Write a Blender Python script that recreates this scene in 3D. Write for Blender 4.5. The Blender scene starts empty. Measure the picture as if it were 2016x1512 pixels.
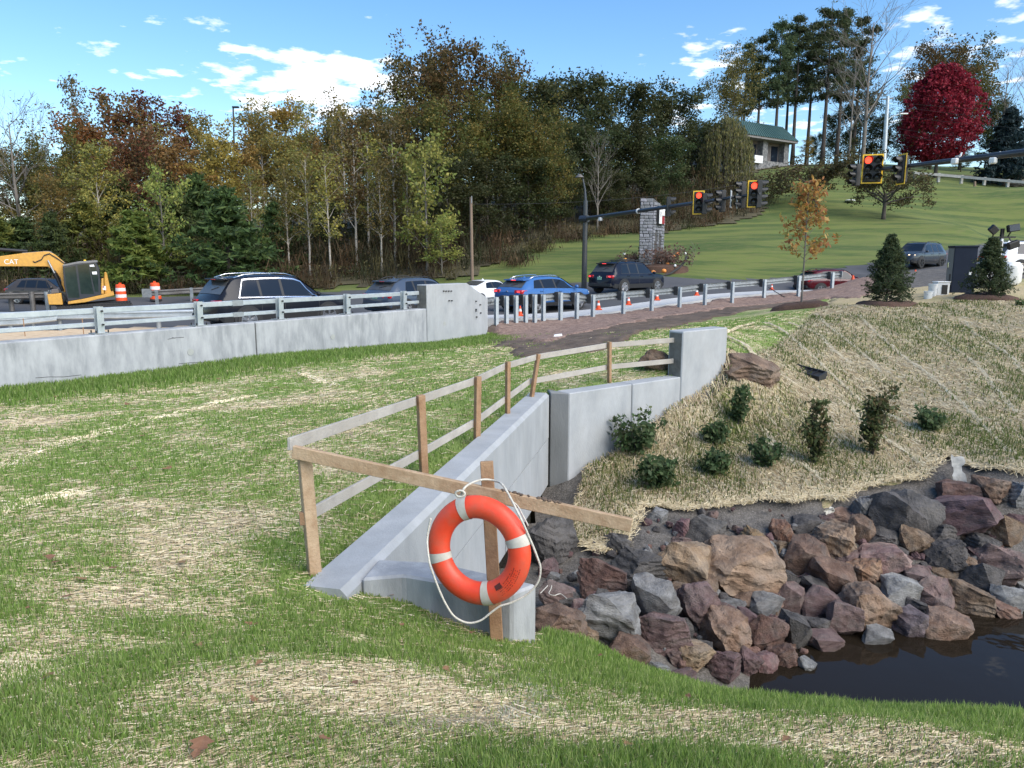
import bpy, bmesh, math, random
import numpy as np
from mathutils import Vector, Matrix

scene = bpy.context.scene
col = scene.collection
rad = math.radians

# ------------------------------------------------------------------ camera
EYE = 5.0                      # metres; z = 0 lies a little below the creek surface
F = 1440.0                     # focal length in pixels of the 2016-pixel-wide photograph
PITCH = math.atan(250.0 / F)
CP, SP = math.cos(PITCH), math.sin(PITCH)
cam_d = bpy.data.cameras.new('camera')
cam_d.sensor_width = 36.0
cam_d.lens = 36.0 * F / 2016.0
cam_d.clip_start = 0.05
cam_d.clip_end = 3000
cam = bpy.data.objects.new('camera', cam_d)
cam.location = (0, 0, EYE)
cam.rotation_euler = (math.pi / 2 - PITCH, 0, 0)
col.objects.link(cam)
scene.camera = cam

# ------------------------------------------------------------------ sky, sun, exposure
SUN_AZ, SUN_EL = rad(133), rad(42)        # azimuth clockwise from the view direction (+y)
SUN_DIR = Vector((math.sin(SUN_AZ) * math.cos(SUN_EL), math.cos(SUN_AZ) * math.cos(SUN_EL), math.sin(SUN_EL)))
world = bpy.data.worlds.new('World')
scene.world = world
world.use_nodes = True
wn, wl = world.node_tree.nodes, world.node_tree.links
wn.clear()


def wnode(t, **kw):
    n = wn.new(t)
    for k, v in kw.items():
        setattr(n, k, v)
    return n


sky = wnode('ShaderNodeTexSky', sky_type='NISHITA', sun_disc=False)
sky.sun_elevation = SUN_EL
sky.sun_rotation = SUN_AZ
sky.altitude = 100
sky.air_density = 1.0
sky.dust_density = 0.6
sky.ozone_density = 1.6
tc = wnode('ShaderNodeTexCoord')
sep = wnode('ShaderNodeSeparateXYZ')
wl.new(tc.outputs['Generated'], sep.inputs[0])


def wmath(op, a, b=None, c=None, clamp=False):
    n = wnode('ShaderNodeMath', operation=op, use_clamp=clamp)
    for i, x in enumerate((a, b, c)):
        if x is None:
            continue
        if isinstance(x, (int, float)):
            n.inputs[i].default_value = x
        else:
            wl.new(x, n.inputs[i])
    return n.outputs[0]


# cloud layer: a flat sheet of cloudlets seen in perspective (direction / height)
zc = wmath('MAXIMUM', sep.outputs[2], 0.03)
zc = wmath('ADD', zc, 0.10)
px_ = wmath('DIVIDE', sep.outputs[0], zc)
py_ = wmath('DIVIDE', sep.outputs[1], zc)
comb = wnode('ShaderNodeCombineXYZ')
wl.new(px_, comb.inputs[0])
wl.new(py_, comb.inputs[1])


def wnoise(scale, detail, rough, off):
    mp = wnode('ShaderNodeMapping')
    mp.inputs['Location'].default_value = off
    wl.new(comb.outputs[0], mp.inputs[0])
    n = wnode('ShaderNodeTexNoise')
    n.inputs['Scale'].default_value = scale
    n.inputs['Detail'].default_value = detail
    n.inputs['Roughness'].default_value = rough
    wl.new(mp.outputs[0], n.inputs['Vector'])
    return n.outputs[0]


n_big = wnoise(0.75, 3, 0.5, (3.1, 1.7, 0))
n_small = wnoise(6.5, 6, 0.55, (0.4, 5.2, 0))


def blob(px, py, sx, sy, amp):
    """extra cloud cover round one place of the cloud sheet"""
    dx = wmath('DIVIDE', wmath('SUBTRACT', px_, px), sx)
    dy = wmath('DIVIDE', wmath('SUBTRACT', py_, py), sy)
    r2 = wmath('ADD', wmath('MULTIPLY', dx, dx), wmath('MULTIPLY', dy, dy))
    return wmath('MULTIPLY', wmath('POWER', 2.718, wmath('MULTIPLY', r2, -1.0)), amp)


dens = wmath('ADD', wmath('MULTIPLY', n_big, 0.50), wmath('MULTIPLY', n_small, 0.75))
# banks of cloud: (sheet x, sheet y, spread x, spread y, amount)
for b_ in ((-0.66, 2.95, 0.36, 0.24, 0.27), (-0.85, 3.35, 0.4, 0.25, 0.18), (0.72, 2.8, 0.3, 0.35, 0.13), (1.5, 2.9, 0.5, 0.5, 0.02), (1.4, 2.3, 0.5, 0.5, 0.03), (-1.0, 2.25, 0.5, 0.3, -0.10), (0.8, 3.5, 0.5, 0.4, 0.13)):
    dens = wmath('ADD', dens, blob(*b_))
cl = wnode('ShaderNodeMapRange')
cl.inputs['From Min'].default_value = 0.735
cl.inputs['From Max'].default_value = 0.84
wl.new(dens, cl.inputs['Value'])
cl_f = wmath('MULTIPLY', cl.outputs[0], 0.95, clamp=True)
mixc = wnode('ShaderNodeMix', data_type='RGBA')
wl.new(cl_f, mixc.inputs[0])
hs = wnode('ShaderNodeHueSaturation')
hs.inputs['Saturation'].default_value = 1.25
hs.inputs['Value'].default_value = 1.0
wl.new(sky.outputs[0], hs.inputs['Color'])
wl.new(hs.outputs[0], mixc.inputs[6])
shade = wnoise(2.6, 4, 0.5, (0.1, 0.3, 0))
shr = wnode('ShaderNodeMapRange')
shr.inputs['From Min'].default_value = 0.3
shr.inputs['From Max'].default_value = 0.62
shr.inputs['To Min'].default_value = 6.0
shr.inputs['To Max'].default_value = 7.6
wl.new(shade, shr.inputs['Value'])
cw = wnode('ShaderNodeVectorMath', operation='SCALE')
cw.inputs[0].default_value = (0.97, 0.985, 1.0)
wl.new(shr.outputs[0], cw.inputs['Scale'])
wl.new(cw.outputs[0], mixc.inputs[7])
bg = wnode('ShaderNodeBackground')
bg.inputs['Strength'].default_value = 0.125
wl.new(mixc.outputs[2], bg.inputs['Color'])
wo = wnode('ShaderNodeOutputWorld')
wl.new(bg.outputs[0], wo.inputs['Surface'])

sun_d = bpy.data.lights.new('sun', 'SUN')
sun_d.energy = 2.7
sun_d.angle = rad(55)                      # thin cloud in front of the sun: soft shadows
sun_d.color = (1.0, 0.94, 0.85)
sun = bpy.data.objects.new('sun', sun_d)
sun.rotation_euler = SUN_DIR.to_track_quat('Z', 'Y').to_euler()
col.objects.link(sun)

scene.view_settings.view_transform = 'Standard'
scene.view_settings.look = 'None'
scene.view_settings.exposure = 0.90
scene.view_settings.gamma = 1.0
scene.view_settings.use_curve_mapping = False
scene.render.engine = 'CYCLES'
scene.cycles.use_denoising = True
scene.cycles.max_bounces = 6
scene.cycles.diffuse_bounces = 3
scene.cycles.glossy_bounces = 3
scene.cycles.transmission_bounces = 4
scene.cycles.transparent_max_bounces = 6

# ------------------------------------------------------------------ helpers
rnd = random.Random(7)


def W(u, v, Y):
    """point at horizontal distance Y from the camera on the line of sight of photo pixel (u, v)"""
    a, b = (u - 1008) / F, (756 - v) / F
    t = Y / (CP + b * SP)
    return Vector((a * t, Y, EYE + (-SP + b * CP) * t))


WLOC = {}


class MB:
    """collects geometry; build() links it as one mesh object"""

    def __init__(s):
        s.v, s.f, s.mi, s.cur = [], [], [], 0

    def add(s, vs, fs):
        o = len(s.v)
        s.v.extend(tuple(p) for p in vs)
        s.f.extend(tuple(i + o for i in f) for f in fs)
        s.mi.extend([s.cur] * len(fs))
        return s

    def hexa(s, p):
        return s.add(p, [(0, 3, 2, 1), (4, 5, 6, 7), (0, 1, 5, 4), (1, 2, 6, 5), (2, 3, 7, 6), (3, 0, 4, 7)])

    def box(s, c, size, R=None):
        c = Vector(c)
        x, y, z = (k / 2 for k in size)
        p = [Vector(q) for q in ((-x, -y, -z), (x, -y, -z), (x, y, -z), (-x, y, -z), (-x, -y, z), (x, -y, z), (x, y, z), (-x, y, z))]
        if R is not None:
            p = [R @ q for q in p]
        return s.hexa([c + q for q in p])

    def bar(s, a, b, w, h, up=Vector((0, 0, 1))):
        """rectangular bar from a to b: w across, h along up"""
        a, b = Vector(a), Vector(b)
        d = (b - a).normalized()
        sd = d.cross(up).normalized() * (w / 2)
        u = sd.cross(d).normalized() * (h / 2)
        return s.hexa([a - sd - u, a + sd - u, b + sd - u, b - sd - u, a - sd + u, a + sd + u, b + sd + u, b - sd + u])

    def tube(s, pts, rs, n=8, cap=True):
        pts = [Vector(p) for p in pts]
        if not hasattr(rs, '__len__'):
            rs = [rs] * len(pts)
        o = len(s.v)
        ref = None
        vs, fs = [], []
        for i, p in enumerate(pts):
            d = (pts[min(i + 1, len(pts) - 1)] - pts[max(i - 1, 0)])
            if d.length < 1e-9:
                d = Vector((0, 0, 1))
            d.normalize()
            if ref is None:
                ref = Vector((1, 0, 0)) if abs(d.x) < 0.8 else Vector((0, 1, 0))
            ref = (ref - d * ref.dot(d)).normalized()
            bi = d.cross(ref)
            for k in range(n):
                a = 2 * math.pi * k / n
                vs.append(p + (ref * math.cos(a) + bi * math.sin(a)) * rs[i])
        for i in range(len(pts) - 1):
            for k in range(n):
                k2 = (k + 1) % n
                fs.append((i * n + k, i * n + k2, (i + 1) * n + k2, (i + 1) * n + k))
        if cap:
            fs.append(tuple(range(n - 1, -1, -1)))
            fs.append(tuple((len(pts) - 1) * n + k for k in range(n)))
        return s.add(vs, fs)

    def cyl(s, a, b, r, n=16, r2=None):
        return s.tube([a, b], [r, r if r2 is None else r2], n)

    def prism(s, poly, o, ex, ey, ez, d):
        """polygon (list of (x, y) in frame ex, ey at o) extruded along ez by d"""
        o, ex, ey, ez = Vector(o), Vector(ex), Vector(ey), Vector(ez)
        n = len(poly)
        p0 = [o + ex * x + ey * y for x, y in poly]
        p1 = [p + ez * d for p in p0]
        fs = [tuple(range(n - 1, -1, -1)), tuple(range(n, 2 * n))]
        fs += [(i, (i + 1) % n, n + (i + 1) % n, n + i) for i in range(n)]
        return s.add(p0 + p1, fs)

    def lathe(s, prof, o=(0, 0, 0), n=20, ax=Vector((0, 0, 1)), closed=False):
        """profile [(radius, height)] turned round axis ax through o"""
        o, ax = Vector(o), Vector(ax).normalized()
        e1 = ax.orthogonal().normalized()
        e2 = ax.cross(e1)
        vs, fs = [], []
        for r, h in prof:
            for k in range(n):
                a = 2 * math.pi * k / n
                vs.append(o + ax * h + (e1 * math.cos(a) + e2 * math.sin(a)) * r)
        m = len(prof)
        for i in range(m if closed else m - 1):
            j = (i + 1) % m
            for k in range(n):
                k2 = (k + 1) % n
                fs.append((i * n + k, i * n + k2, j * n + k2, j * n + k))
        if not closed:
            fs.append(tuple(range(n - 1, -1, -1)))
            fs.append(tuple((m - 1) * n + k for k in range(n)))
        return s.add(vs, fs)

    def ball(s, c, r, n=12, m=8, sx=1, sy=1, sz=1):
        c = Vector(c)
        prof = []
        vs, fs = [], []
        for i in range(m + 1):
            t = math.pi * i / m
            for k in range(n):
                a = 2 * math.pi * k / n
                vs.append(c + Vector((math.sin(t) * math.cos(a) * r * sx, math.sin(t) * math.sin(a) * r * sy, math.cos(t) * r * sz)))
        for i in range(m):
            for k in range(n):
                k2 = (k + 1) % n
                fs.append((i * n + k, (i + 1) * n + k, (i + 1) * n + k2, i * n + k2))
        return s.add(vs, fs)

    def build(s, name, mat, parent=None, world=True, smooth=None, bevel=0, kind=None, at=None):
        me = bpy.data.meshes.new(name)
        v = np.array(s.v, dtype=float)
        if world:
            lo, hi = v.min(0), v.max(0)
            c = Vector(at) if at is not None else Vector(((lo[0] + hi[0]) / 2, (lo[1] + hi[1]) / 2, lo[2]))
            v = v - np.array(c)
        me.from_pydata(v.tolist(), [], s.f)
        mats = mat if isinstance(mat, (list, tuple)) else [mat]
        for m_ in mats:
            me.materials.append(m_)
        if len(mats) > 1:
            me.polygons.foreach_set('material_index', s.mi)
        if bevel or smooth is not None:
            bm = bmesh.new()
            bm.from_mesh(me)
            bmesh.ops.remove_doubles(bm, verts=bm.verts, dist=1e-5)
            bmesh.ops.recalc_face_normals(bm, faces=bm.faces)
            if bevel:
                es = [e for e in bm.edges if len(e.link_faces) == 2 and e.calc_face_angle(0) > 0.5]
                bmesh.ops.bevel(bm, geom=es, offset=bevel, segments=1, affect='EDGES', clamp_overlap=True)
            bm.to_mesh(me)
            bm.free()
        if smooth is not None:
            me.polygons.foreach_set('use_smooth', [True] * len(me.polygons))
            if smooth < 179:
                me.set_sharp_from_angle(angle=rad(smooth))
        me.update()
        o = bpy.data.objects.new(name, me)
        col.objects.link(o)
        if parent is not None:
            o.parent = parent
        if world:
            WLOC[o.name] = c
            o.location = c - (WLOC[parent.name] if parent is not None else Vector())
        if kind:
            o['kind'] = kind
        return o


def tag(o, label, cat, group=None):
    o['label'] = label
    o['category'] = cat
    if group:
        o['group'] = group
    return o


def thing(name, label, cat, loc=(0, 0, 0), rz=0, group=None, scale=1):
    o = bpy.data.objects.new(name, None)
    col.objects.link(o)
    o.empty_display_size = 0.2
    o.location = loc
    o.rotation_euler = (0, 0, rz)
    if scale != 1:
        o.scale = (scale,) * 3
    WLOC[o.name] = Vector(loc)
    return tag(o, label, cat, group)


def copy_tree(o, parent=None):
    c = o.copy()
    col.objects.link(c)
    c.parent = parent
    for ch in [x for x in o.children]:
        copy_tree(ch, c)
    return c


def np_mesh(name, verts, faces, mat, parent=None, smooth=False, kind=None, colors=None, mats=None, midx=None):
    """fast mesh from numpy arrays; faces is (n, 3) or (n, 4)"""
    me = bpy.data.meshes.new(name)
    verts = np.asarray(verts, dtype=np.float32)
    faces = np.asarray(faces, dtype=np.int32)
    k = faces.shape[1]
    me.vertices.add(len(verts))
    me.vertices.foreach_set('co', verts.ravel())
    me.loops.add(faces.size)
    me.loops.foreach_set('vertex_index', faces.ravel())
    me.polygons.add(len(faces))
    me.polygons.foreach_set('loop_start', np.arange(0, faces.size, k, dtype=np.int32))
    me.polygons.foreach_set('loop_total', np.full(len(faces), k, dtype=np.int32))
    if smooth:
        me.polygons.foreach_set('use_smooth', np.ones(len(faces), dtype=bool))
    for m_ in (mats or [mat]):
        me.materials.append(m_)
    if midx is not None:
        me.polygons.foreach_set('material_index', np.asarray(midx, dtype=np.int32))
    if colors is not None:
        at = me.color_attributes.new('tint', 'FLOAT_COLOR', 'POINT')
        c = np.ones((len(verts), 4), dtype=np.float32)
        c[:, :3] = colors
        at.data.foreach_set('color', c.ravel())
    me.update(calc_edges=True)
    me.validate()
    o = bpy.data.objects.new(name, me)
    col.objects.link(o)
    if parent is not None:
        o.parent = parent
    if kind:
        o['kind'] = kind
    return o


# vectorised value noise
_NR = np.random.RandomState(11)
_TAB = _NR.rand(256, 256)


def vnoise(x, y, s=1.0, seed=0):
    x = np.asarray(x, dtype=float) * s + seed * 17.31
    y = np.asarray(y, dtype=float) * s + seed * 9.77
    xi, yi = np.floor(x).astype(int), np.floor(y).astype(int)
    fx, fy = x - xi, y - yi
    fx, fy = fx * fx * (3 - 2 * fx), fy * fy * (3 - 2 * fy)
    g = lambda a, b: _TAB[a & 255, b & 255]
    return (g(xi, yi) * (1 - fx) + g(xi + 1, yi) * fx) * (1 - fy) + (g(xi, yi + 1) * (1 - fx) + g(xi + 1, yi + 1) * fx) * fy


def fbm(x, y, s=1.0, oct=4, seed=0):
    t, a, n = 0, 0.5, 0
    for i in range(oct):
        t = t + a * vnoise(x, y, s * 2 ** i, seed + i * 3)
        n += a
        a *= 0.5
    return t / n


def sstep(a, b, x):
    t = np.clip((x - a) / (b - a), 0, 1)
    return t * t * (3 - 2 * t)


class TPS:
    """smooth surface z(x, y) through survey points"""

    def __init__(s, pts, lam=0.02):
        p = np.array([(q[0], q[1], q[2]) for q in pts], dtype=float)
        s.c = p[:, :2]
        n = len(p)
        d = np.linalg.norm(s.c[:, None] - s.c[None], axis=2)
        A = np.zeros((n + 3, n + 3))
        A[:n, :n] = s._k(d) + lam * np.eye(n)
        A[:n, n] = A[n, :n] = 1
        A[:n, n + 1:] = s.c
        A[n + 1:, :n] = s.c.T
        s.w = np.linalg.solve(A, np.concatenate([p[:, 2], np.zeros(3)]))

    def _k(s, d):
        return d * 1.0          # biharmonic in 3-D (no overshoot worth mentioning)

    def __call__(s, x, y):
        x, y = np.broadcast_arrays(np.asarray(x, dtype=float), np.asarray(y, dtype=float))
        sh = x.shape
        q = np.stack([x.ravel(), y.ravel()], 1)
        out = np.empty(len(q))
        n = len(s.c)
        for i in range(0, len(q), 20000):
            b = q[i:i + 20000]
            d = np.linalg.norm(b[:, None] - s.c[None], axis=2)
            out[i:i + 20000] = s._k(d) @ s.w[:n] + s.w[n] + b @ s.w[n + 1:]
        return out.reshape(sh)


def in_poly(x, y, poly):
    x, y = np.asarray(x), np.asarray(y)
    c = np.zeros(x.shape, dtype=bool)
    n = len(poly)
    for i in range(n):
        x1, y1 = poly[i][0], poly[i][1]
        x2, y2 = poly[(i + 1) % n][0], poly[(i + 1) % n][1]
        if y1 == y2:
            continue
        m = ((y1 > y) != (y2 > y)) & (x < (x2 - x1) * (y - y1) / (y2 - y1) + x1)
        c ^= m
    return c


def dist_line(x, y, pts):
    """distance to a polyline and which side (+ = left of travel)"""
    x, y = np.asarray(x, dtype=float), np.asarray(y, dtype=float)
    best = np.full(x.shape, 1e9)
    side = np.zeros(x.shape)
    for i in range(len(pts) - 1):
        ax, ay, bx, by = pts[i][0], pts[i][1], pts[i + 1][0], pts[i + 1][1]
        dx, dy = bx - ax, by - ay
        L = dx * dx + dy * dy
        t = np.clip(((x - ax) * dx + (y - ay) * dy) / L, 0, 1)
        ex, ey = x - ax - t * dx, y - ay - t * dy
        d = np.hypot(ex, ey)
        m = d < best
        best = np.where(m, d, best)
        side = np.where(m, np.sign(dx * ey - dy * ex), side)
    return best, side


# ------------------------------------------------------------------ materials
MATS = {}


def new_mat(name):
    m = bpy.data.materials.new(name)
    m.use_nodes = True
    nt = m.node_tree
    nt.nodes.clear()
    return m, nt.nodes, nt.links


def lin(c):
    """sRGB 0-255 to linear"""
    return tuple((x / 255 / 12.92) if x / 255 <= 0.04045 else ((x / 255 + 0.055) / 1.055) ** 2.4 for x in c)


def mat(name, c1, c2=None, scale=4, rough=0.7, metal=0, bump=0, bscale=None, c3=None, scale3=30, f3=0.5, spec=0.5,
        stretch=None, emit=None, estr=0, objrand=0, island=0, tint=False, coat=0, trans=0, detail=5, contrast=(0.3, 0.7), world=False, two=False):
    """procedural surface: c1-c2 blended by large noise, c3 by a finer one, with bump"""
    m, n, l = new_mat(name)
    out = n.new('ShaderNodeOutputMaterial')
    b = n.new('ShaderNodeBsdfPrincipled')
    l.new(b.outputs[0], out.inputs[0])
    b.inputs['Roughness'].default_value = rough
    b.inputs['Metallic'].default_value = metal
    b.inputs['Specular IOR Level'].default_value = spec
    if coat:
        b.inputs['Coat Weight'].default_value = coat
        b.inputs['Coat Roughness'].default_value = 0.04
    if trans:
        b.inputs['Transmission Weight'].default_value = trans
    if emit:
        b.inputs['Emission Color'].default_value = (*emit, 1)
        b.inputs['Emission Strength'].default_value = estr
    if world:
        g = n.new('ShaderNodeNewGeometry')
        vec = g.outputs['Position']
    else:
        t = n.new('ShaderNodeTexCoord')
        vec = t.outputs['Object']
    if stretch:
        mp = n.new('ShaderNodeMapping')
        mp.inputs['Scale'].default_value = stretch
        l.new(vec, mp.inputs[0])
        vec = mp.outputs[0]

    def noise(sc, det=detail, ro=0.6):
        t = n.new('ShaderNodeTexNoise')
        t.inputs['Scale'].default_value = sc
        t.inputs['Detail'].default_value = det
        t.inputs['Roughness'].default_value = ro
        l.new(vec, t.inputs['Vector'])
        return t.outputs[0]

    def ramp(x, lo, hi, a=0, b_=1):
        r = n.new('ShaderNodeMapRange')
        r.inputs['From Min'].default_value = lo
        r.inputs['From Max'].default_value = hi
        r.inputs['To Min'].default_value = a
        r.inputs['To Max'].default_value = b_
        l.new(x, r.inputs['Value'])
        return r.outputs[0]

    def mix(f, a, b_, mode='MIX'):
        x = n.new('ShaderNodeMix')
        x.data_type = 'RGBA'
        x.blend_type = mode
        for sock, val in ((x.inputs[0], f), (x.inputs[6], a), (x.inputs[7], b_)):
            if hasattr(val, 'links'):
                l.new(val, sock)
            elif isinstance(val, (int, float)):
                sock.default_value = val
            else:
                sock.default_value = (*val, 1)
        return x.outputs[2]
    cur = c1
    if c2 is not None:
        cur = mix(ramp(noise(scale), *contrast), c1, c2)
    if c3 is not None:
        cur = mix(ramp(noise(scale3, 3), 0.45, 0.75, 0, f3), cur, c3)
    if tint:
        a = n.new('ShaderNodeAttribute')
        a.attribute_name = 'tint'
        cur = mix(1.0, cur, a.outputs['Color'], 'MULTIPLY')
    if objrand or island:
        hsv = n.new('ShaderNodeHueSaturation')
        if hasattr(cur, 'links'):
            l.new(cur, hsv.inputs['Color'])
        else:
            hsv.inputs['Color'].default_value = (*cur, 1)
        v = None
        if objrand:
            oi = n.new('ShaderNodeObjectInfo')
            l.new(ramp(oi.outputs['Random'], 0, 1, 0.5 - 0.035 * objrand, 0.5 + 0.035 * objrand), hsv.inputs['Hue'])
            v = ramp(oi.outputs['Random'], 0, 1, 1 - 0.3 * objrand, 1 + 0.3 * objrand)
        if island:
            g = n.new('ShaderNodeNewGeometry')
            w = ramp(g.outputs['Random Per Island'], 0, 1, 1 - island, 1 + island)
            if v is not None:
                mm = n.new('ShaderNodeMath')
                mm.operation = 'MULTIPLY'
                l.new(v, mm.inputs[0])
                l.new(w, mm.inputs[1])
                v = mm.outputs[0]
            else:
                v = w
        l.new(v, hsv.inputs['Value'])
        cur = hsv.outputs[0]
    if hasattr(cur, 'links'):
        l.new(cur, b.inputs['Base Color'])
    else:
        b.inputs['Base Color'].default_value = (*cur, 1)
    if bump:
        bp = n.new('ShaderNodeBump')
        bp.inputs['Strength'].default_value = min(1.0, bump)
        bp.inputs['Distance'].default_value = 0.02 * max(1.0, bump)
        l.new(noise(bscale or scale * 6, 6, 0.65), bp.inputs['Height'])
        l.new(bp.outputs[0], b.inputs['Normal'])
    if two:          # leaf: some light passes through
        tr = n.new('ShaderNodeBsdfTranslucent')
        if hasattr(cur, 'links'):
            l.new(cur, tr.inputs['Color'])
        else:
            tr.inputs['Color'].default_value = (*cur, 1)
        ms = n.new('ShaderNodeMixShader')
        ms.inputs[0].default_value = float(two) if two is not True else 0.42
        l.new(b.outputs[0], ms.inputs[1])
        l.new(tr.outputs[0], ms.inputs[2])
        l.new(ms.outputs[0], out.inputs[0])
    MATS[name] = m
    return m


M = MATS
mat('concrete', (0.21, 0.222, 0.232), (0.38, 0.39, 0.40), 3.2, 0.78, bump=0.3, bscale=40, c3=(0.46, 0.47, 0.475), scale3=6, f3=0.6, stretch=(1, 1, 0.3), detail=9)
mat('concrete_new', (0.275, 0.29, 0.298), (0.40, 0.412, 0.42), 2.6, 0.75, bump=0.25, bscale=50, c3=(0.30, 0.305, 0.30), scale3=5, f3=0.5, stretch=(1, 1, 0.45), detail=9)
mat('concrete_patch', (0.30, 0.31, 0.29), (0.36, 0.37, 0.35), 8, 0.8)
mat('concrete_shaded', (0.17, 0.175, 0.17), (0.26, 0.265, 0.26), 2.5, 0.85, stretch=(1, 1, .3), detail=8, bump=.3, bscale=40)  # concrete darkened to carry the shade on the corner pillar
mat('concrete_shade_dirt', (0.09, 0.085, 0.075), (0.20, 0.19, 0.165), 5, 0.85)  # brown-grey mix of painted shade and dirt for the block ends
mat('joint', (0.06, 0.06, 0.06), rough=0.9)
mat('sidewalk', (0.48, 0.48, 0.47), (0.56, 0.56, 0.54), 2, 0.8, bump=0.1, bscale=60)
mat('asphalt', (0.055, 0.056, 0.06), (0.085, 0.085, 0.088), 0.5, 0.85, bump=0.2, bscale=80, c3=(0.12, 0.12, 0.12), scale3=60, f3=0.3)
mat('yellow_paint', (0.55, 0.30, 0.06), (0.42, 0.24, 0.07), 6, 0.7)
mat('white_paint', (0.72, 0.72, 0.70), (0.6, 0.6, 0.58), 6, 0.7)
mat('galv', (0.40, 0.44, 0.46), (0.54, 0.58, 0.60), 5, 0.45, metal=0.55, bump=0.08, bscale=30)
mat('galv_dull', (0.24, 0.26, 0.27), (0.40, 0.43, 0.44), 4, 0.55, metal=0.45, c3=(0.10, 0.095, 0.09), scale3=3, f3=0.7)
mat('galv_old', (0.10, 0.095, 0.09), (0.19, 0.18, 0.17), 3, 0.6, metal=0.4, c3=(0.07, 0.05, 0.04), scale3=2)
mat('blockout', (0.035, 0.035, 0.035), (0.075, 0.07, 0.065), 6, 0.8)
mat('steel_dark', (0.03, 0.03, 0.032), rough=0.5, metal=0.6)
mat('wood', (0.34, 0.225, 0.13), (0.49, 0.36, 0.235), 5, 0.75, bump=0.4, bscale=40, c3=(0.24, 0.13, 0.06), scale3=14, f3=0.55, stretch=(1, 1, 1))
mat('wood_grey', (0.33, 0.30, 0.26), (0.47, 0.44, 0.39), 3, 0.85, bump=0.4, bscale=40, c3=(0.25, 0.23, 0.21), scale3=12, f3=0.55)
mat('wood_post', (0.24, 0.13, 0.065), (0.37, 0.235, 0.135), 4, 0.8, bump=0.4, bscale=30, c3=(0.16, 0.08, 0.04), scale3=10)
mat('ring_red', (0.72, 0.055, 0.02), (0.80, 0.085, 0.035), 5, 0.45, c3=(0.38, 0.13, 0.08), scale3=6, f3=0.62, bump=0.08, bscale=60)
mat('ring_band', (0.56, 0.53, 0.46), (0.44, 0.41, 0.34), 16, 0.6)
mat('rope', (0.66, 0.63, 0.55), (0.5, 0.47, 0.40), 40, 0.9, bump=0.6, bscale=90)
mat('ink', (0.10, 0.02, 0.015), rough=0.7)
mat('fabric_grey', (.22, .22, .21), (.36, .36, .34), 12, .9)
mat('black_plastic', (0.02, 0.02, 0.02), rough=0.55)
mat('rubber', (0.022, 0.022, 0.022), (0.035, 0.033, 0.03), 8, 0.85)
mat('alloy', (0.55, 0.55, 0.56), rough=0.3, metal=0.9)
mat('alloy_dark', (0.05, 0.05, 0.052), rough=0.4, metal=0.7)
mat('chrome', (0.75, 0.76, 0.78), rough=0.15, metal=1.0)
mat('glass_dark', (0.012, 0.018, 0.028), rough=0.05, spec=0.3)
mat('glass_rear', (0.05, 0.05, 0.05), (0.10, 0.10, 0.095), 1.5, 0.15, spec=0.35)
mat('tail_red', (0.45, 0.015, 0.02), rough=0.2, coat=0.5)
mat('brake_lit', (0.7, 0.03, 0.03), rough=0.25, emit=(1.0, 0.06, 0.07), estr=0.9)
mat('headlight', (0.8, 0.8, 0.75), rough=0.15, coat=0.6)
mat('headlight_lit', (0.9, 0.8, 0.6), rough=0.2, emit=(1.0, 0.75, 0.45), estr=3)
mat('plate_green', (0.18, 0.36, 0.24), (0.3, 0.5, 0.38), 30, 0.5)
for nm, c in (('paint_black', (0.012, 0.014, 0.02)), ('paint_navy', (0.010, 0.014, 0.026)), ('paint_slate', (0.055, 0.075, 0.11)), ('paint_blue', (0.045, 0.13, 0.33)),
              ('paint_white', (0.74, 0.75, 0.76)), ('paint_red', (0.075, 0.007, 0.011)), ('paint_grey', (0.035, 0.042, 0.052)), ('paint_brown', (0.055, 0.048, 0.043))):
    mat(nm, c, rough=0.2, metal=0.0, coat=0.3, spec=0.3)
for nm in ('paint_black', 'paint_navy'):
    b_ = M[nm].node_tree.nodes['Principled BSDF']
    b_.inputs['Coat Weight'].default_value = 0.08
    b_.inputs['Specular IOR Level'].default_value = 0.2
mat('cat_yellow', (0.62, 0.33, 0.055), (0.52, 0.27, 0.05), 3, 0.5, c3=(0.25, 0.15, 0.06), scale3=7, f3=0.35)
mat('orange', (0.80, 0.10, 0.02), (0.72, 0.08, 0.02), 5, 0.55)
mat('reflect_white', (0.75, 0.74, 0.72), rough=0.5)
mat('signal_black', (0.018, 0.019, 0.02), (0.03, 0.03, 0.03), 5, 0.5)
mat('signal_yellow', (0.85, 0.52, 0.03), rough=0.45, emit=(0.85, 0.5, 0.03), estr=0.0)
mat('red_lamp', (0.9, 0.05, 0.03), rough=0.3, emit=(1.0, 0.06, 0.03), estr=1.6)
mat('lens_off', (0.03, 0.032, 0.036), rough=0.2)
mat('pole_navy', (0.018, 0.021, 0.028), (0.03, 0.033, 0.04), 3, 0.4, coat=0.3)
mat('white_plastic', (0.74, 0.75, 0.75), (0.66, 0.67, 0.66), 6, 0.5)
mat('stone_mortar', (0.06, 0.06, 0.065), (0.09, 0.09, 0.09), 8, 0.95)
mat('stone_grey', (0.12, 0.125, 0.14), (0.23, 0.24, 0.26), 4, 0.9, objrand=1.0, bump=0.4, bscale=14)
mat('sign_white', (0.75, 0.75, 0.75), rough=0.4)
mat('sign_red', (0.28, 0.02, 0.03), rough=0.4)
mat('pumpkin', (0.70, 0.20, 0.035), (0.62, 0.26, 0.06), 3, 0.6, objrand=0.6)
mat('mulch', (0.055, 0.03, 0.02), (0.11, 0.06, 0.04), 14, 0.95, bump=1.0, bscale=30)
mat('roof_green', (0.035, 0.085, 0.085), (0.05, 0.11, 0.11), 3, 0.45, metal=0.3)
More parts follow.
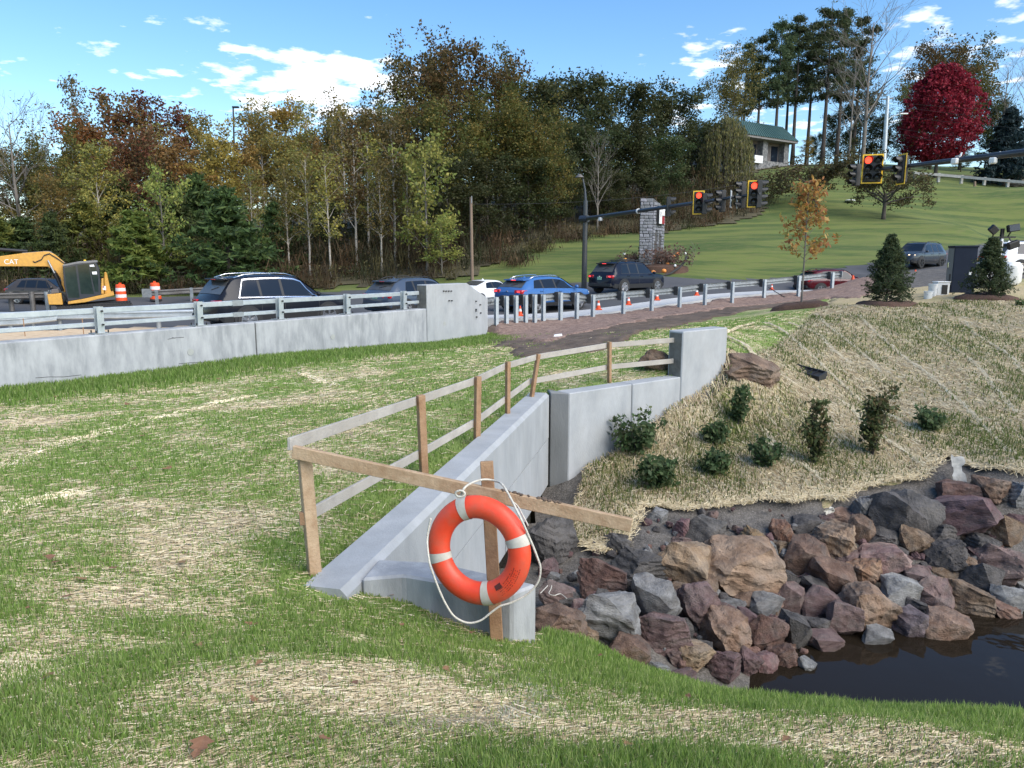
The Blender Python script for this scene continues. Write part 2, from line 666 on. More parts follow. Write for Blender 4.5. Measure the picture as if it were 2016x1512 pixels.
mat('siding', (0.10, 0.09, 0.088), (0.14, 0.125, 0.12), 3, 0.8, stretch=(3, 3, 0.4))
mat('building_stone', (0.085, 0.09, 0.095), (0.21, 0.21, 0.21), 3.5, 0.9, bump=0.8, bscale=8, contrast=(0.4, 0.6))
mat('fascia', (0.18, 0.175, 0.17), rough=0.7)
mat('pole_wood', (0.16, 0.11, 0.08), (0.23, 0.17, 0.12), 5, 0.85, stretch=(1, 1, 0.15))
mat('fence_wood', (0.36, 0.35, 0.32), (0.50, 0.48, 0.44), 3, 0.85)
mat('wire', (0.02, 0.02, 0.02), rough=0.6)
mat('cabinet_navy', (0.009, 0.015, 0.030), (0.014, 0.021, 0.038), 2, 0.6, spec=0.2)
mat('cabinet_grey', (0.14, 0.15, 0.16), (0.18, 0.19, 0.2), 2, 0.5)
# ------------------------------------------------------------------ the lie of the land
def WZ(u, v, z):
    a, b = (u - 1008) / F, (756 - v) / F
    t = (z - EYE) / (-SP + b * CP)
    return Vector((a * t, t * (CP + b * SP), z))


RD = Vector((0.601, 0.799, 0))              # along the bridge
RN = Vector((0.799, -0.601, 0))             # to the right of it, towards the camera
PA = W(205, 658, 16.72)                     # first railing post in view, on the parapet's front edge
CURB_Z = 3.25
COPE = 2.72                                 # top of the culvert's concrete


def par(i, off=0.0, z=CURB_Z):
    """point on the parapet: i posts along, off metres towards the road"""
    p = PA + RD * (i * 2.44) - RN * off
    return Vector((p.x, p.y, z))


GS = [(977, 0), (997, .476), (1016, .95), (1035, 1.43), (1053, 1.9), (1070, 2.38), (1104, 3.33), (1136, 4.28), (1168, 5.24), (1228, 7.14), (1284, 9.05), (1339, 10.95)]
GV = {977: (658, 585), 997: (653, 583), 1016: (652, 582), 1035: (649, 581), 1053: (647, 580), 1070: (643, 580), 1104: (639, 576), 1136: (637, 577), 1168: (630, 580), 1228: (623, 574), 1284: (619, 570), 1339: (612, 565),
      1389: (607, 559), 1443: (601, 555), 1506: (596, 550), 1574: (587, 543), 1640: (576, 536)}
GUARD = [(u, 29.5 * (1 + 0.0198 * s_)) for u, s_ in GS] + [(1389, 37.2), (1443, 38.5), (1506, 39.4), (1574, 40.1), (1640, 40.8)]
gpts = [Vector((W(u, 590, y).x, y, 0)) for u, y in GUARD]


def goff(k, d):
    a, b_ = gpts[max(k - 1, 0)], gpts[min(k + 1, len(gpts) - 1)]
    t_ = (b_ - a).normalized()
    return gpts[k] + Vector((-t_.y, t_.x, 0)) * d


BG = [Vector((x, y, z)) for x, y, z in (
    (-60, -30, 2.5), (-30, 0, 2.5), (-22, 38.5, 2.15), (-19.5, 38, 2.2), (-24.5, 39, 2.15), (-22, 40.5, 2.3), (-22, 36.5, 2.3), (-18, 10, 2.5), (-9, 25, 2.5), (-4, 31, 2.5), (0, 35, 2.48), (-20, 30, 2.48), (-30, 20, 2.48), (-30, 36, 2.55), (-45, 40, 2.6), (-15, 36, 2.5), (-15, 42, 2.7), (-60, 20, 2.5), (-6, 40, 2.5), (-2.5, 40.5, 2.42), (0, 43, 2.6),
    (-60, 50, 2.9), (-45, 48, 2.8), (-30, 48, 2.9), (-15, 49, 3.1), (-60, 80, 6), (-30, 75, 6.5), (-10, 75, 8), (10, 95, 13.5), (-30, 110, 11), (-80, 130, 11), (30, 130, 20), (60, 130, 21), (100, 130, 20), (0, 220, 24), (120, 220, 24), (-120, 220, 16), (150, 100, 14), (-140, 60, 5), (90, 60, 8), (60, 48, 5.5), (40, 42, 4.6), (60, 90, 12.5))]
BG += [W(*p) - Vector((0, 0, .15)) for p in ((1120, 627, 32.6), (1256, 607, 35.4), (1360, 593, 38), (1467, 580, 40.2), (1591, 569, 41.8))]
BG += [Vector(p) for p in ((18.5, 46, 2.80), (21.5, 47, 2.95), (16.5, 44.8, 2.9), (24.5, 48, 3.5))]
BG += [Vector((par(i, o).x, par(i, o).y, 2.16)) for i, o in ((-8, 12), (-4, 10), (-1, 9), (1.5, 9), (-1, 13), (1, 12.5), (-4, 15), (3, 10), (-6, 18))]
BG += [W(*p) for p in ((1240, 584, 40), (1300, 572, 43),
                       (930, 550, 47.5), (1000, 522, 51), (1300, 546, 46.5), (1150, 500, 55), (1280, 527, 50), (1000, 460, 66), (1300, 450, 68), (1480, 335, 95), (1575, 327, 97), (1700, 330, 95), (1800, 352, 92), (2016, 364, 85), (1600, 450, 66), (1700, 538, 48), (1900, 440, 66),
                       (1480, 480, 58), (1825, 545, 45), (1840, 523, 50), (1775, 530, 47.5), (1850, 495, 56), (2000, 490, 61), (2016, 460, 72), (1950, 466, 66), (1990, 545, 38), (2016, 548, 37))]
fB = TPS(BG)
bz = lambda x, y: float(fB(np.array([x]), np.array([y]))[0])

UP = [W(*p) for p in (
    (0, 1512, 2.08), (500, 1512, 2.08), (1000, 1512, 2.08), (1500, 1512, 2.08), (2016, 1512, 2.08),
    (0, 1300, 3.0), (600, 1320, 3.0), (1300, 1420, 2.75), (0, 1100, 4.6), (0, 1000, 6.0), (0, 900, 8.2), (0, 800, 13), (0, 770, 15.0),
    (300, 1000, 6.1), (300, 900, 8.3), (350, 800, 13), (600, 800, 12.6), (780, 760, 15),
    (505, 707, 19.7), (700, 690, 22.5), (860, 680, 25.2),
    (620, 1134, 5.02), (640, 1178, 4.75), (710, 1192, 4.70), (850, 1238, 4.58), (980, 1276, 4.5), (1057, 1288, 4.42), (780, 1215, 4.64), (915, 1258, 4.54), (400, 1130, 4.8),
    (1300, 1358, 3.97), (1700, 1398, 3.55), (2016, 1412, 3.35),
    (835, 930, 7.9), (938, 872, 9.3), (999, 822, 10.7), (1043, 782, 12.0), (1200, 757, 13.3),
    (1000, 700, 19), (960, 668, 27), (1100, 690, 19.5), (1000, 665, 27.6), (1100, 645, 29.6), (1230, 625, 32.2), (1340, 613, 35),
    (1300, 705, 16), (1250, 652, 22), (1443, 602, 38.3), (1574, 588, 40), (1640, 576, 40.8), (1400, 640, 26), (1460, 622, 31))]
UP += [Vector(p) for p in ((-30, 0, 3.1), (-12, 0, 3.45), (0, -4, 3.5), (12, 0, 3.3), (-40, -5, 3.2), (-25, 8, 2.7), (20, -2, 3.1), (-14, 6, 2.85),
                           (0.6, 5.5, 1.95), (0.7, 6.4, 1.2), (1.6, 4.6, 2.0), (2, 5.3, 1.5), (2, 6.5, 0.6), (2, 7.6, 0), (4, 5, 1.5), (4, 6.5, 0.5), (4, 8, -0.3), (7, 4.8, 1.5), (7, 7, 0.1), (11, 5, 1.4), (11, 8, -0.2))]
LO_SHARED = [W(*p) for p in ((1430, 690, 15.0), (1500, 680, 18.5), (1500, 640, 22.5), (1440, 655, 18.6), (1575, 603, 29), (1745, 602, 28), (1640, 582, 38), (1400, 640, 26), (1460, 622, 31), (1700, 605, 26))]
LO = LO_SHARED + [W(*p) for p in (
    (1085, 985, 12.0), (1120, 945, 12.1), (1240, 870, 13.0), (1340, 802, 13.7), (1400, 768, 14.3),
    (1500, 740, 16), (1450, 860, 13.3), (1300, 960, 11.5), (1200, 1000, 10.8), (1500, 985, 11), (1650, 980, 11), (1800, 930, 11.8), (1900, 890, 12.3), (2016, 920, 11.3),
    (1700, 800, 15.2), (1700, 700, 19), (1700, 640, 22.5), (2000, 800, 14.6), (2000, 700, 18.5), (2000, 640, 22), (2016, 600, 25.5),
    (1880, 578, 29), (1990, 587, 28.5), (1990, 560, 34), (1800, 560, 38),
    (1200, 1215, 7.6), (1100, 1240, 7.0), (1090, 1060, 10.5), (1150, 1120, 9.3), (1300, 1100, 9.4), (1300, 1250, 7.6), (1370, 1310, 7.2), (1120, 1160, 8.4))]
LO += [WZ(u, v, 0.36) for u, v in ((1850, 1255), (1600, 1290), (1500, 1335), (1740, 1270), (1960, 1222), (2016, 1215))]
LO += [WZ(u, v, -0.25) for u, v in ((1900, 1330), (1700, 1360), (2016, 1300))]
LO += [Vector(p) for p in ((10, 8, 0.1), (14, 9, 0.3), (14, 12, 1.6), (20, 14, 2.2), (20, 26, 3.4), (26, 30, 3.7), (40, 30, 4.2), (40, 12, 2.2), (24, 38, 4.0), (0.3, 6.0, 0.8), (1.2, 6.2, 0.7))]
UP += LO_SHARED
UP += [Vector((goff(k, d).x, goff(k, d).y, float(fB(np.array([goff(k, d).x]), np.array([goff(k, d).y]))[0]) - .02)) for k in (0, 3, 6, 9, 11, 13, 15) for d in (.8,)]
fU, fL = TPS(UP), TPS(LO)

HW = [Vector((-1.31, 4.80, 0)), Vector((0.47, 12.28, 0))]                  # culvert headwall, centre line
W2D, W2N = Vector((0.8, 0.6, 0)), Vector((-0.6, 0.8, 0))
C1 = Vector((0.97, 12.2, 0))                                               # far wing wall, front face
W2C = [C1 + W2N * 0.17, C1 + W2D * 4.2 + W2N * 0.17]
JUNC = [W2C[1], Vector((6.2, 17.5, 0)), Vector((9, 22.5, 0)), Vector((12.5, 29, 0)), Vector((17, 39, 0)), Vector((19.5, 43.5, 0))]
GUARD_L = [(-0.9, 28.8), (-0.6, 30.1), (8.6, 37.2), (12.5, 40.0), (19.5, 43.5)]
U_POLY = [(-70, -8), (30, -8), (30, 7.6), (1.0, 7.6), (0.45, 6.2), (0.1, 4.82), (-0.7, 5.08), (-1.24, 5.06)] + [(0.47, 12.28), (0.75, 12.42)] + \
         [(p.x, p.y) for p in [W2C[0]] + JUNC] + GUARD_L[::-1][1:] + [(p.x, p.y) for p in (par(5.7, .43), par(-20, .43))]
E_POLY = [(0.1, 4.95), (0.3, 5.2), (60, 5.2), (60, 47), (19.5, 43.5)] + [(p.x, p.y) for p in JUNC[::-1][1:]] + [(W2C[0].x, W2C[0].y), (0.75, 12.42), (0.47, 12.28), (-1.2, 5.1)]


def relief(x, y):
    return 0.05 * (fbm(x, y, 0.9, 3, 5) - 0.5) + 0.03 * (fbm(x, y, 3.5, 2, 8) - 0.5)


def ground(x, y, side):
    """height of the land; side 'U' lawn above the culvert, 'L' embankment and channel"""
    x, y = np.asarray(x, dtype=float), np.asarray(y, dtype=float)
    a, b = fU(x, y), fL(x, y)
    d, s = dist_line(x, y, [(p.x, p.y) for p in JUNC])
    past = ((x - JUNC[0].x) * 0.7 + (y - JUNC[0].y) * 0.7) > -0.2
    w = sstep(-2.0, 2.0, d * s)
    if side == 'U':
        w = np.where(past, w, 1.0)
    else:
        w = np.where(past, w, 0.0)
    return a * w + b * (1 - w) + relief(x, y)


def hit(u, v, side, y0=1.5, y1=45):
    """where the line of sight of a photo pixel meets the land"""
    Y = np.arange(y0, y1, 0.03)
    a, b = (u - 1008) / F, (756 - v) / F
    t = Y / (CP + b * SP)
    X, Z = a * t, EYE + (-SP + b * CP) * t
    g = ground(X, Y, side)
    k = np.argmax(Z < g)
    if not (Z < g).any():
        k = len(Y) - 1
    return Vector((X[k], Y[k], float(g[k])))


def gz(x, y, side):
    return float(ground(np.array([x]), np.array([y]), side)[0])


def sheet(name, poly, x0, x1, y0, y1, step, zf, mat_, dz=0.0, colorf=None, jag=0, kind='structure', skirt=0):
    """ground sheet over a polygon: square grid, cells inside only"""
    xs, ys = np.arange(x0, x1 + step, step), np.arange(y0, y1 + step, step)
    X, Y = np.meshgrid(xs, ys)
    XX = X + (fbm(X, Y, 1.5, 2, 31) - 0.5) * jag
    YY = Y + (fbm(X, Y, 1.5, 2, 37) - 0.5) * jag
    ins = in_poly(XX, YY, poly)
    cell = ins[:-1, :-1] & ins[1:, :-1] & ins[:-1, 1:] & ins[1:, 1:]
    used = np.zeros(X.shape, dtype=bool)
    for a, b in ((0, 0), (1, 0), (0, 1), (1, 1)):
        used[a:a + cell.shape[0], b:b + cell.shape[1]] |= cell
    idx = np.full(X.shape, -1, dtype=int)
    idx[used] = np.arange(used.sum())
    x, y = X[used], Y[used]
    z = zf(x, y) + dz
    q = np.stack([idx[:-1, :-1][cell], idx[:-1, 1:][cell], idx[1:, 1:][cell], idx[1:, :-1][cell]], 1)
    if skirt:
        # rim vertices bend down so that the sheet shows a thickness
        full = np.zeros(X.shape, dtype=int)
        for a, b in ((0, 0), (1, 0), (0, 1), (1, 1)):
            full[a:a + cell.shape[0], b:b + cell.shape[1]] += cell
        z = z - np.where(full[used] < 4, skirt, 0)
    c = colorf(x, y) if colorf else None
    return np_mesh(name, np.stack([x, y, z], 1), q, mat_, smooth=True, kind=kind, colors=c)


# ------------------------------------------------------------------ ground materials (tint.r = grass, tint.g = bare soil)
def ground_mat(name, straw1, straw2, green1, green2, soil, streak=(1, 1, 1), rot=0.0, fine=55):
    m, n, l = new_mat(name)
    out = n.new('ShaderNodeOutputMaterial')
    b = n.new('ShaderNodeBsdfPrincipled')
    b.inputs['Roughness'].default_value = 0.95
    b.inputs['Specular IOR Level'].default_value = 0.15
    l.new(b.outputs[0], out.inputs[0])
    g = n.new('ShaderNodeNewGeometry')
    mp = n.new('ShaderNodeMapping')
    mp.inputs['Rotation'].default_value = (0, 0, rot)
    mp.inputs['Scale'].default_value = streak
    l.new(g.outputs['Position'], mp.inputs[0])

    def noise(sc, det, vec, ro=0.6):
        t = n.new('ShaderNodeTexNoise')
        t.inputs['Scale'].default_value = sc
        t.inputs['Detail'].default_value = det
        t.inputs['Roughness'].default_value = ro
        l.new(vec, t.inputs['Vector'])
        return t.outputs[0]

    def rng(x, a, b_, c=0, d=1):
        r = n.new('ShaderNodeMapRange')
        for k, v in zip(('From Min', 'From Max', 'To Min', 'To Max'), (a, b_, c, d)):
            r.inputs[k].default_value = v
        l.new(x, r.inputs['Value'])
        return r.outputs[0]

    def mix(f, a, b_):
        x = n.new('ShaderNodeMix')
        x.data_type = 'RGBA'
        for sock, val in ((x.inputs[0], f), (x.inputs[6], a), (x.inputs[7], b_)):
            if hasattr(val, 'links'):
                l.new(val, sock)
            else:
                sock.default_value = (*val, 1)
        return x.outputs[2]

    def add(a, b_, op='ADD'):
        x = n.new('ShaderNodeMath')
        x.operation = op
        for s, v in zip(x.inputs, (a, b_)):
            if hasattr(v, 'links'):
                l.new(v, s)
            else:
                s.default_value = v
        return x.outputs[0]
    pos = g.outputs['Position']
    st = mix(rng(noise(fine, 3, mp.outputs[0]), 0.3, 0.7), straw1, straw2)
    st = mix(rng(noise(fine * 2.3, 2, mp.outputs[0]), 0.56, 0.72, 0, 0.6), st, tuple(c * 0.42 for c in straw1))
    gr = mix(rng(noise(70, 3, pos), 0.35, 0.65), green1, green2)
    at = n.new('ShaderNodeAttribute')
    at.attribute_name = 'tint'
    sp = n.new('ShaderNodeSeparateColor')
    l.new(at.outputs['Color'], sp.inputs[0])
    f = add(sp.outputs[0], rng(noise(26, 5, mp.outputs[0], 0.7), 0.2, 0.8, -0.45, 0.45))
    c = mix(rng(f, 0.35, 0.65), st, gr)
    so = mix(rng(noise(9, 6, pos), 0.3, 0.7), soil, tuple(k * 1.7 for k in soil))
    c = mix(rng(add(sp.outputs[1], rng(noise(14, 4, pos), 0.2, 0.8, -0.3, 0.3)), 0.4, 0.6), c, so)
    l.new(c, b.inputs['Base Color'])
    bp = n.new('ShaderNodeBump')
    bp.inputs['Strength'].default_value = 0.8
    bp.inputs['Distance'].default_value = 0.03
    l.new(add(noise(fine, 5, mp.outputs[0]), noise(9, 4, pos)), bp.inputs['Height'])
    l.new(bp.outputs[0], b.inputs['Normal'])
    MATS[name] = m
    return m


STRAW1, STRAW2 = (0.43, 0.35, 0.215), (0.58, 0.49, 0.33)
ground_mat('lawn', STRAW1, STRAW2, (0.16, 0.235, 0.055), (0.25, 0.315, 0.10), (0.05, 0.042, 0.034), streak=(1, 0.45, 1), rot=0.5)
_a, _b = hit(1560, 650, 'L', 8), hit(1960, 880, 'L', 8)
STREAK = math.atan2(_b.y - _a.y, _b.x - _a.x)          # the way the straw rolls run down the slope
ground_mat('mat_slope', (0.40, 0.32, 0.18), (0.54, 0.44, 0.27), (0.14, 0.17, 0.045), (0.22, 0.24, 0.08), (0.05, 0.045, 0.04), streak=(0.22, 1.6, 1), rot=-STREAK, fine=30)
mat('soil_bank', (0.050, 0.045, 0.040), (0.135, 0.122, 0.105), 4, 0.95, bump=2.0, bscale=16, c3=(0.23, 0.21, 0.19), scale3=38, f3=0.8, world=True)
mat('topsoil', (0.062, 0.043, 0.030), (0.165, 0.118, 0.083), 2.5, 0.95, bump=2.0, bscale=7, world=True)
mat('gravel', (0.17, 0.105, 0.078), (0.36, 0.25, 0.195), 5, 0.9, bump=1.4, bscale=34, c3=(0.11, 0.068, 0.052), scale3=11, f3=0.8, world=True)


def green_lawn(x, y):
    """how much grass has come through the straw"""
    g = 0.62 * fbm(x, y, 0.75, 3, 2) + 0.55 * fbm(x, y, 2.6, 3, 4) + 0.07
    # thicker along the parapet, by the headwall and on the creek's brink
    dpar = np.abs((x - PA.x) * RN.x + (y - PA.y) * RN.y)
    g = g + 0.35 * np.exp(-(dpar / 1.5) ** 2)
    dh, _ = dist_line(x, y, [(-1.45, 4.9), (0.3, 12.2)])
    g = g + 0.32 * np.exp(-(dh / 0.6) ** 2)
    db, _ = dist_line(x, y, [(-1.0, 4.6), (0.15, 4.45), (1.0, 4.0), (1.9, 3.62), (3, 3.45), (6, 3.3)])
    g = g + 0.34 * np.exp(-(db / 0.30) ** 2)
    dw, _ = dist_line(x, y, [(-1.2, 4.9), (0.1, 4.55)])
    g = g + 0.25 * np.exp(-(dw / 0.35) ** 2)
    g = np.where((x > 0.15) & (y > 3.9) & (y < 7.7), g + 0.35, g)
    # bare straw patches seen in the photograph
    for (u, v, r, a) in ((800, 1370, 0.42, 0.45), (600, 1330, 0.3, 0.25), (400, 1120, 0.55, 0.3), (240, 1190, 0.35, 0.4), (1030, 1430, 0.3, 0.35), (1850, 1440, 0.5, 0.3), (1350, 1410, 0.25, 0.25), (420, 1010, 0.8, 0.2), (60, 830, 1.2, 0.3), (560, 800, 1.5, 0.2), (120, 1260, 0.3, 0.3), (700, 1310, 0.25, 0.25), (1500, 1470, .22, .3), (1700, 1475, .25, .3), (1960, 1490, .3, .35), (1220, 1450, .22, .25), (1640, 1430, .16, .25)):
        p = BP[(u, v)]
        g = g - a * np.exp(-((x - p.x) ** 2 / (r * 1.5) ** 2 + (y - p.y) ** 2 / (r * 0.75) ** 2))
    return np.clip(g, 0, 1)


BP = {(u, v): hit(u, v, 'U') for (u, v) in ((800, 1370), (600, 1330), (400, 1120), (240, 1190), (1030, 1430), (1850, 1440), (1350, 1410), (420, 1010), (60, 830), (560, 800), (120, 1260), (700, 1310), (1500, 1470), (1700, 1475), (1960, 1490), (1220, 1450), (1640, 1430))}


def lawn_col(x, y):
    g = green_lawn(x, y)
    dwl, _ = dist_line(x, y, [(-0.2, 28.6), (3, 24)])
    return np.stack([g, np.zeros_like(g), np.zeros_like(g)], 1)


sheet('lawn', U_POLY, -30, 19.6, -4, 44, 0.2, lambda x, y: ground(x, y, 'U'), M['lawn'], colorf=lawn_col)
sheet('creek_bank', E_POLY, -1.3, 40, 5.0, 44, 0.14, lambda x, y: ground(x, y, 'L') - 0.05 + (0.14 * (fbm(x, y, 2.2, 3, 61) - .5) + .09 * (fbm(x, y, 7, 2, 63) - .5)) * (y < 13), M['soil_bank'])

# straw blanket on the embankment: a real mat with an edge, ending above the stones
edge_px = ((1125, 1010), (1140, 1075), (1190, 1092), (1225, 1080), (1240, 1040), (1262, 1000), (1300, 1000), (1345, 1008), (1420, 1000), (1500, 985), (1560, 993), (1625, 982), (1652, 988),
           (1690, 962), (1760, 950), (1815, 945), (1845, 915), (1870, 893), (1905, 915), (1950, 926), (2016, 938), (2100, 950))
EDGE = [hit(u, v, 'L', 6) for u, v in edge_px]
MAT_POLY = [(p.x, p.y) for p in EDGE] + [(40, 12.5), (40, 37), (27, 35.5), (20.5, 36.5), (16.2, 37.0), (12.2, 29), (9, 22.5), (6.2, 17.5), (W2C[1].x + .1, W2C[1].y + .2), (W2C[1].x + .1, W2C[1].y - .2), (C1.x + 0.3, C1.y + 0.1)]


def green_slope(x, y):
    ca, sa = math.cos(STREAK), math.sin(STREAK)
    g = 0.40 * fbm(x, y, 0.5, 3, 12) + 0.46 * fbm((x * ca + y * sa) * .35, (y * ca - x * sa) * 1.6, 1.3, 3, 14) - 0.05
    # greener between the shrubs and along the foot
    d1, _ = dist_line(x, y, [(2.5, 11.9), (4.2, 12.9), (5.6, 12.2)])
    d2, _ = dist_line(x, y, [(9, 12.5), (12.5, 15.5)])
    return np.clip(g + 0.16 * np.exp(-(d1 / 1.2) ** 2) + 0.12 * np.exp(-(d2 / 2) ** 2), 0, 1)


sheet('straw_embankment', MAT_POLY, 0.8, 40, 7.5, 37.2, 0.13, lambda x, y: ground(x, y, 'L') + 0.045 + 0.03 * (fbm(x, y, 6, 2, 21) - 0.5), M['mat_slope'],
      colorf=lambda x, y: np.stack([green_slope(x, y), 0 * x, 0 * x], 1), jag=0.5, skirt=0.12)

# crushed-stone verge under the guardrail and the strip of fresh topsoil in front of it
VERGE_Z = lambda x, y: np.where(dist_line(x, y, [(p.x, p.y) for p in JUNC])[1] > 0, ground(x, y, 'U'), ground(x, y, 'L'))
soil_px = [(930, 668, 'U'), (1000, 700, 'U'), (1060, 712, 'U'), (1130, 700, 'U'), (1200, 690, 'U'), (1262, 668, 'U'), (1300, 650, 'U'), (1390, 632, 'U'), (1480, 612, 'U'), (1590, 600, 'L'), (1640, 590, 'L')]
sp_ = [hit(u, v, s_, 8) for u, v, s_ in soil_px]
SOIL_POLY = [(p.x, p.y) for p in sp_] + [(18.5, 42.0), (12.3, 40.3), (8.2, 37.4), (-0.6, 30.2), (-1.2, 28.5)]
grav_px = [(962, 668, 'U'), (1000, 672, 'U'), (1060, 678, 'U'), (1100, 672, 'U'), (1150, 658, 'U'), (1220, 645, 'U'), (1300, 630, 'U'), (1400, 614, 'U'), (1480, 604, 'U'), (1560, 596, 'L'), (1640, 588, 'L'), (1700, 590, 'L')]
gp_ = [hit(u, v, s_, 8) for u, v, s_ in grav_px]
GRAVEL_POLY = [(p.x, p.y) for p in gp_] + [(21, 41.5), (20, 43.5), (12.3, 40.3), (8.2, 37.4), (-0.6, 30.4), (-0.75, 28.9)]
sheet('topsoil_strip', SOIL_POLY, -2, 20, 16, 44, 0.13, lambda x, y: VERGE_Z(x, y) + .14 * (fbm(x, y, 1.6, 3, 71) - .5), M['topsoil'], dz=0.05, jag=1.3, skirt=0.1)
sheet('gravel_verge', GRAVEL_POLY, -2, 24, 20, 44.5, 0.13, lambda x, y: VERGE_Z(x, y) + .07 * (fbm(x, y, 2.4, 3, 73) - .5), M['gravel'], dz=0.10, jag=0.7, skirt=0.1)

# ------------------------------------------------------------------ creek
m, n, l = new_mat('creek_water')
MATS['water'] = m
out = n.new('ShaderNodeOutputMaterial')
b = n.new('ShaderNodeBsdfPrincipled')
b.inputs['Base Color'].default_value = (0.016, 0.012, 0.008, 1)
b.inputs['Roughness'].default_value = 0.03
b.inputs['IOR'].default_value = 1.33
b.inputs['Specular IOR Level'].default_value = 0.28
tcw = n.new('ShaderNodeNewGeometry')
nz = n.new('ShaderNodeTexNoise')
nz.inputs['Scale'].default_value = 1.6
nz.inputs['Detail'].default_value = 3
l.new(tcw.outputs['Position'], nz.inputs['Vector'])
bp = n.new('ShaderNodeBump')
bp.inputs['Strength'].default_value = 0.10
bp.inputs['Distance'].default_value = 0.05
l.new(nz.outputs[0], bp.inputs['Height'])
l.new(bp.outputs[0], b.inputs['Normal'])
l.new(b.outputs[0], out.inputs[0])
WATER_Z = 0.40
wb = MB()
wb.add([(0.6, 5.2, WATER_Z), (40, 5.2, WATER_Z), (40, 13, WATER_Z), (0.6, 10.5, WATER_Z)], [(0, 1, 2, 3)])
wo_ = wb.build('creek_water', M['water'], kind='structure')

# ------------------------------------------------------------------ culvert: headwall, wing walls
hd = (HW[1] - HW[0]).normalized()
hn = Vector((hd.y, -hd.x, 0))              # towards the creek
cul = thing('culvert_headwall', 'pale concrete culvert headwall with chamfered coping running away from the life ring', 'wall', (HW[0].x, HW[0].y, 1.0))
HWL = (HW[1] - HW[0]).length


def hwp(t, off, z):
    p = HW[0] + hd * t + hn * off
    return Vector((p.x, p.y, z))


def wall_prism(mb, a, b_, prof):
    """profile [(off, z)] swept from station a to b_ of the headwall"""
    n_ = len(prof)
    v0 = [hwp(a, o, z) for o, z in prof]
    v1 = [hwp(b_, o, z) for o, z in prof]
    mb.add(v0 + v1, [tuple(range(n_)), tuple(range(2 * n_ - 1, n_ - 1, -1))] + [(i, n_ + i, n_ + (i + 1) % n_, (i + 1) % n_) for i in range(n_)])
    return mb


HS = 1.93
wall_prism(MB(), 0, HWL, [(-0.165, 1.2), (0.165, HS + 0.012), (0.165, COPE - 0.05), (0.115, COPE), (-0.165, COPE)]).build('coping_panel', M['concrete_new'], cul)
wall_prism(MB(), 1.35, HWL, [(-0.16, 1.1), (0.160, 1.1), (0.160, HS - 0.012), (-0.16, HS - 0.012)]).build('lower_panel', M['concrete_new'], cul)
# near abutment below the panels and the joints between them
wall_prism(MB(), 0.05, 2.2, [(-0.15, -0.2), (0.15, -0.2), (0.15, 1.5), (-0.15, 1.5)]).build('abutment', M['concrete'], cul)
jb = MB()
for t_ in (2.05, 4.6):
    wall_prism(jb, t_, t_ + 0.012, [(0.15, 1.11), (0.1625, 1.11), (0.1625, HS - 0.01), (0.15, HS - 0.01)])
    jb.build('panel_joint', M['joint'], cul)
    jb = MB()
# barrel of the culvert running back under the lawn
def quadbox(mb, a, b_, z0, z1, th):
    d_ = (b_ - a).normalized()
    s_ = Vector((d_.y, -d_.x, 0)) * th
    mb.hexa([Vector((p.x, p.y, z)) for z in (z0, z1) for p in (a, b_, b_ + s_, a + s_)])
    return mb
bk = -hn * 7
quadbox(MB(), hwp(2.2, -0.15, 0), hwp(2.2, -0.15, 0) + bk, -0.3, 1.1, 0.3).build('barrel_wall', M['concrete'], cul)
quadbox(MB(), hwp(HWL, -0.15, 0) + bk, hwp(HWL, -0.15, 0), -0.3, 1.1, 0.3).build('barrel_wall', M['concrete'], cul)
quadbox(MB(), hwp(2.2, -7, 0), hwp(HWL, -7, 0), -0.3, 1.1, -0.3).build('barrel_wall', M['concrete'], cul)  # end wall added across the barrel to keep its inside dark
cb = MB()
cb.hexa([hwp(a, o, z) for z in (1.1, 1.4) for a, o in ((1.9, -0.165), (HWL + .3, -0.165), (HWL + .3, -7.2), (1.9, -7.2))])
cb.build('barrel_roof', M['concrete'], cul)
fb = MB()
fb.hexa([hwp(a, o, z) for z in (-0.4, 0.15) for a, o in ((2.2, 0.1), (HWL, 0.1), (HWL, -7.2), (2.2, -7.2))])
fb.build('barrel_floor', M['soil_bank'], cul)

# near wing wall
nw = thing('near_wing_wall', 'low grey concrete wing wall behind the orange life ring', 'wall', (-0.5, 5.0, 2))
ft = [(-1.09, 4.97), (-0.79, 5.03), (0.0, 4.735), (0.18, 4.88), (-0.55, 5.26), (-1.03, 5.32)]
zb_, zt_ = 1.0, COPE - 0.012
wm = MB()
wm.prism(ft, (0, 0, zb_), (1, 0, 0), (0, 1, 0), (0, 0, 1), zt_ - zb_)
wm.build('wall_body', M['concrete'], nw, bevel=0.018)

# far wing wall: corner pillar, two panels, tall end block
fw = thing('far_wing_wall', 'pale concrete wing wall with a tall end block on the far side of the culvert', 'wall', (C1.x, C1.y, 1))


def w2(t, off, z):
    p = C1 + W2D * t + W2N * off
    return Vector((p.x, p.y, z))


def w2box(t0, t1, o0, o1, z0, z1):
    return MB().hexa([w2(t, o, z) for z in (z0, z1) for t, o in ((t0, o0), (t1, o0), (t1, o1), (t0, o1))])


